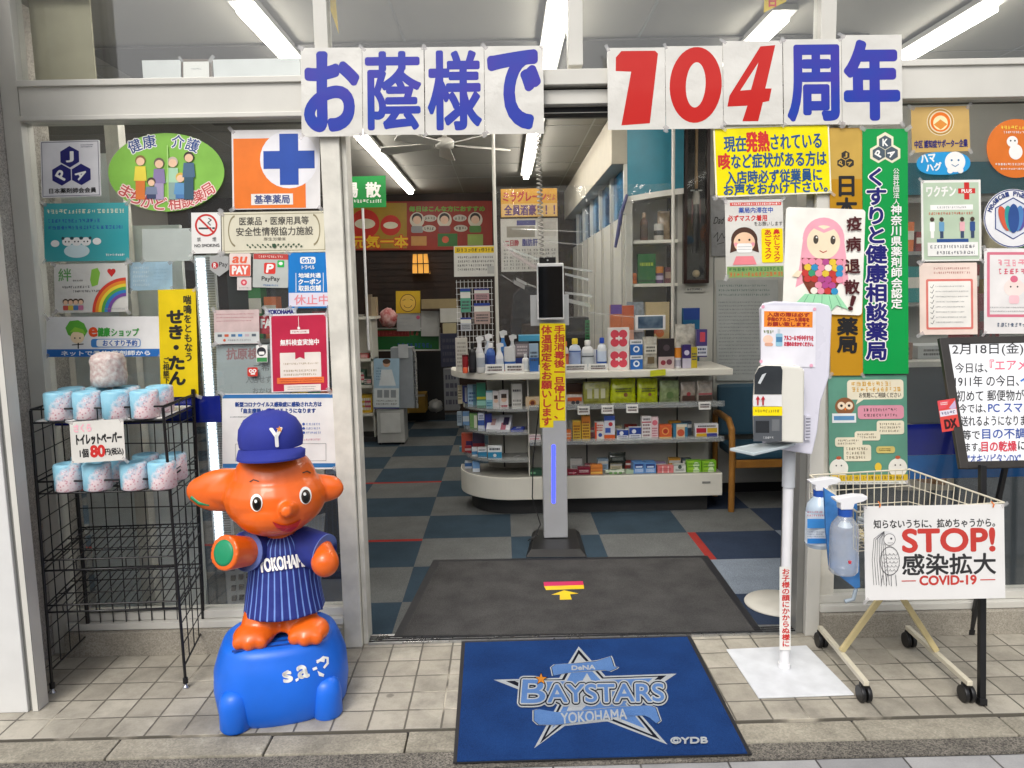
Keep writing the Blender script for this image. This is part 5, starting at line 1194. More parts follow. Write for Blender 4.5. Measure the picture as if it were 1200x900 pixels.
m_jer = stripe_mat(); m_jsl = mat('jersey_sleeve_cloth', '1c2a7c', 0.75, var=0.12, scale=20, bump=0.4, bscale=25)
J = [('b', (tx, 3.0, tz + 0.005), (0.142, 0.13, 0.165)), ('b', (tx, 3.0, tz + 0.10), (0.125, 0.11, 0.082)), ('t', [(tx, 3.0, tz + 0.05), (tx - 0.003, 2.995, tz - 0.09), (tx - 0.002, 2.99, tz - 0.158)], [0.132, 0.152, 0.163])]
me = remesh(J, 0.007, 4, 'j', m_jer); jer = link_mesh('striped_shirt', me, body, (tx, 3.0, tz - 0.15))
for path, rr in (([(tx - 0.08, 2.99, tz + 0.10), lp((tx - 0.07, 2.99, tz + 0.10), E3(288, 646, 2.9), 1.0)], [0.08, 0.078]), ([(tx + 0.075, 3.0, tz + 0.105), E3(381, 648, 2.95)], [0.08, 0.076])):
    mb = MB(); mb.tube(path, rr, m_jsl, 24); a_, b_ = Vector(path[0]), Vector(path[1]); mb.tube([lp(a_, b_, 0.965), lp(a_, b_, 1.0)], [rr[1] * 1.012] * 2, C('5f74b4'), 24); mb.build('sleeve', jer)
bj = bvh_of(jer)
a = Art((0, 2.84, 0), (0, -1, 0)); a.text('YOKOHAMA', 303, 652, 362, 667, NAVY, 1.5, rot=-8); a.text('YOKOHAMA', 303, 652, 362, 667, WHT, 0.7, rot=-8)
half = MB(); half.f, half.fm, half.fs, half.mats = a.txt.f, a.txt.fm, a.txt.fs, a.txt.mats
nv = len(a.txt.v) // 2
for i, p_ in enumerate(a.txt.v):
    e_ = (p_ - CAM).normalized(); h_ = bj.ray_cast(CAM, e_); half.v.append((h_[0] if h_[0] is not None else p_) - e_ * (0.007 + (0.0012 if i >= nv else 0)))
half.build('lettering', jer)
# cap
capz = E3(322, 530, 2.9).z; cc = Vector((hx - 0.004, 2.985, capz + 0.012))
mb = MB(); mb.lathe([(0.122, 0.0), (0.126, 0.03), (0.121, 0.07), (0.101, 0.105), (0.064, 0.13), (0.02, 0.141), (0.003, 0.142)], cc, m_cap, 36); mb.ball(cc + Vector((0, 0, 0.143)), (0.009, 0.009, 0.006), m_cap, 6)
cap = mb.build('cap', body)
rows = []
for rr, dz in ((0.112, 0.008), (0.145, 0.0), (0.185, -0.012), (0.207, -0.022)):
    rows.append([(cc.x + 0.01 + math.sin(t_) * min(rr, 0.134), cc.y - (math.cos(t_) * rr * 0.98), cc.z + dz - 0.012 * math.sin(t_) ** 2) for t_ in [math.radians(-80 + 160 * k / 24) for k in range(25)]])
mb = MB(); mb.grid(rows, m_cap); mb.grid([[(x_, y_, z_ - 0.007) for x_, y_, z_ in r_] for r_ in rows], m_cap); mb.grid([rows[-1], [(x_, y_, z_ - 0.007) for x_, y_, z_ in rows[-1]]], m_cap); mb.build('visor', cap)
bc = bvh_of(cap)
a = Art((0, 2.8, 0), (0, -1, 0)); a.text('Y', 317, 502, 331, 523, WHT, 1.0, rot=-4); a.poly(st(327.5, 503, 4.2), C('d98a2c'), a.txt)
wrap_build(a.txt, 'cap_badge', cap, bc, (0, 1, 0), 0.007)

# ---- hand sanitiser stand
san = thing('sanitizer_stand', 'white hand sanitiser stand on a flat plate at the right of the doorway', 'sanitiser stand', G(919, 782))
mb = MB(); q = [(851, 762), (945, 757.5), (1001, 815), (889, 819)]
mb.slab([G(x, y, 0.002) for x, y in q], (0, 0, 0.006), mat('scuffed_white_steel', 'd3d6da', 0.42, var=0.08, scale=12, detail=8)); mb.build('base_plate', san, bevel=0.0025)
pb = G(919, 782, 0.008); YS = pb.y
ptop = F(924, 535, YS)
mb = MB(); mb.tube([pb, Vector((pb.x, YS, ptop.z))], 0.0215, m_white, 20); pole = mb.build('pole', san)
mb = MB(); mb.tube([(pb.x, YS, ptop.z - 0.13), (pb.x, YS, ptop.z + 0.05)], 0.0265, mat('pale_grey_plastic', 'b9bcc0', 0.4), 20); mb.build('collar', pole); mb = MB(); mb.tube([(pb.x, YS, 0.009), (pb.x, YS, 0.03)], 0.026, m_white, 20); mb.build('foot_ring', pole)
a = Art((0, YS - 0.024, 0), (0, -1, 0)); a.rect(913.5, 664, 926.5, 762, m_paper); a.vtext('お子様の顔にかからぬ様に', 916, 666, 925.5, 758, RED, 0.25); a.finish(pole, 'label_strip', 'label_lettering')
# panel body, curved housing
YPn = YS - 0.03
m_wp = mat('lilac_white_plastic', 'd9d8e4', 0.28, var=0.02, coat=0.3)
A3 = lambda x, y, d=0.0: F(x, y, YPn - d)
out = [(889, 362), (893, 355), (905, 353), (958, 355), (968, 358), (971, 366), (968, 440), (958, 470), (954, 505), (948, 531), (905, 524), (893, 522)]
mb = MB(); mb.slab([A3(x, y) for x, y in out], (0, -0.035, 0), m_wp); body_p = mb.build('back_panel', san, bevel=0.008, seg=3)
a = Art((0, YPn - 0.0375, 0), (0, -1, 0), ang=0.8, c=(925, 395))
a.rect(892, 358, 956, 430, C('e3e2ea', 0.3)); a.rect(895, 365, 952, 383.5, C('e8892c'))
for k, t_ in enumerate(('入店の際は必ず', '手指のアルコール消毒を', 'お願い致します。')): a.text(t_, 899, 366.5 + k * 5.5, 948, 371.2 + k * 5.5, C('9a2a1c'), 0.3)
a.text('アルコールで手や手すりを', 919, 393, 953, 399, C('c02844'), 0.3); a.text('お清めおまかせください。', 919, 400.5, 953, 405.5, C('c02844'), 0.3)
a.circ(900, 398, 5.8, C('f0c9b4'), 5); a.rect(896, 402, 906, 406, C('d8a48c'), 2); a.rect(909, 391, 917, 406, C('8fbcd0'), 1.5); a.rect(911, 386, 914, 391, C('c5cdd2')); a.rect(909.5, 395, 916.5, 401, C('4a7fa6')); a.greek(894, 387, 906, 391, 1, C('6a7a2a'), 0.9, 3, 0)
for x_, y_ in ((893.5, 360), (954, 362), (892, 424), (951, 428)): a.circ(x_, y_, 2.0, C('e3a4bb'))
a.finish(body_p, 'instruction_card', 'lettering')
# dispenser
mb = MB(); prof = [(882, 512), (881, 470), (883, 440), (888, 429), (897, 425), (930, 427), (935, 432), (934, 516)]
mb.slab([A3(x, y, 0.036) for x, y in prof], (0, -0.075, 0), mat('ivory_plastic', 'dedcd2', 0.25, var=0.02, coat=0.3)); disp = mb.build('dispenser', san, bevel=0.012, seg=3)
a = Art((0, YPn - 0.1145, 0), (0, -1, 0), step=0.0006)
m_smoke = mat('smoked_plastic', '3a3e42', 0.1, var=0.2, scale=6, coat=0.6)
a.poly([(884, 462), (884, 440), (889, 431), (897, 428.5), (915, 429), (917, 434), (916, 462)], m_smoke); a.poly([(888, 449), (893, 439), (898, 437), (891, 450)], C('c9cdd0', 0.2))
a.rect(882.5, 462.5, 916, 476, C('e4e3e4')); a.rect(882, 476.5, 916.5, 487, YEL); a.greek(884, 479, 914, 484, 1, C('8a7a1c'), 0.6, 3, 0.1); a.rect(882.5, 487.5, 916, 517, C('53575c', 0.3)); a.rect(885, 493, 901, 507, C('2c2f33', 0.25)); a.rect(904, 491, 913, 505, C('6a6d70')); a.greek(894, 511, 906, 514, 1, C('c9cbcc'), 0.8, 4, 0)
for x_ in (887.5, 893.5): a.line([(x_, 474), (x_, 467)], 1.8, C('b3202c')); a.poly([(x_ - 2.6, 468), (x_ + 2.6, 468), (x_, 463.5)], C('b3202c'))
a.finish(disp, 'dispenser_front', 'lettering')
mb = MB(); tr_ = mat('grey_clear_tray', 'b9c4c8', 0.15, coat=0.5)
zt_ = A3(900, 520).z
mb.slab([G(855, 525, zt_), G(883, 531, zt_), G(925, 521, zt_ + 0.01), (A3(930, 512).x, YPn - 0.03, zt_ + 0.012), (A3(882, 512).x, YPn - 0.03, zt_ + 0.01)], (0, 0, -0.012), tr_); mb.build('drip_tray', san, bevel=0.003)
mb = MB(); mb.box(A3(938, 500).x, A3(944, 500).x, YPn - 0.05, YPn - 0.037, A3(938, 513).z, A3(938, 485).z, m_wp); [mb.box(A3(938.5, 500).x, A3(943.5, 500).x, YPn - 0.053, YPn - 0.051, A3(938, 487.5 + k * 3.6).z - 0.004, A3(938, 487.5 + k * 3.6).z, C('8a8b98')) for k in range(7)]; mb.build('vent', body_p)

# ---- wire cart with cloth banner
m_crm = mat('cream_coated_wire', 'cfc8b4', 0.4, var=0.08); m_crt = mat('yellowed_cream_tube', 'c9b98a', 0.45, var=0.12, scale=10)
cart = thing('wire_cart', 'cream wire basket cart on four black castors to the right of the sanitiser', 'cart', (1.62, 3.07, 0))
C1, C2, C3, C4 = Vector((1.431, 3.316, 0)), Vector((1.406, 2.846, 0)), Vector((1.827, 3.295, 0)), Vector((1.806, 2.826, 0))
ZR = 0.86
T1, T2, T3, T4 = G(949, 557, ZR), G(1066, 550, ZR), G(1177, 589, ZR - 0.06), G(1004, 600, ZR - 0.055)     # rim: back left, back right, front right, front left
ZBt = ZR - 0.21
Bq = [Vector((p.x * 0.96 + 1.62 * 0.04, p.y * 0.94 + 3.05 * 0.06, ZBt)) for p in (T1, T2, T3, T4)]
mb = MB(); Tq = [T1, T2, T3, T4]
for i in range(4):
    j = (i + 1) % 4
    for z_ in (0.0, 0.34, 0.67): mb.tube([lp(Tq[i], Bq[i], z_), lp(Tq[j], Bq[j], z_)], 0.0042 if z_ == 0 else 0.0022, m_crm, 6)
    n_ = 14 if i % 2 == 0 else 16
    for k in range(n_ + 1): mb.tube([lp(Tq[i], Tq[j], k / n_), lp(Bq[i], Bq[j], k / n_)], 0.0021, m_crm, 5)
for k in range(15): mb.tube([lp(Bq[0], Bq[1], k / 14), lp(Bq[3], Bq[2], k / 14)], 0.002, m_crm, 5)
for k in range(11): mb.tube([lp(Bq[0], Bq[3], k / 10) - Vector((0, 0, .004)), lp(Bq[1], Bq[2], k / 10) - Vector((0, 0, .004))], 0.002, m_crm, 5)
mb.build('basket', cart)
for a_, b_ in ((C1, C2), (C3, C4)):
    zz = Vector((0, 0, 0.085)); mb = MB(); d_ = (b_ - a_).normalized() * 0.02; mb.bar(a_ + zz - d_, b_ + zz + d_, 0.022, 0.02, m_crm); mb.build('bottom_rail', cart, bevel=0.003)
mL, mR = lp(C1, C2, 0.5) + Vector((0, 0, .096)), lp(C3, C4, 0.5) + Vector((0, 0, .096))
cxm = (C1.x + C3.x) / 2
for a_, b_ in ((mL, Vector((cxm + 0.17, mL.y + 0.012, ZBt - 0.01))), (mR, Vector((cxm - 0.17, mR.y - 0.016, ZBt - 0.01)))):
    mb = MB(); mb.bar(a_, b_, 0.024, 0.018, m_crt, (0, 1, 0)); mb.build('leg', cart, bevel=0.003)
for c_ in (C1, C2, C3, C4):
    mb = MB(); mb.tube([c_ + Vector((-0.021, 0, 0.034)), c_ + Vector((-0.004, 0, 0.034))], 0.034, m_black, 20); mb.tube([c_ + Vector((0.004, 0, 0.034)), c_ + Vector((0.021, 0, 0.034))], 0.034, m_black, 20); cs = mb.build('caster', cart, bevel=0.004)
    mb = MB(); mb.box(c_.x - 0.012, c_.x + 0.012, c_.y - 0.012, c_.y + 0.02, 0.055, 0.074, m_black); mb.tube([c_ + Vector((0, 0, 0.06)), c_ + Vector((0, 0, 0.084))], 0.008, m_black, 10); mb.build('fork', cs)
# papers lying in the basket
mb = MB(); rn = random.Random(2)
for k in range(4): mb.cbox((1.58 + 0.02 * k, 3.04 - 0.02 * k, ZBt + 0.016 + 0.014 * k), (0.11, 0.03 - 0.02 * k, 0), (-0.02, 0.08, 0), (0, 0, 0.005), mat('clear_bag', '9aa0a6', 0.2, var=0.2, scale=20))
o = tag(mb.build('plastic_bags'), 'folded clear plastic bags lying in the bottom of the wire cart', 'bag')
# hanging cloth banner on the cart front
YSg = min(T3.y, T4.y) - 0.012
mban = mat('white_vinyl_banner', 'e3e2e0', 0.5, var=0.02, bump=0.12, bscale=9)
p = Poster('cart_banner', 'white banner reading stop hung on the front of the wire cart', 'banner', 1013, 592, 1177, 702, YSg, mban, -0.9, th=0.002)
SR = C('c23c34')
p.text('知らないうちに、拡めちゃうから。', 1024, 608, 1166, 618, C('2a2a2c'), 0.25)
p.text('STOP!', 1058, 620, 1165, 646, SR, 1.3); p.text('感染拡大', 1057, 649, 1166, 673, C('2a2a2c'), 0.6); p.text('COVID-19', 1077, 674.5, 1143, 685, SR, 0.55); p.line([(1056, 680), (1072, 680)], 1.2, SR); p.line([(1148, 680), (1165, 680)], 1.2, SR)
# long haired outline figure
dkl = C('4a4a4e')
p.circ(1038, 629, 11, C('d6d6d6'), 8); 
for k in range(7):
    x0 = 1024 + k * 2.0; p.line([(1036, 621.5), (x0, 630 + (k % 2)), (x0 - 2.5 + k * 0.8, 655), (x0 - 1 + k, 684)], 0.55, dkl)
p.circ(1042, 631, 7, C('e3e2e0')); p.ring(1042, 631, 7, 0.6, dkl); p.circ(1044, 630, 1.2, dkl); p.line([(1040, 635), (1046, 635)], 0.5, dkl)
p.ring(1042, 656, 11.5, 0.6, dkl, 17)
for r in range(5):
    for q_ in range(4): p.ring(1035 + q_ * 4.6 + (r % 2) * 2, 647 + r * 4.6, 2.4, 0.4, dkl, 2.4, 0, 180, 8)
for k in range(4): p.line([(1033 + k * 5, 672), (1031 + k * 6, 685)], 0.6, dkl)
p.done()
for px in (1031, 1164):
    mb = MB(); q_ = F(px, 592, YSg - 0.004); mb.tube([q_ + Vector((0, 0, -0.008)), q_ + Vector((0, -0.004, 0.004)), q_ + Vector((0, 0.012, 0.01))], 0.0025, C('d9762c'), 6); mb.build('orange_tie', p.obj)
# spray bottles hung on the cart and a blue bag
def spray(px0, px1, ptop, pbot, Y, label, filled, lab):
    c_ = F((px0 + px1) / 2, pbot, Y); z0, z1 = c_.z, F(px0, ptop, Y).z; r = (F(px1, pbot, Y).x - F(px0, pbot, Y).x) / 2; h = z1 - z0
    t_ = thing('spray_bottle', label, 'spray bottle', c_)
    m_b = mat('bottle_plastic_' + lab, filled, 0.15, var=0.05, coat=0.5) if lab == 'a' else glassy('bottle_clear', (.86, .91, .95), 1.3, .06, 0, haze=.28)
    mb = MB(); mb.lathe([(r * .85, 0), (r, 0.01), (r, h * .55), (r * .9, h * .63), (r * .5, h * .72), (r * .42, h * .76)], c_, m_b, 22); bt = mb.build('bottle', t_)
    mb = MB(); mb.lathe([(r * .48, h * .735), (r * .5, h * .82)], c_, C('1f4fa6'), 18); mb.build('collar', t_)
    mb = MB(); zc = c_.z + h * .825
    mb.slab([Vector((c_.x + x_ * r, Y - r * .38, zc + z_ * h)) for x_, z_ in ((-.45, 0), (.4, 0), (.5, .07), (1.15, .10), (1.45, .13), (1.4, .165), (.6, .175), (-.95, .14), (-.8, .10), (-.5, .085))], (0, r * .76, 0), m_white); mb.build('trigger_head', t_, bevel=0.003)
    return t_, c_, r, h
t_, c_, r, h = spray(944, 974, 560, 640, 3.0, 'printed spray bottle with blue collar hung at the left end of the wire cart', 'b6c6d4', 'a')
mb = MB(); mb.lathe([(r * 1.02, h * .06), (r * 1.02, h * .5)], c_, C('d3dbe3'), 22); lb = mb.build('label', t_)
a = Art((0, 3.0 - r * 1.03, 0), (0, -1, 0)); bvl = bvh_of(lb)
a.greek(946, 598, 970, 606, 2, C('b04a5a'), 0.5, 2); a.rect(946, 608, 969, 619, C('3f8ad0')); a.greek(946, 622, 969, 630, 3, C('5a6a8a'), 0.5, 3); a.rect(946, 631, 968, 637, C('2f7fcc'))
o_ = MB(); o_.f, o_.fm, o_.fs = a.pic.f + [tuple(i + len(a.pic.v) for i in f) for f in a.txt.f], a.pic.fm + [0] * 0, a.pic.fs + a.txt.fs
o_.mats = a.pic.mats + a.txt.mats; o_.fm = a.pic.fm + [k + len(a.pic.mats) for k in a.txt.fm]; o_.v = a.pic.v + a.txt.v
o_.build('label_print', lb)
t_, c_, r, h = spray(972, 1004, 580, 671, 2.70, 'clear empty spray bottle hung in front of the blue bag', '9fb6cc', 'b')
mb = MB(); mb.lathe([(r * .5, h * .60), (r * .3, h * .66)], (c_.x - 0.0, c_.y - 0.004, c_.z), C('c9d4de'), 16); mb.lathe([(r * .1, -h * .02), (r * .12, h * .012)], (c_.x, c_.y - r * 1.0, c_.z + h * .2), C('c03040'), 10); mb.build('red_mark', t_)
mb = MB(); bagp = [(966, 572), (985, 584), (1004, 580), (1006, 640), (1008, 688), (1003, 690), (985, 676), (972, 664), (968, 620)]
mb.slab([F(x, y, 2.80) for x, y in bagp], (0, 0.012, 0), mat('blue_plastic_bag', '3f79b8', 0.25, var=0.25, scale=14, bump=0.5, bscale=18, coat=0.4)); mb.tube([F(1003, 690, 2.8), F(1000, 702, 2.8), F(990, 705, 2.8)], 0.008, C('9aa6b0'), 8)
tag(mb.build('blue_bag'), 'translucent blue plastic bag hanging on the left side of the wire cart', 'bag')

# ---- handwritten whiteboard on an A-frame
XE = 1.85
ea, eb = PX(1101, 396, XE), PX(1125.5, 549, XE); d_ = (eb - ea).normalized()
foot = ea + d_ * ((ea.z) / -d_.z)
wide = 0.56
ez = thing('easel_board', 'whiteboard easel with handwritten lines and a dark frame at the right edge', 'sign board', foot)
nE = Vector((0, d_.z, -d_.y)).normalized()
if nE.y > 0: nE = -nE
V = Vector((wide, 0, 0)); fw = 0.035
mb = MB()
m_fr = mat('dark_brown_frame', '2b2723', 0.45, var=0.2, scale=8)
th = nE * -0.02
for s_, e_, ox in ((ea, eb, 0.0), (ea + V - Vector((fw, 0, 0)), eb + V - Vector((fw, 0, 0)), 0)): mb.slab([s_, s_ + Vector((fw, 0, 0)), e_ + Vector((fw, 0, 0)), e_], th, m_fr)
mb.slab([ea + Vector((fw, 0, 0)), ea + V - Vector((fw, 0, 0)), ea + V - Vector((fw, 0, 0)) + d_ * fw * .8, ea + Vector((fw, 0, 0)) + d_ * fw * .8], th, m_fr)
mb.slab([eb + Vector((fw, 0, 0)) - d_ * fw * .8, eb + V - Vector((fw, 0, 0)) - d_ * fw * .8, eb + V - Vector((fw, 0, 0)), eb + Vector((fw, 0, 0))], th, m_fr)
mb.build('frame', ez, bevel=0.002)
a0, a1 = ea + Vector((fw + .001, 0, 0)) + d_ * fw * .81, eb + Vector((fw + .001, 0, 0)) - d_ * fw * .81
mb = MB(); W2 = Vector((wide - 2 * fw - .002, 0, 0)); bk = nE * -0.008; mb.slab([a0 + bk, a0 + W2 + bk, a1 + W2 + bk, a1 + bk], nE * 0.004, mat('whiteboard', 'e6e8ea', 0.2, var=0.02, coat=0.3)); wb = mb.build('writing_surface', ez)
a = Art(a0 + nE * -0.0035, nE)
KB, KP, KBl = C('2c2c30'), C('d86a80'), C('35509a')
def hand(t_, x0, y0, x1, y1, m, b=0.12): a.text(t_, x0, y0, x1, y1, m, b, rot=-0.8)
hand('2月18日(金)', 1116, 402, 1199, 417, KB); hand('今日は、', 1119, 425, 1157, 437, KB); hand('『エアメール』', 1160, 421, 1236, 434, KP, 0.2); hand('1911年 の今日、', 1119, 440, 1194, 453, KB); hand('イ', 1196, 439, 1204, 452, C('2f6fc0'), 0.4)
hand('初めて 郵便物が', 1121, 457, 1200, 470, KB); hand('今では、', 1124, 473, 1155, 484, KB); hand('PC スマホ', 1158, 472, 1210, 483, KBl, 0.2); hand('送れるようになりま', 1126, 487, 1202, 499, KB); hand('等で', 1128, 504, 1148, 515, KB); hand('目の不調', 1151, 502, 1202, 514, KBl, 0.2); hand('ます。', 1131, 519, 1149, 529, KB); hand('目の乾燥', 1150, 517, 1191, 529, C('c8384a'), 0.3); hand('に', 1193, 517, 1202, 527, KB); hand('"オキソピタンDX"', 1134, 532, 1196, 543, KBl, 0.15)
a.finish(wb, 'drawing', 'handwriting')
fl_ = G(1150, 826)
for dx in (0.0, 0.46):
    a_, b_ = Vector((fl_.x + dx, fl_.y, 0.012)), Vector((eb.x + 0.07 + dx, eb.y - 0.03, eb.z + 0.02)); dd = (b_ - a_).normalized()
    mb = MB(); mb.bar(a_, b_, 0.024, 0.022, m_black); mb.bar(a_ - dd * 0.01, a_ + dd * 0.016, 0.03, 0.03, m_black); mb.build('leg', ez, bevel=0.002)
rl_ = G(1137, 743)
for dx in (0.0, 0.3):
    a_, b_ = Vector((rl_.x + dx, rl_.y, 0.012)), Vector((rl_.x + dx + 0.06, ea.y + 0.05, ea.z - 0.3)); dd = (b_ - a_).normalized()
    mb = MB(); mb.bar(a_, b_, 0.02, 0.02, m_black); mb.bar(a_ - dd * 0.01, a_ + dd * 0.016, 0.028, 0.028, m_black); mb.build('leg', ez, bevel=0.002)
p = Poster('card', 'tilted red and white product card clipped to the left edge of the whiteboard', 'card', 1101, 468, 1122, 505, (ea.y + eb.y) / 2 - 0.035, C('dc4a44'), -9)
p.poly([(1101.5, 478), (1101.5, 468.5), (1116, 468.5), (1109, 478)], C('e2525e')); p.rect(1101.5, 480, 1121.5, 487, C('e4dfe8')); p.greek(1103, 481.5, 1120, 485.5, 1, NAVY, 0.8, 3, 0); p.poly([(1113, 478), (1121.5, 470), (1121.5, 479), (1116, 480)], C('c9b4d4')); p.text('DX', 1105.5, 491.5, 1119, 501.5, C('3a1a1e'), 0.7); p.greek(1104, 470, 1114, 474, 2, WHT, 0.6, 6, 0.2); p.done()
# ---- plate of a stand just inside the doorway, its pole behind the sanitiser pole
c_ = G(912, 708, 0.004)
t = thing('round_stand', 'stand with round off-white floor plate just inside the doorway behind the sanitiser', 'stand', (c_.x, c_.y, 0.004))
mb = MB(); mb.lathe([(0.17, 0.002), (0.172, 0.006), (0.168, 0.012), (0.05, 0.016), (0.01, 0.016)], c_, mat('ivory_steel', 'c9c6bc', 0.45), 40); mb.build('base_plate', t)
mb = MB(); mb.tube([c_ + Vector((0.02, 0, 0.012)), c_ + Vector((0.02, 0, 0.62))], 0.012, m_alu_dk, 12); mb.build('pole', t)
# ================================================================ INSIDE THE SHOP
m_cw = mat('counter_laminate', 'dedbd0', 0.4, var=0.03, scale=4); m_cw2 = mat('counter_panel', 'd6d4ca', 0.55, var=0.03); m_skirt = mat('counter_skirt', '2b2b2c', 0.5)
m_shelfp = mat('grey_clear_shelf', '9a9b98', 0.25, var=0.05, coat=0.3)
CCX, CCY = 0.06, 5.88
def stadium(xr_, yf, R, yb=6.3, n=20):
    pts = [(xr_, yf), (CCX, yf)]
    for k in range(1, n + 1):
        a = math.radians(-90 - 90 * k / n); pts.append((CCX + R * math.cos(a), CCY + R * math.sin(a) if yf is None else CCY + (CCY - yf) * math.sin(a)))
    pts += [(CCX - R, yb), (xr_, yb)]
    return pts
ZT, Z1, Z2, Z0 = 1.08, 0.816, 0.556, 0.30
ct = thing('shop_counter', 'cream shop counter with rounded end and shelves of medicine', 'counter', (0.7, 5.8, 0))
mb = MB(); mb.prism(stadium(1.50, 5.54, 0.34, 5.97), 0.006, 0.13, m_skirt); mb.build('skirting', ct)
mb = MB(); mb.prism(stadium(1.59, 5.46, 0.42, 5.97), 0.131, Z0, m_cw, mat('counter_ledge', '8f8d85', 0.45)); mb.build('base', ct, bevel=0.006)
mb = MB(); mb.prism(stadium(1.64, 5.40, 0.475, 5.985), ZT - 0.05, ZT, m_cw); mb.build('counter_top', ct, bevel=0.008)
mb = MB(); mb.prism(stadium(1.57, 5.78, 0.20, 5.97), Z0 + 0.001, ZT - 0.051, m_cw2)
for xx in (-0.02, 0.165, 0.62, 1.32): mb.box(xx, xx + 0.010, 5.776, 5.779, Z0 + 0.01, ZT - 0.055, m_dark)
mb.build('back_panel', ct)
mb = MB(); mb.box(0.165, 0.172, 5.50, 5.775, Z0 + .001, ZT - 0.052, m_cw2); mb.build('divider', ct)
for z_, x0 in ((Z1, 0.173), (Z2, 0.173)):
    mb = MB(); mb.box(x0, 1.585, 5.47, 5.777, z_ - 0.012, z_, m_shelfp); mb.box(x0, 1.60, 5.462, 5.468, z_ - 0.02, z_ + 0.022, m_acry); mb.build('shelf', ct)
def arc_shelf(z_):
    mb = MB(); out = stadium(0.164, 5.50, 0.385, 5.95)[0:-2]; inn = stadium(0.164, 5.777, 0.205, 5.95)[0:-2]
    mb.prism(out + inn[::-1], z_ - 0.012, z_, m_shelfp)
    mb.grid([[(x, y, z_ - 0.016) for x, y in stadium(0.164, 5.495, 0.39, 5.95)[:-2]], [(x, y, z_ + 0.024) for x, y in stadium(0.164, 5.495, 0.39, 5.95)[:-2]]], m_acry)
    return mb.build('end_shelf', ct)
ZA, ZB, ZCc = 0.80, 0.627, 0.42
for z_ in (ZA, ZB, ZCc): arc_shelf(z_)
mb = MB(); mb.box(1.44, 1.50, 5.457, 5.459, 0.225, 0.24, C('8a8a86')); mb.build('maker_plate', ct)
def arcY(px, R=0.35):
    Y = 5.6
    for _ in range(12):
        x = (px - 590) / 890 * Y; Y = CCY - math.sqrt(max(R * R - min(0.0, x - CCX) ** 2, 0.0004)) if x < CCX else CCY - R
    return Y
# ---- goods: every one its own object
G_ = {'top': 'goods standing on the counter top', 's1': 'goods on the counter\'s upper shelf', 's2': 'goods on the counter\'s middle shelf', 's0': 'goods on the counter\'s lowest ledge', 'eA': 'goods on the upper shelf of the rounded counter end', 'eB': 'goods on the second shelf of the rounded counter end', 'eC': 'goods on the third shelf of the rounded counter end', 'e0': 'goods on the ledge of the rounded counter end'}
ZS = {'top': ZT, 's1': Z1, 's2': Z2, 's0': Z0, 'eA': ZA, 'eB': ZB, 'eC': ZCc, 'e0': Z0}
rg = random.Random(21)
def front_art(mb, X0, X1, y, z0, z1, bands, seed):
    w, h = X1 - X0, z1 - z0; o = 0.0006; rr = random.Random(seed)
    for b in bands:
        k = b[0]
        if k == 'b':   # band between two heights
            _, a, c, col = b[:4]; u0, u1 = (b[4], b[5]) if len(b) > 5 else (0, 1)
            mb.poly([(X0 + w * u0, y - o, z0 + h * a), (X0 + w * u1, y - o, z0 + h * a), (X0 + w * u1, y - o, z0 + h * c), (X0 + w * u0, y - o, z0 + h * c)], C(col)); o += 0.0003
        elif k == 'c':
            _, u, v, r, col = b; mb.poly([(X0 + w * u + r * w * math.cos(t), y - o, z0 + h * v + r * w * math.sin(t)) for t in [2 * math.pi * i / 16 for i in range(16)]], C(col)); o += 0.0003
        elif k == 't':  # rows of tiny print
            _, a, c, n, col = b
            for i in range(n):
                zz = z0 + h * (a + (c - a) * (i + 0.5) / n); hh = h * (c - a) / n * 0.28; x = X0 + w * 0.12
                while x < X0 + w * 0.86:
                    ww = rr.uniform(0.5, 1.6) * hh; x2 = min(x + ww, X0 + w * 0.88); mb.poly([(x, y - o, zz - hh), (x2, y - o, zz - hh), (x2, y - o, zz + hh), (x, y - o, zz + hh)], C(col)); x = x2 + hh * 0.4
            o += 0.0003
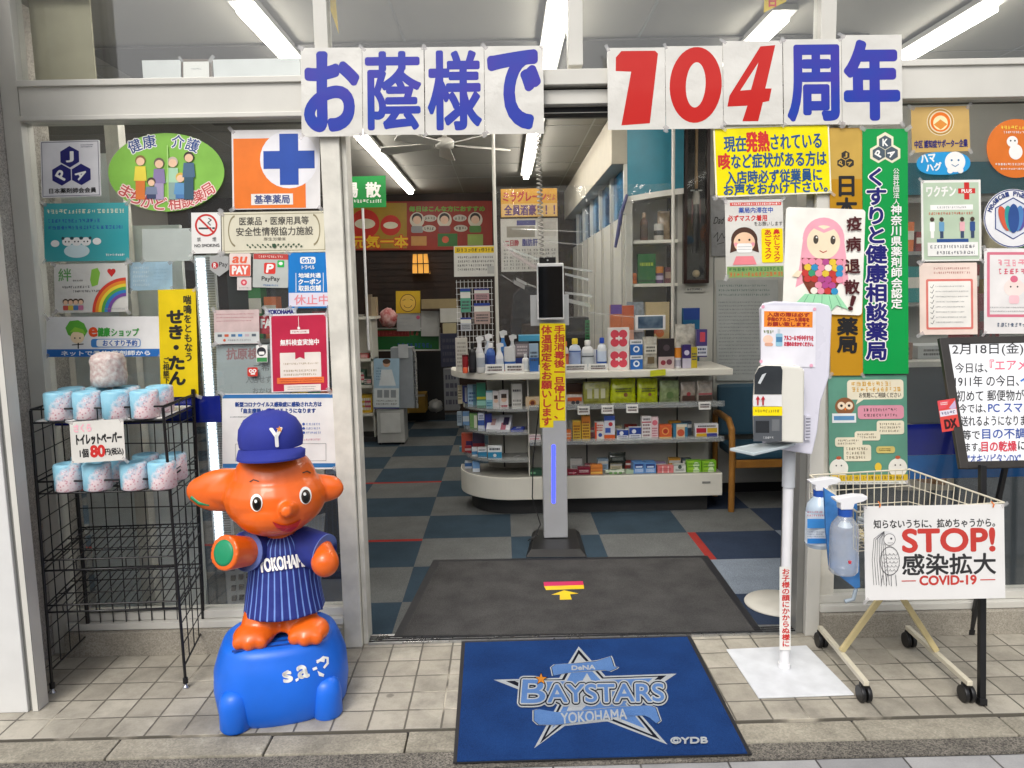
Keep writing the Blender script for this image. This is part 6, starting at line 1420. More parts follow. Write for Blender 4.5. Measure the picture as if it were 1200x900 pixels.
def good(kind, sh, px0, px1, ptop, base, bands, label, cat=None, Y=None, dep=0.05, z0=None, name=None, flat=False):
    Y = Y if Y is not None else (5.50 if sh in ('s1', 's2', 's0') else 5.47 if sh == 'top' else arcY((px0 + px1) / 2))
    X0, X1 = F(px0, 480, Y).x, F(px1, 480, Y).x; z0 = (ZS[sh] if z0 is None else z0) + 0.0015; z1 = F((px0 + px1) / 2, ptop, Y).z
    z1 = max(z1, z0 + 0.02); w, h = X1 - X0, z1 - z0; cx = (X0 + X1) / 2; mb = MB(); col = C(base, 0.35)
    if kind == 'box':
        mb.box(X0, X1, Y, Y + dep, z0, z1, col); front_art(mb, X0, X1, Y, z0, z1, bands, len(label))
    elif kind == 'bag':   # pillow pack, pinched at the top
        rows = []
        for i, (k, d) in enumerate(((0, .25), (.06, .8), (.3, 1), (.6, .85), (.85, .45), (.94, .12), (1, .1))):
            r_ = []
            for j in range(17):
                t = 2 * math.pi * j / 16; wob = 1 + rg.uniform(-.05, .05)
                c_, s_ = sup(t, 4); r_.append((cx + c_ * w / 2 * (1.0 - 0.06 * k) * wob, Y + dep / 2 + s_ * dep / 2 * d * wob, z0 + h * k + rg.uniform(-.004, .004)))
            r_[-1] = r_[0]; rows.append(r_)
        mb.grid(rows, mat('film_' + base, base, 0.18, var=0.25, scale=25, bump=0.4, bscale=30, coat=0.5)); front_art(mb, X0 + w * .1, X1 - w * .1, Y - 0.004, z0 + h * .1, z0 + h * .8, bands, len(label))
    elif kind == 'bottle':
        r = w / 2; capc = bands[0]; sq = bands[1] if len(bands) > 1 else None
        mb.lathe([(r * .92, 0), (r, .006), (r, h * .66), (r * .8, h * .76), (r * .42, h * .8), (r * .42, h * .83)], (cx, Y + r, z0), col, 18, 1, .8)
        mb.lathe([(r * .5, h * .83), (r * .5, h * .97), (r * .42, h)], (cx, Y + r, z0), C(capc, 0.35), 16)
        if sq:
            mb.lathe([(r * 1.015, h * .12), (r * 1.015, h * .58)], (cx, Y + r, z0), C(sq, 0.4), 18, 1, .8)
        for b in bands[2:]: mb.lathe([(r * 1.03, h * b[0]), (r * 1.03, h * b[1])], (cx, Y + r, z0), C(b[2], 0.4), 18, 1, .8)
    elif kind == 'spray':
        r = w / 2
        mb.lathe([(r * .9, 0), (r, .008), (r, h * .5), (r * .75, h * .62), (r * .4, h * .72), (r * .36, h * .8)], (cx, Y + r, z0), col, 18, 1, .8)
        if bands: mb.lathe([(r * 1.02, h * .1), (r * 1.02, h * .46)], (cx, Y + r, z0), C(bands[0], 0.4), 18, 1, .8)
        mb.slab([(cx + a * r, Y + r * .7, z0 + b * h) for a, b in ((-.45, .8), (.35, .8), (.4, .86), (1.05, .88), (1.0, .97), (.2, 1.0), (-.8, .96), (-.6, .86))], (0, r * .6, 0), m_white)
    elif kind == 'can':
        r = w / 2; mb.lathe([(r * .95, 0), (r, .004), (r, h * .93), (r * .9, h)], (cx, Y + r, z0), col, 18)
        for b in bands: mb.lathe([(r * 1.02, h * b[0]), (r * 1.02, h * b[1])], (cx, Y + r, z0), C(b[2], 0.4), 18)
    elif kind == 'lying':  # box lying with its face up towards the viewer
        s_ = Vector((0, dep, h * 0.9)); p0 = Vector((X0, Y, z0)); q0 = Vector((X1, Y, z0)); up_ = Vector((0, 0, 0.022))
        mb.hexa([p0, q0, q0 + Vector((w * .25, dep, 0)), p0 + Vector((w * .25, dep, 0)), p0 + up_, q0 + up_, q0 + Vector((w * .25, dep, h)), p0 + Vector((w * .25, dep, h))], col, {1: C(bands[0])} if bands else None)
        if bands:
            for u, v, r, c_ in bands[1:]:
                ctr = p0 + up_ + Vector((w * u, 0, 0)) + (Vector((w * .25, dep, h - .022))) * v; ex = Vector((w * r, 0, 0)); ey = Vector((w * .25, dep, h - .022)) * r * 1.2; nn = ex.cross(ey).normalized() * 0.001
                mb.poly([ctr - ex - ey + nn, ctr + ex - ey + nn, ctr + ex + ey + nn, ctr - ex + ey + nn], C(c_))
    n = name or {'box': 'medicine_box', 'bag': 'herb_bag', 'bottle': 'bottle', 'spray': 'spray_bottle', 'can': 'can', 'lying': 'medicine_box'}[kind]
    o = mb.build(n)
    if kind in ('box',): o.rotation_euler.z = rg.uniform(-0.05, 0.05)
    tag(o, label, cat or {'box': 'box', 'bag': 'bag', 'bottle': 'bottle', 'spray': 'spray bottle', 'can': 'can', 'lying': 'box'}[kind], G_.get(sh))
    return o
T_ = ('t', .35, .75, 3, '3a3f50')
# --- counter top
good('can', 'top', 543, 550, 416, '8a1a22', [(.9, 1, '5a1016')], 'dark red slim tube at the left end of the counter top')
good('can', 'top', 543.5, 549, 431, 'e8643c', [], 'small orange ball in front of the dark red tube', 'ball', Y=5.445, name='ball')
good('box', 'top', 536, 549.5, 396, 'c9c5bb', [('t', .1, .9, 7, '9a968c')], 'pale printed card box behind the dark red tube', Y=5.62)
good('bottle', 'top', 550.5, 559.5, 402, '1a1a1e', ['101012', '2a2a30'], 'slim black bottle beside the dark red tube')
good('spray', 'top', 558.5, 568.5, 394, 'e3e3e6', ['5a5fa6'], 'white trigger spray with violet label, leftmost spray on the counter', Y=5.55)
good('spray', 'top', 569, 578.5, 391, 'c9d2de', ['4a6aa6'], 'second trigger spray on the counter, pale with blue label', Y=5.60)
good('can', 'top', 559.5, 569.5, 415, 'd9dad8', [(.3, .8, 'aab0b8')], 'white cream jar in front of the violet labelled spray', 'jar', Y=5.45, name='jar')
good('bottle', 'top', 571, 581.5, 402, '3f64ad', ['e6e6e8', '2c4690'], 'blue bottle with white cap behind the first price card')
good('spray', 'top', 582, 591.5, 402, 'e6e7e8', ['d0d6de'], 'plain white trigger spray on the counter')
good('can', 'top', 592, 605.5, 407, 'd5d6d6', [(.08, .42, '2f62b0'), (.02, .08, 'c03038')], 'white tub with blue and red label')
good('box', 'top', 605.5, 621, 401, '4a4448', [('b', .5, .95, '8a8288'), ('b', .02, .45, '2c3f86'), ('t', .55, .9, 3, 'c9c0c0')], 'dark box with grey upper half behind the white squeeze tube', Y=5.55)
good('bottle', 'top', 613, 621, 415, 'e4e4e2', ['dadada', 'd4d8dc'], 'white squeeze tube on the counter')
good('box', 'top', 621.5, 632, 403, '9fb6cc', [('b', 0, .5, '2f62a6'), T_], 'pale and dark blue carton just left of the thermometer column')
good('bottle', 'top', 660, 667.5, 400, 'd7cfc8', ['e8862c', 'c96a50', (.5, .56, 'a03028')], 'white bottle with orange cap just right of the thermometer column')
good('bottle', 'top', 668, 682, 397, 'c9d3e4', ['e6cf3a', '9fb2d9', (.58, .62, '3f5fa6')], 'pale blue bottle with yellow pointed cap')
good('bottle', 'top', 683, 697, 399, 'dfe1e2', ['e8e8e8', 'c6ccd0', (.44, .48, '555a60')], 'large white bottle with white cap')
good('box', 'top', 695, 702, 410, 'dfe3ea', [('b', 0, 1, '2c4fa6', .6, 1)], 'narrow blue edged carton between the white bottle and blue capped bottle', Y=5.55)
good('bottle', 'top', 701, 712, 396, 'dfe4ea', ['1f48b0', 'c9d6ea', (.2, .26, '2f55a6')], 'white bottle with royal blue cap')
fl = [('c', .3, .7, .21, 'd9485a'), ('c', .7, .7, .21, 'd9485a'), ('c', .3, .32, .21, 'd9485a'), ('c', .7, .32, .21, 'd9485a'), ('b', .46, .56, 'efe6e2', .34, .66), ('b', .4, .62, 'efe6e2', .46, .54)]
b0 = good('box', 'top', 713.5, 737.5, 409.5, 'e3e0dc', fl, 'white carton with four red circles, lower of two')
good('box', 'top', 713.5, 737.5, 384, 'e3e0dc', fl, 'white carton with four red circles, upper of two', z0=F(725, 409.5, 5.47).z)
ey = [('b', .0, .72, '2566b4'), ('c', .5, .4, .26, 'e6ecf4'), ('c', .5, .4, .14, '2566b4'), ('t', .78, .95, 1, '55606a')]
good('box', 'top', 738.5, 753, 416.5, 'e4e6ea', ey, 'blue and white eye carton, lower of two')
good('box', 'top', 738.5, 753, 398.5, 'e4e6ea', ey, 'blue and white eye carton, upper of two', z0=F(746, 416.5, 5.47).z)
good('bag', 'top', 753.5, 771, 395, 'a9a59a', [('b', .55, .95, 'd0ccc0'), ('b', .1, .4, '6a5a40', .25, .8), ('t', .6, .9, 2, '4a4a44')], 'silver foil pouch on the counter top')
good('box', 'top', 771.5, 790, 397, '2b2428', [('b', 0, .4, 'b9a8a6'), ('c', .3, .2, .16, '8a2a3a'), ('c', .68, .22, .18, '6a3a48'), ('c', .5, .7, .2, '50444a')], 'black carton with flower picture on the counter top')
good('can', 'top', 790.5, 799, 407, 'd0cfd4', [(.5, .98, 'd9862c'), (.1, .4, 'a9a6b4')], 'jar with orange upper half on the counter top', 'jar', name='jar')
good('box', 'top', 799.5, 809.5, 404, '3a2a6a', [('b', 0, .42, 'b9b4c4'), ('c', .5, .66, .3, 'c9c4d8')], 'violet and silver carton on the counter top')
good('box', 'top', 809.5, 816.5, 407, 'b9a62c', [T_], 'narrow mustard yellow carton at the right end of the counter top')
good('box', 'top', 816, 828, 386, '4a3f7a', [('b', .05, .4, 'c9ccd8'), ('b', .55, .9, 'c94a5a', .3, .8), ('t', .1, .35, 2, '35406a')], 'tall violet carton with red print at the far right of the counter top', Y=5.56, z0=1.22 - 0.07)
good('bag', 'top', 790.5, 815, 380, 'b4b0a6', [], 'clear crumpled plastic pouch leaning behind the orange topped jar', Y=5.64)
good('box', 'top', 800, 819, 361, '1d5f86', [('b', .78, 1, '1d3f8a'), ('b', .1, .6, '1f8a92', .4, 1), ('b', .25, .6, '1a2230', .05, .35)], 'blue and teal case standing at the back right of the counter', Y=5.78, z0=1.30 - 0.2)
for k, (a_, b_, zb) in enumerate(((716, 729, 357), (729.5, 743, 358))): good('box', 'top', a_, b_, zb, 'd9784a', [('b', .02, .3, 'e6b62c'), ('b', .34, .6, 'e6b4a0'), ('c', .5, .26, .2, '8a2a1a'), ('b', .85, 1, '6a4aa0' if k == 0 else 'c9582c')], ('orange medicine carton with violet top edge', 'orange medicine carton with yellow foot, beside the tablet screen')[k] + ' at the back of the counter', Y=5.70)
good('bag', 'top', 735, 756, 354, '8f9aa6', [('b', .6, .95, 'c9ced4')], 'bluish pouch behind the tablet screen', Y=5.84)
good('box', 'top', 757, 784, 354, 'c9b48a', [('c', .35, .55, .16, 'b9583a'), ('c', .6, .5, .18, 'c9744a')], 'box with orange flower picture behind the tablet screen', Y=5.84)
# price cards standing along the counter edge
def card(px0, px1, p0, p1, Y, label, z=None):
    mb = MB(); a_, b_ = F(px0, p1, Y), F(px1, p0, Y); z0 = z if z is not None else a_.z; hh = b_.z - a_.z
    mb.hexa([(a_.x, Y, z0), (b_.x, Y, z0), (b_.x, Y + .002, z0), (a_.x, Y + .002, z0), (a_.x, Y + .008, z0 + hh), (b_.x, Y + .008, z0 + hh), (b_.x, Y + .01, z0 + hh), (a_.x, Y + .01, z0 + hh)], m_paper)
    front_art(mb, a_.x, b_.x, Y - 0.0005, z0, z0 + hh, [('t', .2, .5, 1, '6a4a4a'), ('t', .5, .85, 1, '33363c')], px0)
    return tag(mb.build('price_card'), label, 'price card', 'small price cards of the counter')
for x0, x1, y0, y1, Y, l in ((569, 591, 431, 442, 5.412, 'white price card under the blue capped sprays, leftmost on the counter edge'), (592, 614, 430, 441, 5.412, 'white price card in front of the white tub'), (661, 688, 432, 441, 5.412, 'white price card in front of the orange capped bottle'), (690, 712, 431, 440, 5.412, 'white price card in front of the royal blue capped bottle')): card(x0, x1, y0, y1, Y, l, ZT + 0.001)
for x0, x1, y0, y1, l in ((677, 691, 476, 486, 'price card on the upper shelf under the olive bag'), (705, 719, 475, 485, 'price card on the upper shelf left of the lime bags'), (734, 748, 474, 484, 'price card on the upper shelf under the lime bags'), (819, 833, 471, 480, 'price card at the right end of the upper shelf')): card(x0, x1, y0, y1, 5.452, l)
mb = MB(); a_ = F(762, 438, 5.385); mb.cbox(F(771, 437, 5.385), (.055, 0, .004), (0, .002, 0), (0, 0, .022), C('c9cc2a')); tag(mb.build('shelf_tag'), 'lime yellow tag stuck to the counter edge under the silver pouch', 'tag')
# --- upper shelf
good('box', 's1', 663, 682, 450, '8a5a3a', [('b', .6, 1, '5a3a28'), ('b', .2, .5, 'c9a27a')], 'brown carton behind the orange and white pack', Y=5.62)
good('bag', 's1', 663, 684, 463, 'd9cfc4', [('b', .5, 1, 'd9642c'), ('c', .4, .3, .14, '4a4a50'), ('c', .7, .35, .14, '4a4a50')], 'orange and white pack at the left of the upper shelf')
good('bag', 's1', 683, 715, 448, 'a6a64a', [('b', .3, .9, 'd4d2b0', .08, .3), ('b', .3, .9, 'd4d2b0', .4, .6), ('b', .3, .9, 'd4d2b0', .7, .9)], 'olive clear bag with pale sticks')
for k, (a_, b_) in enumerate(((715.5, 746), (747, 772))): good('bag', 's1', a_, b_, 444, 'b9c416', [('t', .55, .8, 2, '3c4410'), ('c', .6, .42, .1, '8a5a2a')], ('lime yellow bag, left of the pair on the upper shelf', 'lime yellow bag, right of the pair on the upper shelf')[k], dep=.07)
good('bag', 's1', 773, 797, 446, '8a9a6a', [('c', .5, .4, .22, '5f7a44')], 'clear bag of green leaves')
good('bag', 's1', 797.5, 816, 448, '9a8f84', [('b', .05, .4, '4a332c'), ('c', .5, .5, .16, 'a03a40')], 'clear bag of dark beans beside the green leaves')
good('bag', 's1', 816.5, 836, 446, 'a69c92', [('b', .05, .35, '4a3a34'), ('b', .4, .5, 'b45a60')], 'clear bag of dark beans at the right end of the upper shelf')
# --- middle shelf
good('box', 's2', 662, 669, 504, 'd9702c', [('t', .3, .8, 2, 'f0e0d0')], 'small orange carton beside the thermometer column')
good('box', 's2', 671, 680.5, 493, 'e0c04a', [('b', .5, .95, 'd9a02c'), ('t', .1, .8, 5, '7a3a1a')], 'yellow carton, shorter of two yellow ones')
good('box', 's2', 681.5, 691.5, 487.5, 'e2b43c', [('b', .7, 1, 'e0862c'), ('t', .1, .8, 6, '7a3a1a')], 'tall yellow and orange carton')
good('box', 's2', 697, 707.5, 495, 'e3ddd8', [('b', 0, 1, 'd9502c', 0, .22), ('c', .6, .3, .22, '2c4a9a'), ('t', .5, .9, 3, 'c03a2a')], 'white carton with orange red side stripe')
good('box', 's2', 708, 720.5, 487, 'd9dce6', [('b', .0, .22, 'd9602c'), ('b', .8, 1, '3a5ab0'), ('b', .3, .5, '3a5ab0', .1, .6), ('c', .6, .65, .2, 'c0303a')], 'tall white carton with blue and red print')
for k, (a_, b_, t_) in enumerate(((723, 736.5, 504), (737.5, 751.5, 501))): good('box', 's2', a_, b_, t_, 'e2e4ea', [('b', .45, 1, '1f3f94'), ('c', .4, .68, .18, 'e2e4ea'), ('t', .05, .4, 2, '2c3f7a')], ('navy and white carton, left of the pair', 'navy and white carton, right of the pair')[k] + ' on the middle shelf')
good('box', 's2', 752, 763, 488, 'e6e2e2', [('b', .72, .78, 'b44a5a'), ('t', .1, .7, 4, '8a6a70'), ('t', .8, .95, 1, '55505a')], 'tall white carton with thin red line')
good('box', 's2', 763.5, 771.5, 489, 'e6ccd0', [('c', .5, .75, .4, 'd96a7a'), ('t', .1, .55, 4, 'b45a6a')], 'tall pale pink carton')
good('box', 's2', 772.5, 787, 498, 'd9653a', [('c', .5, .55, .3, 'e8a05a'), ('c', .5, .55, .2, 'b93a2a'), ('b', 0, .16, 'e6b43c')], 'orange red carton with flower picture')
good('box', 's2', 789.5, 806, 497, '3a7a9a', [('b', 0, 1, 'd9bf9a', .2, .8), ('c', .52, .4, .26, 'c9583a'), ('b', .8, 1, 'e0d8c4', .25, .95)], 'blue carton with orange picture')
good('box', 's2', 815, 842, 497, 'e3e2e6', [('b', .38, .72, 'b9243a', .05, .48), ('b', .38, .72, 'd9b02c', .52, .95), ('b', .05, .34, 'd9b02c', .05, .5), ('b', .05, .34, '3a3f94', .5, .95), ('t', .76, .95, 1, '2c2c3a')], 'wide white carton with red, yellow and violet panels')
# --- lowest ledge
good('box', 's0', 664, 676, 551, '7a1a30', [('t', .3, .6, 1, 'e0c9cc'), ('c', .6, .4, .12, 'c9788a')], 'low maroon carton beside the thermometer column')
good('box', 's0', 676.5, 691, 548, '7f1f36', [('t', .3, .7, 2, 'e8d4d6')], 'maroon carton with pale print')
good('box', 's0', 691.5, 705.5, 545, 'd9843c', [('b', .33, .37, '8a3a1a'), ('b', .66, .70, '8a3a1a'), ('b', .1, .3, 'e6b45a')], 'stack of flat orange cartons')
good('bag', 's0', 709, 733, 551, 'b9c4b0', [('c', .2, .4, .1, '6a9a5a'), ('c', .5, .4, .1, '6a9a5a'), ('c', .8, .4, .1, '6a9a5a'), ('b', .7, .9, 'e3e4da')], 'pale green leaf printed packet')
good('bag', 's0', 713, 734, 531, '3a403a', [('b', .2, .8, '262b28'), ('t', .3, .7, 3, '9aa09a')], 'dark foil packet above the leaf printed packet', Y=5.60, z0=0.355)
good('box', 's0', 733.5, 743.5, 551, '9fb49a', [], 'plain pale green carton')
for k, (a_, b_) in enumerate(((742, 755), (756, 769))): good('box', 's0', a_, b_, 542.5, '5f8fca', [('b', .5, .9, '24407f', .1, .9), ('t', .1, .45, 3, 'd9e6f4'), ('b', .55, .7, 'c9d9ee', .2, .8)], ('light blue carton, left of the pair', 'light blue carton, right of the pair')[k] + ' on the lowest ledge', dep=.1)
good('box', 's0', 770.5, 789.5, 546, 'dc7f80', [('b', 0, 1, 'e9d9d4', .3, .36), ('b', 0, 1, 'e9d9d4', .64, .70), ('t', .3, .7, 2, 'b03a44')], 'salmon pink cartons side by side in one wrapper')
good('box', 's0', 790, 804, 544.5, 'd3d6d0', [('c', .5, .7, .16, '4a5a55'), ('t', .2, .5, 2, '6a746e'), ('b', .93, 1, '4a5a4a')], 'off white carton with dark top edge')
for k, (a_, b_) in enumerate(((805.5, 822.5), (823, 840))):
    gp = [('b', .0, 1, '9acb3a', .1, .5), ('c', .65, .5, .22, 'd9ecc0'), ('t', .2, .8, 2, '4a8a2a')]
    good('box', 's0', a_, b_, 550.5, '7ab82a', gp, ('left', 'right')[k] + ' lower lime green carton of four at the end of the ledge')
    good('box', 's0', a_, b_, 540, '7ab82a', gp, ('left', 'right')[k] + ' upper lime green carton of four at the end of the ledge', z0=F((a_ + b_) / 2, 550.5, 5.50).z)
# --- rear rows
for sh, wh, hh in (('s1', 'upper', .12), ('s2', 'middle', .15), ('s0', 'lowest', .13)):
    rr = random.Random(len(wh)); xx = 668
    for i, (cn_, cv_) in enumerate((('white', 'd9d9d4'), ('rose', 'c9808a'), ('pale blue', '9fb9cf'), ('cream', 'd6cba8'), ('brick red', '9a3a30'), ('sea green', '5a9a86'), ('lilac', '9a8ab4'), ('amber', 'd09a3a'), ('slate', '5a6674'), ('ivory', 'dcd6c6'))):
        w_ = rr.uniform(10, 15); z_ = F(xx, 480, 5.63).z
        o = good('box', sh, xx, xx + w_, 343 - (ZS[sh] + hh * rr.uniform(.6, 1.0) - 1.65) * 890 / 5.63, cv_, [('b', .55, .8, 'e3e0da'), ('t', .1, .45, 3, '44464e')], cn_ + ' carton in the rear row of the counter\'s %s shelf' % wh, Y=5.63)
        xx += w_ + rr.uniform(1, 5)
# --- rounded end
good('box', 'eA', 537, 542, 452, 'c9bfa0', [('t', .2, .8, 4, '6a5a4a')], 'cream narrow carton at the outer edge'); good('box', 'eA', 542.5, 548, 452, '2a3a86', [('b', .1, .9, 'd0d4e0', .5, .9)], 'navy narrow carton at the outer edge')
good('box', 'eA', 548.5, 558.5, 451, 'a9c4dc', [('b', 0, 1, '5a8a9a', .6, 1), ('t', .2, .7, 3, '3a5a8a')], 'pale blue carton next to the green one'); good('box', 'eA', 559, 569.5, 449, '2f8a6a', [('b', .35, .45, 'd0c83a'), ('b', .1, .3, '9acfc0')], 'green carton with yellow band')
good('box', 'eA', 570, 577.5, 458, '8fc4d4', [('b', .5, .9, 'd9e6ea'), ('t', .1, .4, 2, '3a7a9a')], 'sky blue and white upright carton'); good('box', 'eA', 578, 585, 458, 'e6dedc', [('c', .5, .45, .36, 'e8c4aa'), ('b', .55, .75, '3a2a26', .2, .8)], 'white carton with small child face')
good('box', 'eA', 585.5, 596, 457, 'e6e0de', [('c', .5, .5, .3, 'e8c4aa'), ('b', .58, .8, '3a2a26', .2, .8), ('t', .05, .25, 1, 'b03a4a')], 'white carton with larger child face and red print')
good('box', 'eA', 600, 612, 449.5, 'dcdad4', [('t', .65, .8, 1, '55555a'), ('t', .1, .4, 2, '8a8a88')], 'tall plain white carton'); good('box', 'eA', 616, 632, 465, 'd6c0a0', [('c', .5, .5, .26, 'c98a4a'), ('c', .5, .5, .16, '6a2a1a'), ('b', 0, .25, 'e3d9cc')], 'tan box with a brown disc beside the thermometer column', Y=5.5)
good('box', 'eB', 535.5, 541, 483, '9fb0bc', [('t', .2, .8, 4, '4a5a6a')], 'grey blue narrow carton on the second end shelf'); good('box', 'eB', 542, 549.5, 483, '7aa4d4', [('b', .3, .7, 'd9e4ee')], 'light blue carton on the second end shelf'); good('box', 'eB', 550, 559, 485, '6f9a5a', [('b', .1, .9, 'd9d9c4', .55, .95)], 'green and cream carton on the second end shelf'); good('box', 'eB', 560, 567.5, 484, 'd0d6e4', [('b', .3, .6, '3a5aa6'), ('t', .65, .9, 2, '3a4a7a')], 'white and blue carton on the second end shelf'); good('box', 'eB', 568, 576, 485, '24308a', [], 'plain royal blue carton on the second end shelf', Y=5.62)
good('lying', 'eB', 569, 582, 490, 'd9d9de', ['e0e0e6', (.55, .5, .2, 'c09a9a')], 'white carton lying flat, left of the pair', dep=.12); good('lying', 'eB', 582, 597, 489, 'dcdce2', ['e2e2e8', (.6, .55, .22, '3a3050'), (.45, .2, .2, 'b06a7a')], 'white carton lying flat with dark picture, right of the pair', dep=.12); good('lying', 'eB', 598, 612, 502, '24399a', ['2a44b0', (.55, .5, .2, 'd0d6ea')], 'royal blue flat carton lying on the second end shelf', dep=.08)
good('box', 'eB', 619, 633, 510, 'e0d6d6', [('t', .3, .6, 1, 'c04a6a'), ('b', .75, 1, 'c9b4bc')], 'small white and pink box beside the thermometer column', Y=5.5, z0=Z2)
good('box', 'eC', 537, 543, 524, '2f7a8f', [], 'teal carton on the third end shelf'); good('box', 'eC', 543.5, 551, 523, '9a2a34', [('b', .4, .7, 'd0b4b4')], 'dark red carton on the third end shelf'); good('box', 'eC', 551.5, 558, 525, 'dce0e4', [('b', .2, .6, '3f7fae')], 'white and blue carton, smallest of three on the third end shelf'); good('box', 'eC', 558.5, 569, 525, 'dfe2e6', [('b', .05, .6, '2f84ae'), ('t', .7, .9, 1, '3a4a5a')], 'white and blue carton, middle of three on the third end shelf'); good('box', 'eC', 570.5, 587, 523, 'e3e6e8', [('b', .05, .55, '2a8ab4'), ('c', .5, .3, .12, 'e3e6e8'), ('t', .65, .92, 1, '2c3a4a')], 'white and blue carton, largest of three on the third end shelf')
good('box', 'eC', 540, 553, 508, 'b9503a', [('b', .2, .6, '3a2a5a', .4, 1)], 'rust red carton behind the dark red one', Y=5.83); good('box', 'eC', 553, 567, 507, '3a2a4a', [('b', 0, .5, '8a2a34')], 'dark violet carton with red foot behind the small white one', Y=5.76)
good('box', 'e0', 543, 551.5, 541, 'd9e0ea', [('b', .3, .8, '3f6fae')], 'left white and blue carton on the rounded ledge'); good('box', 'e0', 552, 560.5, 541, '7aa6d8', [('b', .0, .35, 'dce4ee')], 'right light blue carton on the rounded ledge'); good('box', 'e0', 619, 634, 550, '2a4a3a', [('b', .3, .6, '6aa07a', .1, .5)], 'small dark green carton beside the thermometer column', Y=5.5)
# ---- tablet screen on a stand
tb = thing('tablet', 'white framed tablet screen standing on the counter', 'tablet', (F(762, 400, 5.62).x, 5.62, ZT))
a_, b_ = F(744.5, 387, 5.62), F(780, 369, 5.62); mb = MB(); mb.box(a_.x, b_.x, 5.62, 5.632, a_.z, b_.z, m_white); mb.build('frame', tb, bevel=0.004)
mb = MB(); mb.box(a_.x + .02, b_.x - .02, 5.617, 5.619, a_.z + .012, b_.z - .008, mat('tablet_glass', '27405c', 0.08, col2='7f95a8', scale=6, coat=0.5)); mb.build('screen', tb)
mb = MB(); mb.box((a_.x + b_.x) / 2 - .03, (a_.x + b_.x) / 2 + .03, 5.634, 5.66, ZT + .001, a_.z + .05, m_black); mb.box((a_.x + b_.x) / 2 - .07, (a_.x + b_.x) / 2 + .07, 5.634, 5.72, ZT + .001, ZT + .012, m_black); mb.build('stand', tb)
# ---- clear hanging partition above the counter
pt = thing('clear_partition', 'clear film screen on two thin white poles hanging over the counter', 'screen', (0.6, 5.68, ZT))
xa, xb = F(581, 300, 5.68).x, F(788.5, 300, 5.68).x
for x_ in (xa, xb):
    mb = MB(); mb.tube([(x_, 5.68, ZT + .001), (x_, 5.68, ZC - .008)], 0.013, m_alu, 10); mb.build('pole', pt)
rows = []
for i in range(9):
    z_ = 1.33 + (2.42 - 1.33) * i / 8; rows.append([(xa + (xb - xa) * j / 24, 5.68 + 0.02 * math.sin(j * 1.1 + i * 1.3) * math.sin(j * .37), z_) for j in range(25)])
mb = MB(); mb.grid(rows, m_clear); mb.build('film', pt)
m_rc, m_rp = glassy('pale_cyan_fold_glint', (.85, .97, .95), 2.0, .15, 0, haze=.35), glassy('pink_fold_glint', (.95, .75, .78), 1.5, .2, 0, haze=.3); m_rw = glassy('clear_fold_glint', (.95, .97, .97), 2.0, .15, 0, haze=.3)
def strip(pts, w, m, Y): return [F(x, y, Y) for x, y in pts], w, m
mb = MB()  # pale strips standing for reflection streaks and folds on the film
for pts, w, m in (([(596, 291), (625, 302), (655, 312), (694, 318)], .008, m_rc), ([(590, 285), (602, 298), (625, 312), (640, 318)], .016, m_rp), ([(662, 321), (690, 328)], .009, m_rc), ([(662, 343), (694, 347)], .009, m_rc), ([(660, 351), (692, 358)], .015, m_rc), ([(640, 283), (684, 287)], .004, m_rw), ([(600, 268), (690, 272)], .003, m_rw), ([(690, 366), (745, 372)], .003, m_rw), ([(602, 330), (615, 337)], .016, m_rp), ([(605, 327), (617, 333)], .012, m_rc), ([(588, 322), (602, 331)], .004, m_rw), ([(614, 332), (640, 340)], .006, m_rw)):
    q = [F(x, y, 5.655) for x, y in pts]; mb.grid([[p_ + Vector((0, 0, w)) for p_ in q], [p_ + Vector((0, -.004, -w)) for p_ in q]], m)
mb.build('film_glints', pt)
# ---- face thermometer on a column
th = thing('thermometer_stand', 'face thermometer on a grey column with yellow notice and blue light', 'thermometer', (F(650, 640, 4.87).x, 4.87, 0.004))
yc = 4.83; xc0, xc1 = F(635.5, 500, yc).x, F(664, 500, yc).x
b4 = [G(616, 653, .01), G(688, 652.5, .01), G(679, 623, .01), G(624, 623.5, .01)]
mb = MB(); mb.hexa([p_ for p_ in b4] + [lp(p_, (0.30, 4.84, 0), .18) + Vector((0, 0, .035)) for p_ in b4], m_black); mb.build('base', th, bevel=0.004)
zt_ = F(650, 381, yc).z
mb = MB(); mb.box(xc0, xc1, yc, yc + 0.10, 0.046, zt_, mat('silver_column', 'b7b9bd', 0.35, 0.3, 0.03)); col_ = mb.build('column', th, bevel=0.006)
a = Art((0, yc, 0), (0, -1, 0), base=0.0006); a.rect(646.5, 521, 651, 590, mat('lit_blue_strip', '2c34e0', 0.4, emit=('3a44ff', 2.2)), 2); a.pic.build('light_strip', th); a.pic = MB()
a.rect(632.5, 379, 648.5, 501, YEL); a.rect(648.5, 379, 662.5, 493, YEL); a.pic.build('notice', th)
a.vtext('手指消毒後一旦停止し、', 649, 381, 662, 491, C('c2362a'), 0.35); a.vtext('体温測定をお願いします', 634, 381, 647, 499, C('c2362a'), 0.35); a.txt.build('lettering', th)
mb = MB(); mb.tube([((xc0 + xc1) / 2, yc + .05, zt_), ((xc0 + xc1) / 2, yc + .05, zt_ + .08)], 0.017, m_steel, 14); mb.build('neck', th)
a_, b_ = F(630, 375, yc - .02), F(660.5, 308, yc - .02); mb = MB(); mb.box(a_.x, b_.x, yc - .02, yc + .015, a_.z, b_.z, m_white); tbx = mb.build('tablet', th, bevel=0.008)
mb = MB(); mb.box(a_.x + .008, b_.x - .008, yc - .0225, yc - .0205, a_.z + .014, b_.z - .02, mat('dark_screen', '0b0b0e', 0.08, coat=0.5)); mb.build('screen', tbx)
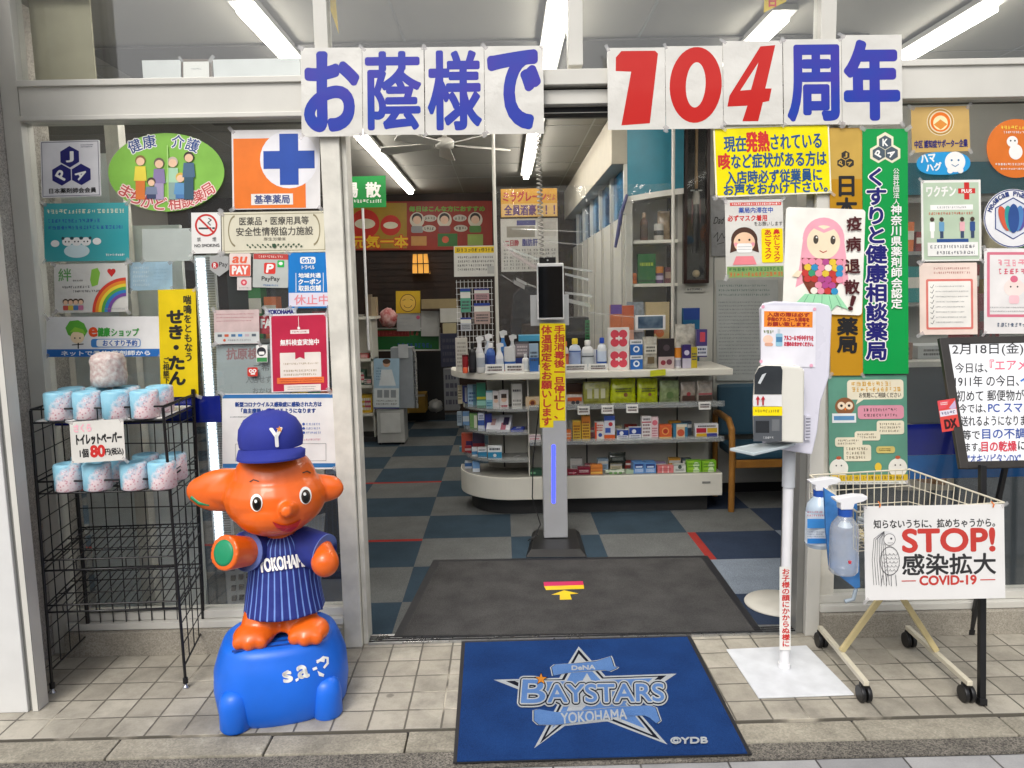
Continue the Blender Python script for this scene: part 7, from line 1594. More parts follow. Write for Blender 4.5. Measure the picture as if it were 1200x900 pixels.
mb = MB(); c_ = F(641.5, 305, yc); mb.cbox(c_, (.052, 0, 0), (0, .014, 0), (0, 0, .018), m_black); mb.lathe([(.008, .015), (.007, .018)], c_, C('c9cbcc', 0.2), 12, axis=Matrix.Rotation(math.radians(90), 3, 'X')); mb.build('camera', th, bevel=0.006)
a_, b_ = F(622, 382, yc + .03), F(666.5, 345, yc + .03); mb = MB(); mb.box(a_.x, b_.x, yc + .03, yc + .045, a_.z, b_.z, mat('grey_backing', 'b4b6b8', 0.5)); mb.build('back_plate', th, bevel=0.003)
mb = MB(); mb.tube([(xc0 + .0, yc + .08, 1.0), (xc0 - .06, yc + .1, .55), (xc0 - .07, yc + .08, .3), (xc0 - .02, yc + .06, .12), (xc0 - .09, yc - .02, .02), (xc0 - .11, yc - .05, .05), (xc0 - .04, yc - .0, .07)], 0.004, m_black, 6); mb.build('cable', th)
# ---- hanging bead chain in the doorway
mb = MB(); p0, p1 = F(630, 152, 4.6), F(635, 302, 4.6)
mb.tube([lp(p0, p1, k / 240) + Vector((.014 * math.cos(k * .785), .014 * math.sin(k * .785), 0)) for k in range(241)], 0.0045, mat('silver_chain', 'a6a49e', 0.3, 0.4), 5); mb.tube([p0, Vector((p0.x, 4.6, ZC - .002))], .003, m_steel, 5)
tag(mb.build('spiral_hanger'), 'silver spiral hanger dangling in front of the yellow price sign', 'hanger')
# ---- bench chair right of the counter
m_wood = mat('oak_frame', '9a6a2e', 0.4, var=0.18, scale=6, detail=8); m_uph = mat('teal_blue_upholstery', '23485c', 0.6, var=0.08, bump=0.05)
ch = thing('waiting_chair', 'wooden armed waiting chair with teal blue seat at the end of the counter', 'chair', (2.0, 5.7, 0.004))
xl, xr_ = 1.66, 2.36
for x_ in (xl, xr_):
    mb = MB(); f_ = [Vector((x_, 5.47, .005)), Vector((x_, 5.46, .45)), Vector((x_, 5.48, .62)), Vector((x_, 5.56, .68)), Vector((x_, 5.80, .69)), Vector((x_, 5.90, .68))]
    for a_, b_ in zip(f_, f_[1:]): mb.tube([a_, b_], .024, m_wood, 8)
    for p_ in f_[1:-1]: mb.ball(p_, .0245, m_wood, 6)
    mb.build('arm', ch)
    mb = MB(); mb.tube([(x_, 5.90, .005), (x_, 5.92, .67)], .022, m_wood, 8); mb.build('leg', ch)
mb = MB(); mb.box(xl + .03, xr_ - .03, 5.47, 5.50, .33, .39, m_wood); mb.build('rail', ch, bevel=0.005)
mb = MB(); mb.box(xl + .03, xr_ - .03, 5.47, 5.92, .392, .46, m_uph); mb.build('seat', ch, bevel=0.02)
mb = MB(); mb.hexa([(xl + .02, 5.88, .50), (xr_ - .02, 5.88, .50), (xr_ - .02, 5.94, .50), (xl + .02, 5.94, .50), (xl + .02, 5.93, .90), (xr_ - .02, 5.93, .90), (xr_ - .02, 5.98, .90), (xl + .02, 5.98, .90)], m_uph); mb.build('backrest', ch, bevel=0.025)
# ---- niche shelves with keepsakes behind the counter
nz = thing('niche_shelf', 'white corner shelf unit under the teal cabinet head', 'shelf', (1.19, 6.15, 1.7))
for py in (283, 334):
    z_ = F(765, py, 5.98).z; mb = MB(); mb.hexa([(1.03, WY + .0, z_ - .012), (1.365, WY - .06, z_ - .012), (1.365, WY + .31, z_ - .012), (1.03, WY + .31, z_ - .012), (1.03, WY + .0, z_ + .012), (1.365, WY - .06, z_ + .012), (1.365, WY + .31, z_ + .012), (1.03, WY + .31, z_ + .012)], m_cw); mb.build('shelf_board', nz)
zu, zl = F(765, 283, 5.98).z + .014, F(765, 334, 5.98).z + .014
def ks(kind, px0, px1, pt_, z0, base, bands, label, cat, Y=6.06, name=None, dep=.04): 
    o = good(kind, 'niche', px0, px1, pt_, base, bands, label, cat, Y, dep, z0 - .0015, name); o['group'] = 'keepsakes on the niche shelves'; return o
ZS['niche'] = 0; G_['niche'] = 'keepsakes on the niche shelves'
ks('bottle', 751, 760, 249, zu, '6a4a3a', ['d0b49a', '4a3a34'], 'dark figurine with pale head on the upper niche shelf', 'figurine', name='figurine')
ks('can', 767, 778, 262, zu, 'd0ccc4', [(.3, .6, '3a3a3c')], 'pale round ornament with dark band on the upper niche shelf', 'ornament', name='ornament')
ks('bag', 770, 785, 247, zu, 'b49a7a', [], 'tan soft toy at the back of the upper niche shelf', 'toy', 6.14, 'soft_toy')
ks('box', 747.5, 768, 297.5, zl, '1c6a34', [('t', .55, .75, 1, 'a9c43a'), ('b', .05, .12, '134a24')], 'upright green book on the lower niche shelf', 'book', name='book')
ks('can', 739, 747, 320, zl, 'd9742c', [(.3, .7, 'b95a24')], 'orange pot left of the green book', 'pot', 6.03, 'pot')
ks('can', 768, 778, 312, zl, '5a3a6a', [(.6, .98, 'd98a3a'), (.2, .45, 'c9bcd4')], 'violet tin with orange top right of the green book', 'tin', name='tin')
ks('box', 779, 790, 313, zl, '6a3a44', [('b', .3, .7, 'a0887a')], 'dull red box at the right of the lower niche shelf', 'box')
mb = MB(); mb.tube([F(735, 228, 5.97), F(728, 250, 5.965), F(724, 275, 5.96), F(721, 290, 5.96)], [.012, .016, .015, .01], C('232a6a'), 8); tag(mb.build('navy_cord'), 'navy cloth strap hanging from the left edge of the teal cabinet', 'strap')
# ---- bat display case on the wall
cs = thing('bat_case', 'tall dark wooden display case with baseball bat on the panel wall', 'display case', (1.52, 5.97, 1.7))
x0, x1 = F(802, 240, 5.95).x, F(832, 240, 5.95).x; z0, z1 = F(817, 332, 5.95).z, 2.93
m_rosew = mat('rosewood', '2a120e', 0.3, var=0.25, scale=5)
mb = MB(); fwd = 5.95
for a_ in ((x0, x0 + .025, z0, z1), (x1 - .025, x1, z0, z1), (x0 + .0251, x1 - .0251, z0, z0 + .03), (x0 + .0251, x1 - .0251, z1 - .03, z1)): mb.box(a_[0], a_[1], fwd, WY - .015, a_[2], a_[3], m_rosew)
mb.build('frame', cs, bevel=0.003)
mb = MB(); mb.box(x0 + .026, x1 - .026, WY - .02, WY - .016, z0 + .031, z1 - .031, mat('black_velvet', '08080a', 0.9)); mb.build('backing', cs)
xm = (x0 + x1) / 2
mb = MB(); mb.lathe([(.012, 2.87), (.011, 2.6), (.014, 2.45), (.012, 2.42)][::-1], (xm, 5.985, 0), mat('ash_wood', 'b08a5a', 0.4), 14); mb.lathe([(.03, 1.93), (.032, 2.1), (.024, 2.3), (.016, 2.41)], (xm, 5.985, 0), m_black, 14); mb.lathe([(.025, 2.30), (.03, 2.36), (.022, 2.4)], (xm, 5.98, 0), C('b4b0a8'), 12); bt_ = mb.build('bat', cs)
mb = MB(); mb.box(xm - .035, xm + .035, 5.978, 5.982, 2.16, 2.34, C('6a2a34')); mb.box(xm - .045, xm + .045, 5.976, 5.9775, 2.4, 2.41, C('c9c9c9')); mb.build('ticket', cs)
mb = MB(); mb.ball((xm + .005, 5.985, z0 + .075), .03, C('b9a684', 0.6), 12); mb.build('baseball', cs)
mb = MB(); mb.box(x0 + .026, x1 - .026, 5.956, 5.959, z0 + .031, z1 - .031, m_glass); mb.build('glass_front', cs)
# silver autograph poster, printed sheet, small plaque
p = Poster('autograph_poster', 'silver poster with black signatures behind the yellow fever notice', 'poster', 833, 228, 878, 300, WY - .016, mat('silver_foil', '8f9092', 0.3, 0.3, 0.12, 20, bump=0.1), -1); 
p.text('Dad', 837, 254, 848, 262, BLK, 0.1, ital=.3); p.line([(836, 278), (841, 272), (840, 283), (846, 273), (848, 279), (855, 270)], .7, BLK); p.line([(840, 286), (848, 284)], .6, BLK); p.done()
p = Poster('price_table', 'grey sheet covered with fine print on the panel wall right of the counter', 'notice', 839.5, 328, 912, 446, WY - .016, C('b4b8b6', 0.5), -0.3)
p.greek(842, 332, 906, 348, 3, C('5f7a70'), 0.4, 4, .5); p.greek(842, 352, 906, 440, 21, C('70787a'), 0.36, 5, .3); p.done()
p = Poster('memo_plaque', 'small label strip under the bat display case', 'label', 803, 336, 826, 342, WY - .016, C('b9b8b0'), -.5); p.greek(805, 337, 824, 341, 1, C('3a3a3c'), .6, 2, .1); p.done()
# ---- yellow price sign and paper behind the film
p = Poster('price_sign', 'orange yellow sign with red and violet lettering hanging behind the clear screen', 'sign', 587, 221, 653, 254, 6.6, C('d99e1e', 0.4), -1)
p.text('ミラグレーン', 590, 224.5, 640, 236, C('b8301e'), .5); p.text('だよ', 641, 228, 651, 235, C('b8301e'), .1); p.rect(587.5, 238.5, 652.5, 253.5, C('d9b06a', 0.4)); p.text('全員酒豪！！！', 591, 240, 650, 252, C('5a2f6a'), .4); p.done()
p = Poster('product_flyer', 'tall white printed flyer below the orange yellow sign', 'notice', 587, 256, 654, 318, 6.62, C('c4c1bb', 0.5), -1)
p.rect(606, 258, 628, 264, C('3a3a7a')); p.rect(594, 265, 627, 278, C('8a8478')); p.rect(630, 260, 652, 277, C('b4afa8')); p.text('二日酔', 592, 281, 608, 288, C('a03a44'), .3); p.text('脂肪肝', 612, 280, 630, 288, C('3a3a7a'), .3)
for k in range(9): p.greek(590 + k * 7, 291, 595 + k * 7, 316, 6, C('55585a'), .6, k, 0)
p.done()
# ---- notice with yellow head, and the wire rack under it
p = Poster('counter_notice', 'white notice with yellow heading hanging over the left end of the counter', 'notice', 532, 288, 583, 324, 6.0, C('c9c8c2', 0.5), -.8)
p.rect(533, 289, 582, 296.5, C('d9b80e')); p.greek(535, 290, 580, 295.5, 1, C('3a3a1a'), .7, 2, 0); p.greek(536, 299, 580, 318, 4, C('2c2c30'), .5, 3, .2); p.rect(571, 312, 579, 321, C('a9a9a6')); p.done()
wr = thing('wire_display', 'white wire panel with hanging packets behind the left end of the counter', 'wire panel', (F(558, 430, 6.1).x, 6.1, ZT))
mb = MB(); yy = 6.1
for k in range(10): xk = F(537 + k * 4.5, 400, yy).x; mb.tube([(xk, yy, 1.09), (xk, yy, 1.76)], .0022, m_white, 5)
for k in range(14): zk = 1.12 + k * .048; mb.tube([(F(536, 400, yy).x, yy + .004, zk), (F(579, 400, yy).x, yy + .004, zk)], .0022, m_white, 5)
mb.build('grid', wr)
for k, (a_, b_, t0, t1, c_, l) in enumerate(((540, 551, 338, 366, '5aa48a', 'green packet hanging on the white wire panel'), (556, 573, 338, 352, 'c49aa0', 'pink packet hanging at the top of the white wire panel'), (556, 574, 355, 380, 'b9a09a', 'dusty pink packet hanging in the middle of the white wire panel'), (540, 552, 372, 388, 'c0c4cc', 'white packet with dark picture hanging low on the white wire panel'))):
    mb = MB(); q0, q1 = F(a_, t1, yy - .02), F(b_, t0, yy - .02); mb.box(q0.x, q1.x, yy - .02, yy - .006, q0.z, q1.z, C(c_)); front_art(mb, q0.x, q1.x, yy - .0205, q0.z, q1.z, [('b', .6, .85, 'e0e0da'), ('t', .1, .5, 3, '4a4a50'), ('b', .88, 1, '24409a')], k); tag(mb.build('packet', bevel=0.003), l, 'packet', 'packets hanging on the wire panel')
# ---- things behind the counter: dark apron, boxes, papers
mb = MB(); q = [(598, 385), (602, 345), (612, 336), (624, 335), (634, 344), (636, 385), (634, 405), (600, 405)]
mb.slab([F(x, y, 6.5) for x, y in q], (0, .06, 0), mat('charcoal_cloth', '2c2c30', 0.9, var=.2, scale=10, bump=.4, bscale=12)); tag(mb.build('hanging_coat', bevel=.01), 'dark grey coat hanging behind the clear screen', 'coat')
def far_box(a_, b_, t0, t1, Y, c_, label, cat, name, dep=.15, bands=(), grp=None, bev=.004):
    mb = MB(); q0, q1 = F(a_, t1, Y), F(b_, t0, Y); mb.box(q0.x, q1.x, Y, Y + dep, q0.z, q1.z, C(c_, .6)); front_art(mb, q0.x, q1.x, Y - .0008, q0.z, q1.z, bands, int(a_)); return tag(mb.build(name), label, cat, grp)
good('spray', 'top', 586, 596, 387, '3f7fc4', ['2a62b0'], 'bright blue spray bottle behind the white tub', Y=5.74)
good('spray', 'top', 597, 607, 392, 'd4d6d8', ['b9bec4'], 'frosted pump bottle behind the white tub', Y=5.76)
far_box(608, 634, 393, 400, 5.8, '4aa0c8', 'flat blue tray lying on shelf boxes behind the counter', 'tray', 'tray')
far_box(612, 632, 380, 393, 6.3, '33231c', 'dark brown bag behind the flat blue tray', 'bag', 'bag', .2)
far_box(664, 690, 372, 412, 6.3, '17161a', 'black office machine behind the counter', 'machine', 'office_machine', .3, [('b', .4, .6, '3a3a40')])
far_box(686, 691, 375, 402, 6.1, '2f7a4a', 'narrow green sign with vertical print beside the partition wall', 'sign', 'sign_strip', .01, [('t', .1, .9, 6, '12301c')])
# ---- far left: cabinet, stand, sign board, clutter
G_F = 'clutter at the back of the shop'
cab = thing('back_cabinet', 'pale shelf cabinet against the left side of the back room', 'cabinet', (-1.78, 8.6, 0.004))
yb = 8.5; x0, x1 = F(409, 450, yb).x, F(438, 450, yb).x
mb = MB(); mb.box(x0 - .5, x1, yb, yb + .4, .006, .06, m_skirt); mb.box(x0 - .5, x1, yb + .36, yb + .4, .061, 1.39, m_cw2); mb.box(x1 - .02, x1, yb, yb + .359, .061, 1.39, m_cw2); mb.build('carcass', cab)
for z_ in (.30, .62, .92, 1.39): mb = MB(); mb.box(x0 - .5, x1 + (.05 if z_ > 1 else 0), yb - (.03 if z_ > 1 else 0), yb + .36, z_ + .001, z_ + .03, m_cw); mb.build('shelf', cab)
for k, (a_, b_, z_, h_, c_, l) in enumerate(((421, 435, .332, .20, 'd9b02c', 'yellow and pink carton on the lowest shelf of the pale cabinet'), (419, 428, .652, .17, '4a6a5a', 'green carton on the middle shelf of the pale cabinet'), (426, 436, .652, .08, '3a4a44', 'low dark carton on the middle shelf of the pale cabinet'), (419, 434, .952, .05, '9a3a34', 'flat red carton on the upper shelf of the pale cabinet'))):
    mb = MB(); q0, q1 = F(a_, 450, yb + .05).x, F(b_, 450, yb + .05).x; mb.box(q0, q1, yb + .05, yb + .2, z_, z_ + h_, C(c_, .5)); front_art(mb, q0, q1, yb + .049, z_, z_ + h_, [('b', .3, .7, 'c9566a', .4, .9), ('t', .1, .9, 3, 'e0dcd4')], k); tag(mb.build('carton'), l, 'box', G_F)
for k, (a_, b_, t_, c_, l, kd) in enumerate(((412, 422, 352, '3a3a3e', 'dark jar with glossy top on the pale cabinet', 'can'), (413, 432, 376, '8f8f8c', 'clear plastic bin on the pale cabinet', 'bag'), (433, 440, 345, '7a6a58', 'tan folder standing on the pale cabinet', 'box'), (440, 446, 348, '9a8a70', 'brown folder standing on the pale cabinet', 'box'))):
    ZS['cab'] = 1.422; G_['cab'] = G_F; good(kd, 'cab', a_, b_, t_, c_, [(.4, .6, 'b0aeb0')] if kd == 'can' else [], l, None, yb + .05, .12)
st_ = thing('brochure_stand', 'floor stand with a blue portrait poster and boxed goods at the back of the shop', 'display stand', (-1.27, 8.4, .004))
ys = 8.3; q = lambda x, y: F(x, y, ys)
x0, x1 = q(440, 450).x, q(472, 450).x
mb = MB(); mb.box(x0, x1, ys, ys + .3, .03, q(455, 480).z, C('a9aaa8', .5)); mb.box(x0 + .04, x1 - .04, ys - .012, ys - .001, q(455, 507).z, q(455, 484).z, C('c4c6c4', .5)); mb.build('body', st_)
for x_ in (x0 + .02, x1 - .02): mb = MB(); mb.box(x_ - .012, x_ + .012, ys + .02, ys + .28, .001, .0295, m_black); mb.build('foot', st_)
a = Art((0, ys - .02, 0), (0, -1, 0)); a.rect(438, 420, 468, 477.5, C('9fbcd0', .4)); a.rect(438.5, 455, 467.5, 477, C('d0d6d8', .4)); a.rect(438, 477.5, 468, 479, NAVY)
a.circ(453, 426, 4.2, C('c9a084')); a.circ(453, 423.5, 4.6, C('4a3426'), 3); a.poly([(444, 452), (447, 433), (459, 433), (464, 452)], C('d3dade')); 
for k in range(3): a.rect(442 + k * 8, 457, 448 + k * 8, 466, C('8a9298'))
a.greek(441, 468, 466, 475, 2, DK, .5, 3, .1); a.greek(441, 430, 447, 446, 5, C('4a6a8a'), .5, 3, .1); a.pic.build('portrait_poster', st_); a.txt.build('lettering', st_)
mb = MB(); mb.box(q(441, 0).x, q(468, 0).x, ys + .02, ys + .25, q(455, 479).z, q(455, 408).z, C('8a9096', .4)); mb.box(q(451, 0).x, q(463, 0).x, ys - .005, ys + .0, q(455, 420).z, q(455, 404).z, C('b0b4b8', .3)); mb.tube([(q(470, 0).x, ys + .1, q(470, 480).z), (q(470, 0).x, ys + .1, q(470, 416).z), (q(468, 0).x, ys + .1, q(468, 410).z)], .018, m_steel, 8); mb.build('goods_rack', st_)
p = Poster('sign_board', 'dark green sign board with red band behind the brochure stand', 'sign board', 438, 384, 516, 411, 9.2, C('b9b9b4', .5), -.4, th=.02)
p.rect(439.5, 385.5, 514.5, 409.5, C('0f5a24')); p.rect(441, 387, 480, 394, C('8a1f1c')); p.greek(442, 388, 492, 393, 1, C('a83a30'), .9, 3, 0); p.greek(466, 402, 506, 407.5, 1, C('24408f'), .9, 4, 0); p.done()
far_box(436, 518, 410, 412, 9.22, '8a8a86', 'pale ledge under the dark green sign board', 'ledge', 'ledge', .3, grp=G_F)
p = Poster('face_drawing', 'square yellow card with a drawn smiling face', 'picture', 464, 341, 492.5, 367, 9.1, C('c9a41e', .5), -.4)
p.circ(478, 355, 9.5, C('d9b04a'), 10.5); p.ring(478, 355, 9.5, .8, C('5a3a1a'), 10.5); p.line([(472, 352), (475, 351)], .7, C('5a3a1a')); p.line([(481, 351), (484, 352)], .7, C('5a3a1a')); p.ring(478, 357, 5, .8, C('5a3a1a'), 4, 10, 170); p.done()
p = Poster('whiteboard_sheet', 'pale grey sheet with a pink magnet left of its twin below the yellow card', 'sheet', 465, 367, 493, 388, 9.11, C('9a9c9c', .5), -.4); p.circ(490, 372, 2.2, C('b44a6a')); p.greek(468, 371, 486, 384, 3, GREY, .3, 3, .5); p.done()
p = Poster('whiteboard_sheet', 'plain pale grey sheet at the right below the yellow card', 'sheet', 493.5, 364.5, 515, 394, 9.12, C('a4a5a3', .5), -.4); p.done()
def crumple(name, a_, b_, t0, t1, Y, m, label, cat, dep=.12, seed=1):
    mb = MB(); q0, q1 = F(a_, t1, Y), F(b_, t0, Y); rn = random.Random(seed); c_ = (q0 + q1) / 2; mb.ball(c_, (abs(q1.x - q0.x) / 2, dep, abs(q1.z - q0.z) / 2), m, 9)
    for i, v in enumerate(mb.v): mb.v[i] = c_ + (v - c_) * rn.uniform(.82, 1.12)
    return tag(mb.build(name), label, cat, G_F)
crumple('cloth_bundle', 445, 465, 361, 384, 9.0, mat('red_white_cloth', '9a3034', .8, col2='c9a4a0', scale=14), 'crumpled red and white cloth left of the yellow card', 'cloth')
far_box(475, 498, 462, 484, 9.6, '8a6a1e', 'cardboard carton on the floor in the dark rear doorway', 'box', 'cardboard_box', .3, [('b', .88, 1, 'a9a090')], G_F)
crumple('plastic_bag', 502, 519, 468, 483, 9.5, mat('white_film_bag', '8a8a88', .4, bump=.4, bscale=10), 'white plastic bag on the floor beside the cardboard carton', 'bag', .12, 4)
mb = MB(); q0, q1 = F(474, 482, 9.9), F(519, 412, 9.9); mb.box(q0.x, q1.x, 9.9, 9.92, .006, q1.z, m_dark); tag(mb.build('doorway_shade'), 'dark sheet standing for the shade of the rear doorway under the sign board', 'dark sheet')  # dark sheet put in for the shade of the rear doorway
for k, (a_, b_, t0, t1, Y, c_, l) in enumerate(((494, 536, 350, 362, 9.0, '8a7a58', 'long tan parcel on top of the paper pile'), (516, 540, 361, 378, 9.0, 'b0b0ac', 'stack of white papers behind the left end of the counter'), (519, 534, 379, 391, 8.9, 'a49a7a', 'cream parcel under the stack of white papers'), (517, 535, 391, 430, 8.8, '23263c', 'dark blue drawer unit behind the left end of the counter'), (521, 537, 432, 481, 8.7, '6a6c70', 'grey shelf of small goods behind the left end of the counter'))):
    far_box(a_, b_, t0, t1, Y, c_, l, 'box', 'parcel' if k < 3 else 'drawer_unit', .2, [('t', .1, .9, 4, '3a3a48')] if k > 2 else (), G_F)
# red poster across the back wall, green hanging banner, lantern, fan
p = Poster('wall_poster', 'long red and yellow tonic poster high on the back wall', 'poster', 409, 236, 577, 293, YB - .05, C('8f2716', .5), -.3, th=.02)
p.rect(411, 238, 477, 291, C('9a7a1a')); p.circ(428, 262, 17, C('b9281c')); p.circ(428, 262, 12, C('d0ccb4'), 6); p.circ(458, 264, 12, C('b9281c')); p.circ(458, 264, 8.5, C('d0ccb4'), 4); p.text('元気一本', 413, 276, 478, 290, C('c4281a'), 1.6); p.text('元気一本', 413, 276, 478, 290, C('e0b81e'), .5)
p.text('毎日はこんな方におすすめ', 480, 242, 568, 248, C('6a9a2a'), .4)
for xx, c_ in ((489, '8a8a8c'), (521, '7a3a44'), (557, '4a7a34')): p.circ(xx, 258, 8.5, C('c9bfae'), 9); p.circ(xx, 256, 6, C('2c2420'), 6); p.circ(xx, 258, 4.8, C('d9b49a')); p.rect(xx - 7, 265, xx + 7, 273, C(c_), 2)
for xx, yy in ((504, 256), (539, 256), (540, 268), (503, 268)): p.circ(xx, yy, 8, C('b9b4a6'), 4); p.greek(xx - 6, yy - 2, xx + 6, yy + 2, 1, C('4a3a34'), .8, int(xx), 0)
p.rect(482, 277, 500, 288, C('b98a4a')); p.rect(513, 274, 536, 289, C('2f6a2c')); p.circ(522, 281, 4, C('c9583a')); p.rect(548, 275, 566, 288, C('8aa04a')); p.done()
gb = thing('hanging_banner', 'green banner with white lettering on a thin pole inside the left door post', 'banner', F(428, 405, 7.0))
a = Art((0, 7.0, 0), (0, -1, 0), -.5, (429, 224)); mb = MB(); mb.slab([a.P(x, y) for x, y in ((405, 207), (452, 206), (452.5, 243), (405, 243.5))], (0, -.004, 0), mat('green_cloth', '0c8a3c', .6, var=.08, bump=.1, bscale=10)); mb.build('cloth', gb); a.off = .005
a.text('湯', 406, 214, 419, 231, WHT, .6); a.text('散', 429, 214, 446, 231, WHT, .6); a.greek(414, 233.5, 447, 238, 1, WHT, .8, 3, 0); a.txt.build('lettering', gb)
mb = MB(); mb.tube([F(425, 244, 7.01), F(432, 410, 7.01)], .012, m_white, 8); mb.build('pole', gb)
ln = thing('wall_lantern', 'lit lantern with dark lattice on the timber back wall', 'lantern', F(492, 321, 10.3))
q0, q1 = F(483, 321, 10.28), F(502.5, 297, 10.28); mb = MB(); mb.hexa([(q0.x, 10.28, q0.z), (q1.x, 10.28, q0.z), (q1.x, 10.4, q0.z), (q0.x, 10.4, q0.z), (q0.x + .02, 10.28, q1.z), (q1.x - .03, 10.28, q1.z), (q1.x - .03, 10.4, q1.z), (q0.x + .02, 10.4, q1.z)], mat('lit_paper_shade', 'd9a04a', .6, emit=('ffb048', 0.4))); mb.build('lamp_shade', ln)
mb = MB()
for k in range(4): xk = q0.x + (q1.x - q0.x) * k / 3; mb.box(xk - .006, xk + .006, 10.268, 10.279, q0.z, q1.z, m_wood_dk)
for k in range(3): zk = q0.z + (q1.z - q0.z) * k / 2; mb.box(q0.x, q1.x, 10.256, 10.267, zk - .006, zk + .006, m_wood_dk)
mb.build('lattice', ln)
fn = thing('ceiling_fan', 'white five bladed ceiling fan behind the blue letters', 'fan', (F(521, 168, 6.0).x, 6.0, 2.8))
c_ = F(521, 170, 6.0); mb = MB(); mb.lathe([(.03, -.03), (.07, -.02), (.075, .03), (.05, .05), (.02, .06), (.014, .08), (.014, ZC - c_.z - .008)], c_, m_alu, 20); mb.build('motor', fn)
for k in range(5):
    t_ = math.radians(20 + 72 * k); d_ = Vector((math.cos(t_), math.sin(t_), -.03)); s_ = Vector((-math.sin(t_), math.cos(t_), .28)) * .065; mb = MB(); mb.slab([c_ + d_ * .09 - s_ * .6, c_ + d_ * .5 - s_, c_ + d_ * .54, c_ + d_ * .5 + s_, c_ + d_ * .09 + s_ * .6], (0, 0, .006), m_alu); mb.build('blade', fn)
ac = thing('air_conditioner', 'ceiling air conditioner grille above the fan', 'air conditioner', (-.75, 5.2, ZC)); mb = MB(); mb.box(-1.05, -.45, 4.95, 5.55, ZC - .055, ZC - .008, m_alu); mb.build('housing', ac, bevel=.01); mb = MB()
for k in range(9): mb.box(-.98, -.52, 5.0 + k * .056, 5.03 + k * .056, ZC - .062, ZC - .0565, m_dark)
mb.build('grille', ac)
# ---- behind the left window
bp_ = thing('display_partition', 'pale grey display partition behind the left window', 'partition', (-1.75, 3.8, 0.004))
mb = MB(); mb.box(-2.14, F(160, 600, 3.80).x, 3.80, 3.83, .005, 2.36, mat('pale_partition', 'e4eae8', .6)); mb.build('panel', bp_)
mb = MB(); mb.box(F(161, 600, 3.79).x, F(176, 600, 3.79).x, 3.77, 3.84, .005, 2.5, m_alu_old); mb.build('upright', bp_)
mb = MB(); mb.box(F(177, 600, 3.86).x, F(234, 600, 3.86).x, 3.86, 3.89, .005, 2.02, mat('pale_partition', 'e4eae8', .6)); mb.build('panel', bp_)
du = thing('light_strip', 'lit vertical strip of small white lamps behind the left window', 'lamp', (F(243, 560, 3.62).x, 3.62, .2))
xa, xb = F(236, 450, 3.62).x, F(259, 450, 3.62).x; zb_, zt_ = F(250, 640, 3.62).z, F(243, 299, 3.62).z
mb = MB(); mb.box(xa, xb, 3.635, 3.66, zb_, zt_, mat('bright_metal', 'dfe4e6', .25, .3, .05)); mb.build('housing', du)
mb = MB(); n = int((zt_ - zb_) / .02)
for k in range(n): mb.box(xa + .012, xa + .05, 3.628, 3.634, zb_ + k * .02, zb_ + k * .02 + .014, mat('lit_led', 'ffffff', .4, emit=('e4f2ff', 1.6)))
mb.build('lamps', du)
mb = MB()
for k in range(int((zt_ - zb_) / .012)): mb.box(xa + .055, xb - .004, 3.630, 3.634, zb_ + k * .012, zb_ + k * .012 + .006, m_alu_dk)
mb.build('fins', du)
cr = thing('plastic_crate', 'grey plastic crate leaning behind the window beside the elephant', 'crate', (F(305, 690, 3.75).x, 3.75, .004))
m_cr = mat('grey_crate', '6f7478', .5)
a = Art((0, 3.78, 0), (0, -.93, .37)); mb = MB()
q4 = [(268, 722), (330, 722), (372, 606), (300, 606)]
P4 = [F(268, 735, 3.70), F(372, 735, 3.70), F(380, 605, 3.98), F(262, 640, 3.98)]
mb.slab(P4, (0, .03, .01), m_cr)
for k in range(11):
    for j in range(7):
        u, v = .08 + k * .08, .1 + j * .12; p_ = lp(lp(P4[0], P4[1], u), lp(P4[3], P4[2], u), v); mb.cbox(p_ + Vector((0, -.003, -.002)), (.011, 0, 0), (0, .004, .012), (0, .004, 0), m_dark)
mb.build('side', cr)
lsx = thing('window_shelf', 'dark low shelf behind the left window near the door post', 'shelf', (F(380, 700, 4.1).x, 4.1, .004))
x0, x1 = F(262, 600, 4.3).x, F(402, 600, 4.3).x
mb = MB(); mb.box(x0, x1, 4.3, 4.62, .006, .05, m_dark); mb.box(x0, x1, 4.6, 4.62, .051, 1.9, mat('shelf_back', '4a5052', .6)); mb.build('carcass', lsx)
for z_ in (.5, .95, 1.4, 1.88): mb = MB(); mb.box(x0, x1, 4.3, 4.599, z_, z_ + .02, m_alu_dk); mb.build('shelf_board', lsx)
rn = random.Random(9); k = 0
ZS['ws'] = 0; G_['ws'] = 'cartons on the shelf behind the left window'
cn = ('green', 'orange', 'white', 'teal', 'dark red', 'cream', 'grey blue', 'yellow'); cv = ('3a8a4a', 'd9743a', 'c9c9c4', '2f8a8a', '8a2a30', 'cfc4a4', '6f8296', 'd0b43a')
for z_, wh in ((.521, 'lowest'), (.971, 'second'), (1.421, 'third')):
    x = x0 + .06
    for i in range(8):
        w_ = rn.uniform(.055, .085); h_ = rn.uniform(.12, .3); mb = MB(); mb.box(x, x + w_, 4.34, 4.45, z_, z_ + h_, C(cv[(i + k) % 8], .5)); front_art(mb, x, x + w_, 4.339, z_, z_ + h_, [('b', .5, .8, 'e0dcd0'), ('t', .1, .4, 2, '33343a')], k * 10 + i)
        tag(mb.build('carton'), '%s carton on the %s shelf behind the left window' % (cn[(i + k) % 8], wh), 'box', G_['ws']); x += w_ + rn.uniform(.005, .03)
    k += 3
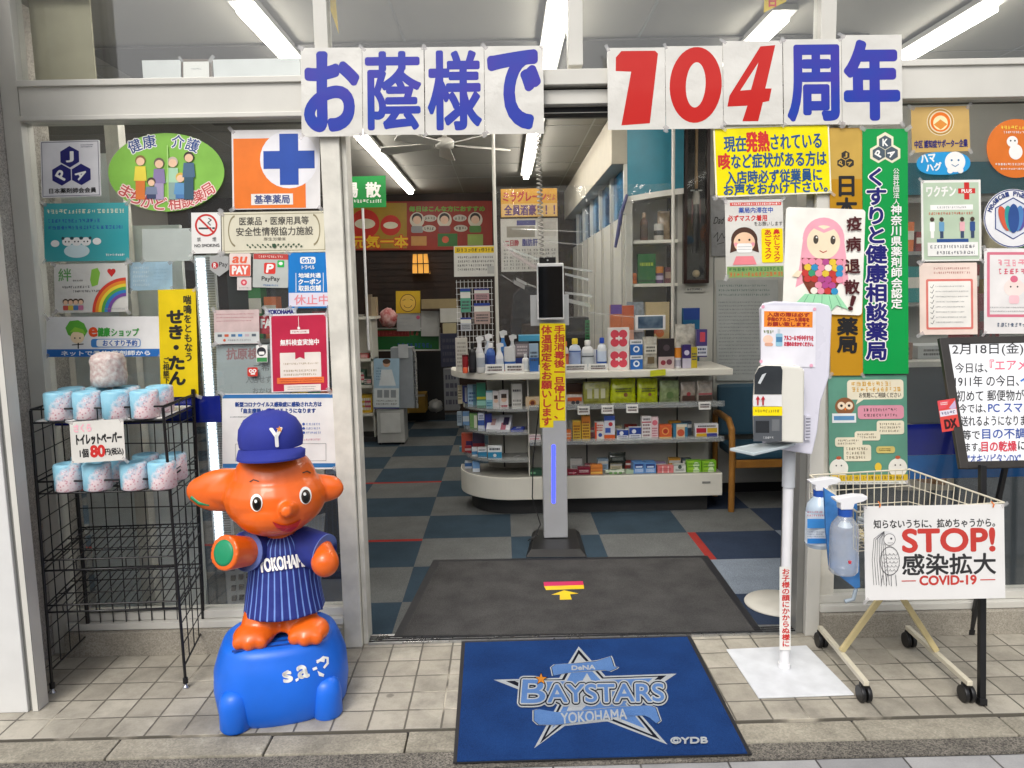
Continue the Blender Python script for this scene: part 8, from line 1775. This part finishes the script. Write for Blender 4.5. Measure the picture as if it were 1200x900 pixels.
# papers and a frame on the ledge behind the upper left glass
for a_, b_, t0, t1, c_, l, nm_ in ((168, 212, 70, 95, 'd3d6d6', 'pale box on the ledge behind the upper left glass, left of the small frame', 'pale_box'), (251, 351, 68, 94, 'd6d9d9', 'long pale box on the ledge behind the upper left glass, right of the small frame', 'pale_box')): far_box(a_, b_, t0, t1, YF + .08, c_, l, 'box', nm_, .02)
p = Poster('picture_frame', 'small brown framed sheet between two pale boxes behind the upper left glass', 'picture frame', 213, 70, 249, 96, YF + .09, C('5a4a3c'), -.8, th=.01); p.rect(216, 73, 246, 95, m_paper); p.greek(225, 79, 238, 84, 1, GREY, .4, 3); p.done()
lbx = thing('roller_blind', 'beige blind covering the left end of the upper window', 'blind', (-1.9, YF + .12, 2.6)); mb = MB(); mb.box(-2.08, F(108, 40, YF + .1).x, YF + .1, YF + .11, 2.61, 3.35, mat('beige_blind', 'a29d86', .8)); mb.build('cloth', lbx)
# ---- behind the right window
rt = thing('window_table', 'grey cabinet with papers behind the right window', 'cabinet', (2.3, 4.0, .004))
mb = MB(); mb.box(1.75, 3.6, 3.95, 4.5, .006, 1.22, mat('cabinet_dark', '3c454b', .6)); mb.build('body', rt); mb = MB(); mb.box(1.73, 3.6, 3.92, 4.52, 1.221, 1.25, m_alu); mb.build('top', rt)
for k, (x_, w_, h_, c_, l) in enumerate(((1.82, .2, .05, 'c4c4c0', 'pile of white papers on the grey cabinet behind the green sign'), (2.06, .12, .09, '8a6a5a', 'brown box on the grey cabinet'), (2.22, .25, .07, 'b0b4b4', 'stack of pale folders on the grey cabinet'), (1.78, .10, .30, '3a6a92', 'blue file standing on the grey cabinet'), (2.52, .16, .34, '6a2a30', 'dark red file box on the grey cabinet'))):
    mb = MB(); mb.box(x_, x_ + w_, 4.0 + .02 * k, 4.2 + .02 * k, 1.252, 1.252 + h_, C(c_, .6)); front_art(mb, x_, x_ + w_, 3.999 + .02 * k, 1.252, 1.252 + h_, [('t', .2, .8, 2, '4a4a4a')], k); tag(mb.build('file_box' if h_ > .2 else 'paper_pile'), l, 'papers' if h_ < .2 else 'file', 'papers on the cabinet behind the right window')
mb = MB(); mb.slab([F(x, y, 3.80) for x, y in ((1052, 575), (1075, 500), (1120, 505), (1118, 575))], (0, .1, 0), mat('tan_paper_bag', 'a39a88', .7, var=.15, bump=.3, bscale=12)); tag(mb.build('paper_bag', bevel=.006), 'tan paper bag slanting behind the right window above the wire cart', 'bag')
mb = MB(); mb.tube([F(1054, 548, 3.72), F(1080, 562, 3.72), F(1105, 566, 3.72), F(1112, 540, 3.72), F(1112, 510, 3.72)], .016, m_wood, 8); tag(mb.build('curved_arm'), 'curved wooden chair arm behind the right window', 'chair arm')
bs = thing('back_shelves', 'white shelves with a teal band behind the right window stickers', 'shelf', (2.9, 5.3, .004))
mb = MB(); mb.box(2.45, 4.4, 5.5, 5.55, .006, 2.9, m_wallw); mb.build('panel', bs); mb = MB(); mb.box(2.45, 4.4, 5.46, 5.499, 2.28, 2.5, m_teal); mb.build('band', bs)
for z_ in (1.5, 1.85, 2.2): mb = MB(); mb.box(2.46, 4.39, 5.22, 5.499, z_, z_ + .025, m_alu_dk); mb.build('shelf_board', bs)
rn = random.Random(4)
ZZ = (('1.526', 1.526, 'lower'), ('1.876', 1.876, 'middle'))
for _, z_, wh in ZZ:
    x = 2.55
    for i in range(8):
        w_ = rn.uniform(.07, .14); h_ = rn.uniform(.12, .28); mb = MB(); mb.box(x, x + w_, 5.28, 5.42, z_, z_ + h_, C(cv[(i * 3 + len(wh)) % 8], .5)); front_art(mb, x, x + w_, 5.279, z_, z_ + h_, [('b', .4, .7, 'd9d6cc')], i); tag(mb.build('carton'), '%s carton on the %s white shelf behind the right window' % (cn[(i * 3 + len(wh)) % 8], wh), 'box', 'cartons on the shelves behind the right window'); x += w_ + rn.uniform(.01, .06)
